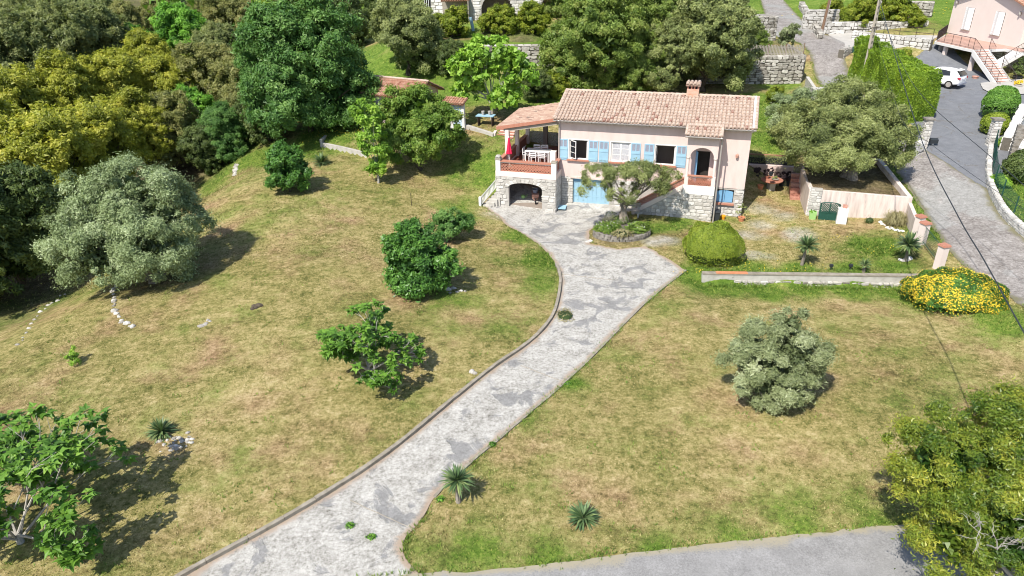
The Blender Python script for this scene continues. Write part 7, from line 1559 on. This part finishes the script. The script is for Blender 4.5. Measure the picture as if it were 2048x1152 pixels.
# little flowers in the grass
mb = MB(); rg = np.random.default_rng(78)
for (cx, cy, n, r, c) in ((1480,538,26,1.3,0),(1390,548,14,.5,0),(1560,540,18,1.2,0),(690,262,40,1.6,0),(660,270,30,1.2,0),(1670,478,8,.5,0),(1770,500,10,.7,0),(1900,25,60,6,0),(1760,15,40,6,0)):
    q = G(cx, cy)
    for _ in range(n): x, y = q[0]+rg.normal()*r, q[1]+rg.normal()*r*.5; s = .03 if cy > 100 else .10; mb.box((x, y, h(x, y)+.12), (s,s,.03))
link(bpy.data.objects.new('meadow_flowers', mb.mesh('meadow_flowers', LF['yellowfl'])), kind='stuff')

# ---------------- background trees : shared crowns per kind, every tree an object with crown and trunk
KIND = {
 'yoak': ('oak_tree', 'oak tree', dict(lm='yoak', ells=[(0,0,4.6,3.6,3.4,3.8),(1.4,.6,6.6,2.2,2.2,1.9),(-1.5,-.5,6.2,2.2,2.2,2.0),(.2,-1.2,2.8,3.2,2.4,2.6)], n=46000, leaf=.17, density=6, pr=.62)),
 'yoak2': ('oak_tree', 'oak tree', dict(lm='yoak', ells=[(0,0,4.8,3.0,3.0,4.0),(1.6,.3,4.8,2.3,2.3,2.6),(-1.6,-.8,4.9,2.3,2.2,2.8),(.2,0,8.0,1.6,1.6,1.6)], n=44000, leaf=.17, density=7, pr=.55)),
 'goak': ('holm_oak', 'holm oak', dict(lm='goak', ells=[(0,0,4.8,3.9,3.6,3.9),(1.8,.2,6.8,2.4,2.4,2.0),(-1.8,-.4,6.2,2.5,2.4,2.2),(.4,-1.4,3.0,3.4,2.4,2.6)], n=48000, leaf=.15, density=6, pr=.58)),
 'boak': ('oak_tree', 'oak tree', dict(lm='boak', ells=[(0,0,4.2,3.2,3.1,3.6),(1.2,.6,6.2,2.0,2.0,1.8),(-1.3,-.4,5.2,2.2,2.2,2.1),(.3,-1,2.4,2.9,2.2,2.2)], n=38000, leaf=.15, density=7, pr=.52)),
 'ggreen': ('broadleaf_tree', 'tree', dict(lm='ggreen', ells=[(0,0,6.2,4.4,4.0,3.8),(1.8,.2,8.6,2.8,2.6,2.2),(-1.6,-.2,8.0,2.8,2.6,2.4),(-2.2,-1.8,3.4,3.2,2.4,3.0),(2.4,-1.8,3.2,3.2,2.4,2.9)], n=72000, leaf=.17, density=6, pr=.70)),
 'bgreen': ('broadleaf_tree', 'tree', dict(lm='bgreen', ells=[(0,0,4.2,2.8,2.7,3.4),(1.0,.3,6.4,1.9,1.9,1.6),(-1.1,-.3,5.4,1.9,1.9,1.9)], n=30000, leaf=.16, density=7, pr=.52)),
 'dgreen': ('evergreen_tree', 'tree', dict(lm='dgreen', ells=[(0,0,4.6,3.2,3.2,3.2),(1.6,.4,5.8,2.0,2.0,1.8),(-1.6,-.4,5.4,2.0,2.0,1.9),(0,-1.4,2.4,3.2,2.4,2.4)], n=36000, leaf=.16, density=7, pr=.58)),
 'golive': ('olive_tree', 'olive tree', dict(lm='olive2', ells=[(-1.4,0,4.2,2.6,2.6,2.3),(1.5,.2,4.4,2.5,2.5,2.2),(0,.4,5.7,2.5,2.4,1.7),(0,-1.4,2.4,3.2,2.2,2.1)], n=50000, leaf=.12, density=8, pr=.52)),
 'mixed': ('orchard_tree', 'tree', dict(lm='orch2', ells=[(-1.8,0,4.4,2.8,2.8,2.7),(1.9,.2,4.6,2.8,2.8,2.7),(0,.4,6.2,3.0,2.8,2.0),(0,-1.6,2.6,3.6,2.4,2.5)], n=56000, leaf=.13, density=7, pr=.50)),
 'bush': ('bush', 'bush', dict(lm='ybush', ells=[(0,0,1.1,1.6,1.4,1.3),(.5,.1,2.1,1.1,1.0,.9)], n=12000, leaf=.12, density=14, pr=.38)),
 'conifer': ('conifer', 'conifer', dict(lm='ybush', ells=[(0,0,1.6,1.4,1.4,1.4),(0,0,3.4,1.0,1.0,1.4),(0,0,5.2,.55,.55,1.3)], n=9000, leaf=.14, density=14, pr=.36)),
}
LF['orch2'] = leafmat('mixed_green_leaves', [(.065,.115,.02),(.14,.215,.04),(.23,.31,.065),(.33,.36,.11)], trans=.32, wn=.6)
LF['ybush'] = leafmat('yellow_green_leaves', [(.06,.10,.008),(.15,.21,.015),(.26,.31,.03),(.38,.40,.05)], trans=.2)
PROTO = {}
def place(kind, px, py, zg, s, lab, rz=None, sz=1.0, group=None, nm=None):
    name, cat, kw = KIND[kind]; kw = dict(kw); b = at(px, py, zg) if zg is not None else G(px, py)
    b[2] = h(b[0], b[1]) if zg is None else b[2]
    if kind not in PROTO:
        kw2 = {k: v for k, v in kw.items()}; lm = kw2.pop('lm'); ells = kw2.pop('ells'); n = kw2.pop('n'); leaf = kw2.pop('leaf')
        t = tree(name, lab, cat, lm, b, ells, n, leaf, bm='barkd', tr=.22, seed=90+len(PROTO), **kw2); PROTO[kind] = t
    else: t = copy_tree(PROTO[kind]); t.location = tuple(b); t['label'] = lab
    if nm: t.name = nm
    if group: t['group'] = group
    t.rotation_euler = (0,0, (px*1.7+py)%6.28 if rz is None else rz); t.scale = (s, s, s*sz); return t
# (kind, column and row of the foot, ground height or None, scale, label)
WOOD = 'trees of the wood on the left'
for a in (
 ('ggreen', 622,262,None,.92,'great deep green tree left of the shed, tallest on this side'),
 ('ggreen', 560,250,None,.62,'dark green tree tucked at the left foot of the great deep green tree'),
 ('golive', 818,150,None,.98,'rounded grey green olive tree behind the shed'),
 ('ggreen', 458,322,None,.42,'small deep green tree at the tip of the wood by the ruined wall end'),
 ('dgreen', 415,345,-1.2,.5,'low dark tree in the shade of the wood tip'),
 ('boak', 490,283,None,.52,'low brownish tree at the top of the bright grass slope'),
 ('boak', 500,255,None,.78,'brownish oak between the wood edge and the great deep green tree'),
 ('dgreen', 540,282,None,.58,'low dark tree at the shady end of the wood edge'),
 ('bgreen', 405,300,None,.66,'leafy green tree leaning out of the wood over the grass slope'),
 ('boak', 350,340,None,.80,'olive brown oak at the right front of the wood'),
 ('yoak2', 300,350,-1.3,.72,'golden oak right behind the big silvery olive tree'),
 ('yoak', 225,395,-1.3,.82,'golden oak left behind the big silvery olive tree'),
 ('yoak', 130,450,-1.4,.90,'broad golden oak at the left front of the wood'),
 ('dgreen', 40,560,-1.4,.86,'dark oak at the far left above the shaded strip of lawn'),
 ('yoak2', 30,455,-1.5,.98,'golden oak cut by the left frame edge'),
 ('dgreen', 95,530,-1.4,.60,'low dark oak above the shaded strip of lawn'),
 ('dgreen', -60,600,-1.5,1.0,'dark oak just entering the left frame edge'),
 ('yoak', 60,330,-1.0,.92,'second row golden oak near the left frame edge'),
 ('yoak2', 170,300,-.8,.88,'second row golden oak with a pointed top'),
 ('yoak', 255,265,-.5,.86,'large golden oak in the middle of the wood'),
 ('yoak2', 320,225,-.2,.84,'golden oak at the upper middle of the wood'),
 ('yoak', 375,245,0,.74,'golden oak beside the dark grey oaks'),
 ('boak', 440,235,.3,.86,'grey brown oak left of the great deep green tree'),
 ('goak', 455,180,1.0,.78,'grey holm oak behind the grey brown one'),
 ('bgreen', 390,170,1.0,1.05,'fresh green tree rising in the upper middle of the wood'),
 ('boak', 478,120,1.8,.95,'brown oak left of the crown of the great deep green tree'),
 ('goak', 40,215,0,1.05,'big grey holm oak at the upper left frame edge'),
 ('goak', 140,195,0,1.12,'big grey holm oak in the upper left'),
 ('goak', 220,165,.5,1.0,'dark grey holm oak, third from the left frame edge'),
 ('goak', -40,290,-1,.98,'grey holm oak partly outside the left frame edge'),
 ('goak', 60,130,1,.95,'grey holm oak in the upper left back row'),
 ('bgreen', 290,150,.8,.72,'small fresh green tree among the grey oaks'),
 ('boak', 265,110,1.5,.86,'brown oak at the top left of the picture'),
 ('boak', 330,85,2.2,.84,'brownish oak near the top edge left of the fresh green tree'),
 ('goak', 190,95,2,.9,'grey oak near the top edge of the picture, left part'),
 ('boak', 120,80,2,.9,'brown oak near the top left corner'),
 ('goak', 20,80,2,.9,'grey oak in the top left corner'),
 ('dgreen', 690,110,3.5,.85,'dark tree between the great green tree and the olive'),
 ('goak', 650,60,4,.85,'grey oak behind the great deep green tree'),
 ('conifer', 718,62,4.2,.85,'yellow green conifer left above the rounded olive'),
 ('goak', 560,50,4,.85,'grey green oak behind the top of the great tree'),
 ('boak', 420,60,3,.80,'brown oak behind the fresh green tree'),
 ('dgreen', 770,60,5,.75,'dark tree behind the rounded olive at the top edge'),
 ('dgreen', 905,150,None,.40,'small dark tree between the olive and the bright leafed tree'),
):
    place(*a, group=WOOD if a[1] < 700 else None)
for a in (
 ('mixed', 1185,182,None,1.12,'wide mixed green tree behind the left half of the main roof'),
 ('golive', 1325,183,None,.86,'grey green olive between the mixed tree and the large olive behind the roof'),
 ('mixed', 1250,186,None,.74,'lower green tree close behind the middle of the main roof ridge'),
 ('mixed', 1480,150,None,.55,'small green tree right of the large olive above the dry stone wall'),
 ('golive', 1405,182,None,1.12,'large olive tree behind the right half of the main roof'),
 ('mixed', 1290,120,5.2,.9,'green tree between the mixed tree and the large olive behind the roof'),
 ('golive', 1270,60,6.2,.8,'grey green tree near the top edge above the main house'),
 ('mixed', 1150,70,6.5,.72,'green tree at the top edge right of the farmhouse'),
 ('golive', 1330,85,5.8,.68,'olive crown left of the glimpsed pale house'),
 ('golive', 1440,60,6.2,.70,'olive tree at the top edge beside the upper lane'),
 ('dgreen', 1075,205,None,.34,'low dark shrubby tree at the left end of the main roof'),
 ('bush', 905,75,None,.95,'round yellow green bush before the farmhouse lean-to'),
 ('bush', 880,72,None,.7,'green bush right of the tractor'),
 ('bush', 980,66,None,.75,'orange green bush under the left farmhouse arch'),
 ('bush', 1016,66,None,.85,'fresh green bush between the farmhouse arches'),
 ('bush', 1068,66,None,.95,'yellow green bush at the right farmhouse arch'),
 ('bush', 1705,58,None,1.05,'pale flowering bush on the bank right of the wooden pole'),
 ('bush', 1745,50,None,1.15,'green bush in the middle of the bank behind the path wall'),
 ('bush', 1790,50,None,1.15,'green bush at the right on the bank behind the path wall'),
 ('bush', 1830,55,None,.55,'small bush left of the pink house'),
 ('bush', 1660,40,None,.8,'green bush behind the wooden pole'),
 ('bush', 1120,196,None,.7,'bright green bush at the left end behind the main roof'),
 ('bush', 1085,190,None,.55,'second bright green bush left behind the main roof'),
 ('bush', 1545,205,None,.45,'weedy bush at the foot of the tall dry stone wall'),
 ('bush', 1800,135,3.7,.55,'olive coloured rounded shrub between the hedge and the court wall'),
):
    place(*a)
tree('small_olive', 'small grey green olive in the fenced kitchen garden', 'olive tree', 'silver', at(1572,100,5.4), [(0,0,1.2,1.0,.8,.8),(.5,0,1.7,.6,.6,.5)], 5000, .09, density=20, pr=.25, tr=.07, seed=70)
tree('paulownia', 'spreading tree with big bright green leaves between the shed and the house', 'tree', 'young', G(985,240), [(-1.5,.3,3.8,1.7,1.5,1.2),(1.4,.2,3.9,1.7,1.4,1.3),(-.2,.3,5.0,2.0,1.5,1.0),(-1.8,0,2.3,1.1,1.0,.8),(.9,-.5,1.9,1.0,.8,.7),(2.6,0,3.0,.9,.8,.8)], 8500, .19, density=11, pr=.34, bm='barkl', tr=.12, seed=71, aspect=.8, limbs=14, inner=.05, core=0)

# scattered weed tufts in the mown lawn
rg = np.random.default_rng(99); mb = MB()
for _ in range(420):
    px, py = rg.random()*2048, 380+rg.random()*760; q = G(px, py)
    if q[1] > 48 or inside(q[0], q[1], DRIVE) or inside(q[0], q[1], STREET) or inside(q[0], q[1], ROAD) or inside(q[0], q[1], COURT) or inside(q[0], q[1], HOUSEFOOT): continue
    for k in range(rg.integers(2,6)): tuft(mb, (q[0]+rg.normal()*.12, q[1]+rg.normal()*.12, q[2]), 5, .09, .05, rg, .014)
link(bpy.data.objects.new('lawn_weeds', mb.mesh('lawn_weeds', LF['orch'])), kind='stuff')
# far-off woods on the slopes beyond the village, one mass
rg = np.random.default_rng(123); E_ = []
while len(E_) < 330:
    x, y = rg.uniform(-140,150), rg.uniform(100,285)
    if (abs(x-15) < 40 and y < 118) or (x > 60 and y < 125): continue
    r = 2.2+2.4*rg.random(); E_.append((x, y, h(x, y)+r*.9, r, r, r*1.05))
E_ = np.array(E_); n = 26000; i = rg.integers(0, len(E_), n); d = unit(rg.normal(size=(n,3))); d[:,2] = np.abs(d[:,2])*np.where(rg.random(n) < .25, -1, 1)
P = E_[i,:3]+d*E_[i,3:]*(.75+.35*rg.random((n,1))); V, F, tn = leaves(P, unit(d+rg.normal(size=(n,3))*.5), .75, .7, np.clip(.5*(i%7)/7+.5*rg.random(n), 0, 1), rg, True)
link(bpy.data.objects.new('distant_wood', np_mesh('distant_wood', V, F, LF['orch'], tn)), kind='stuff')
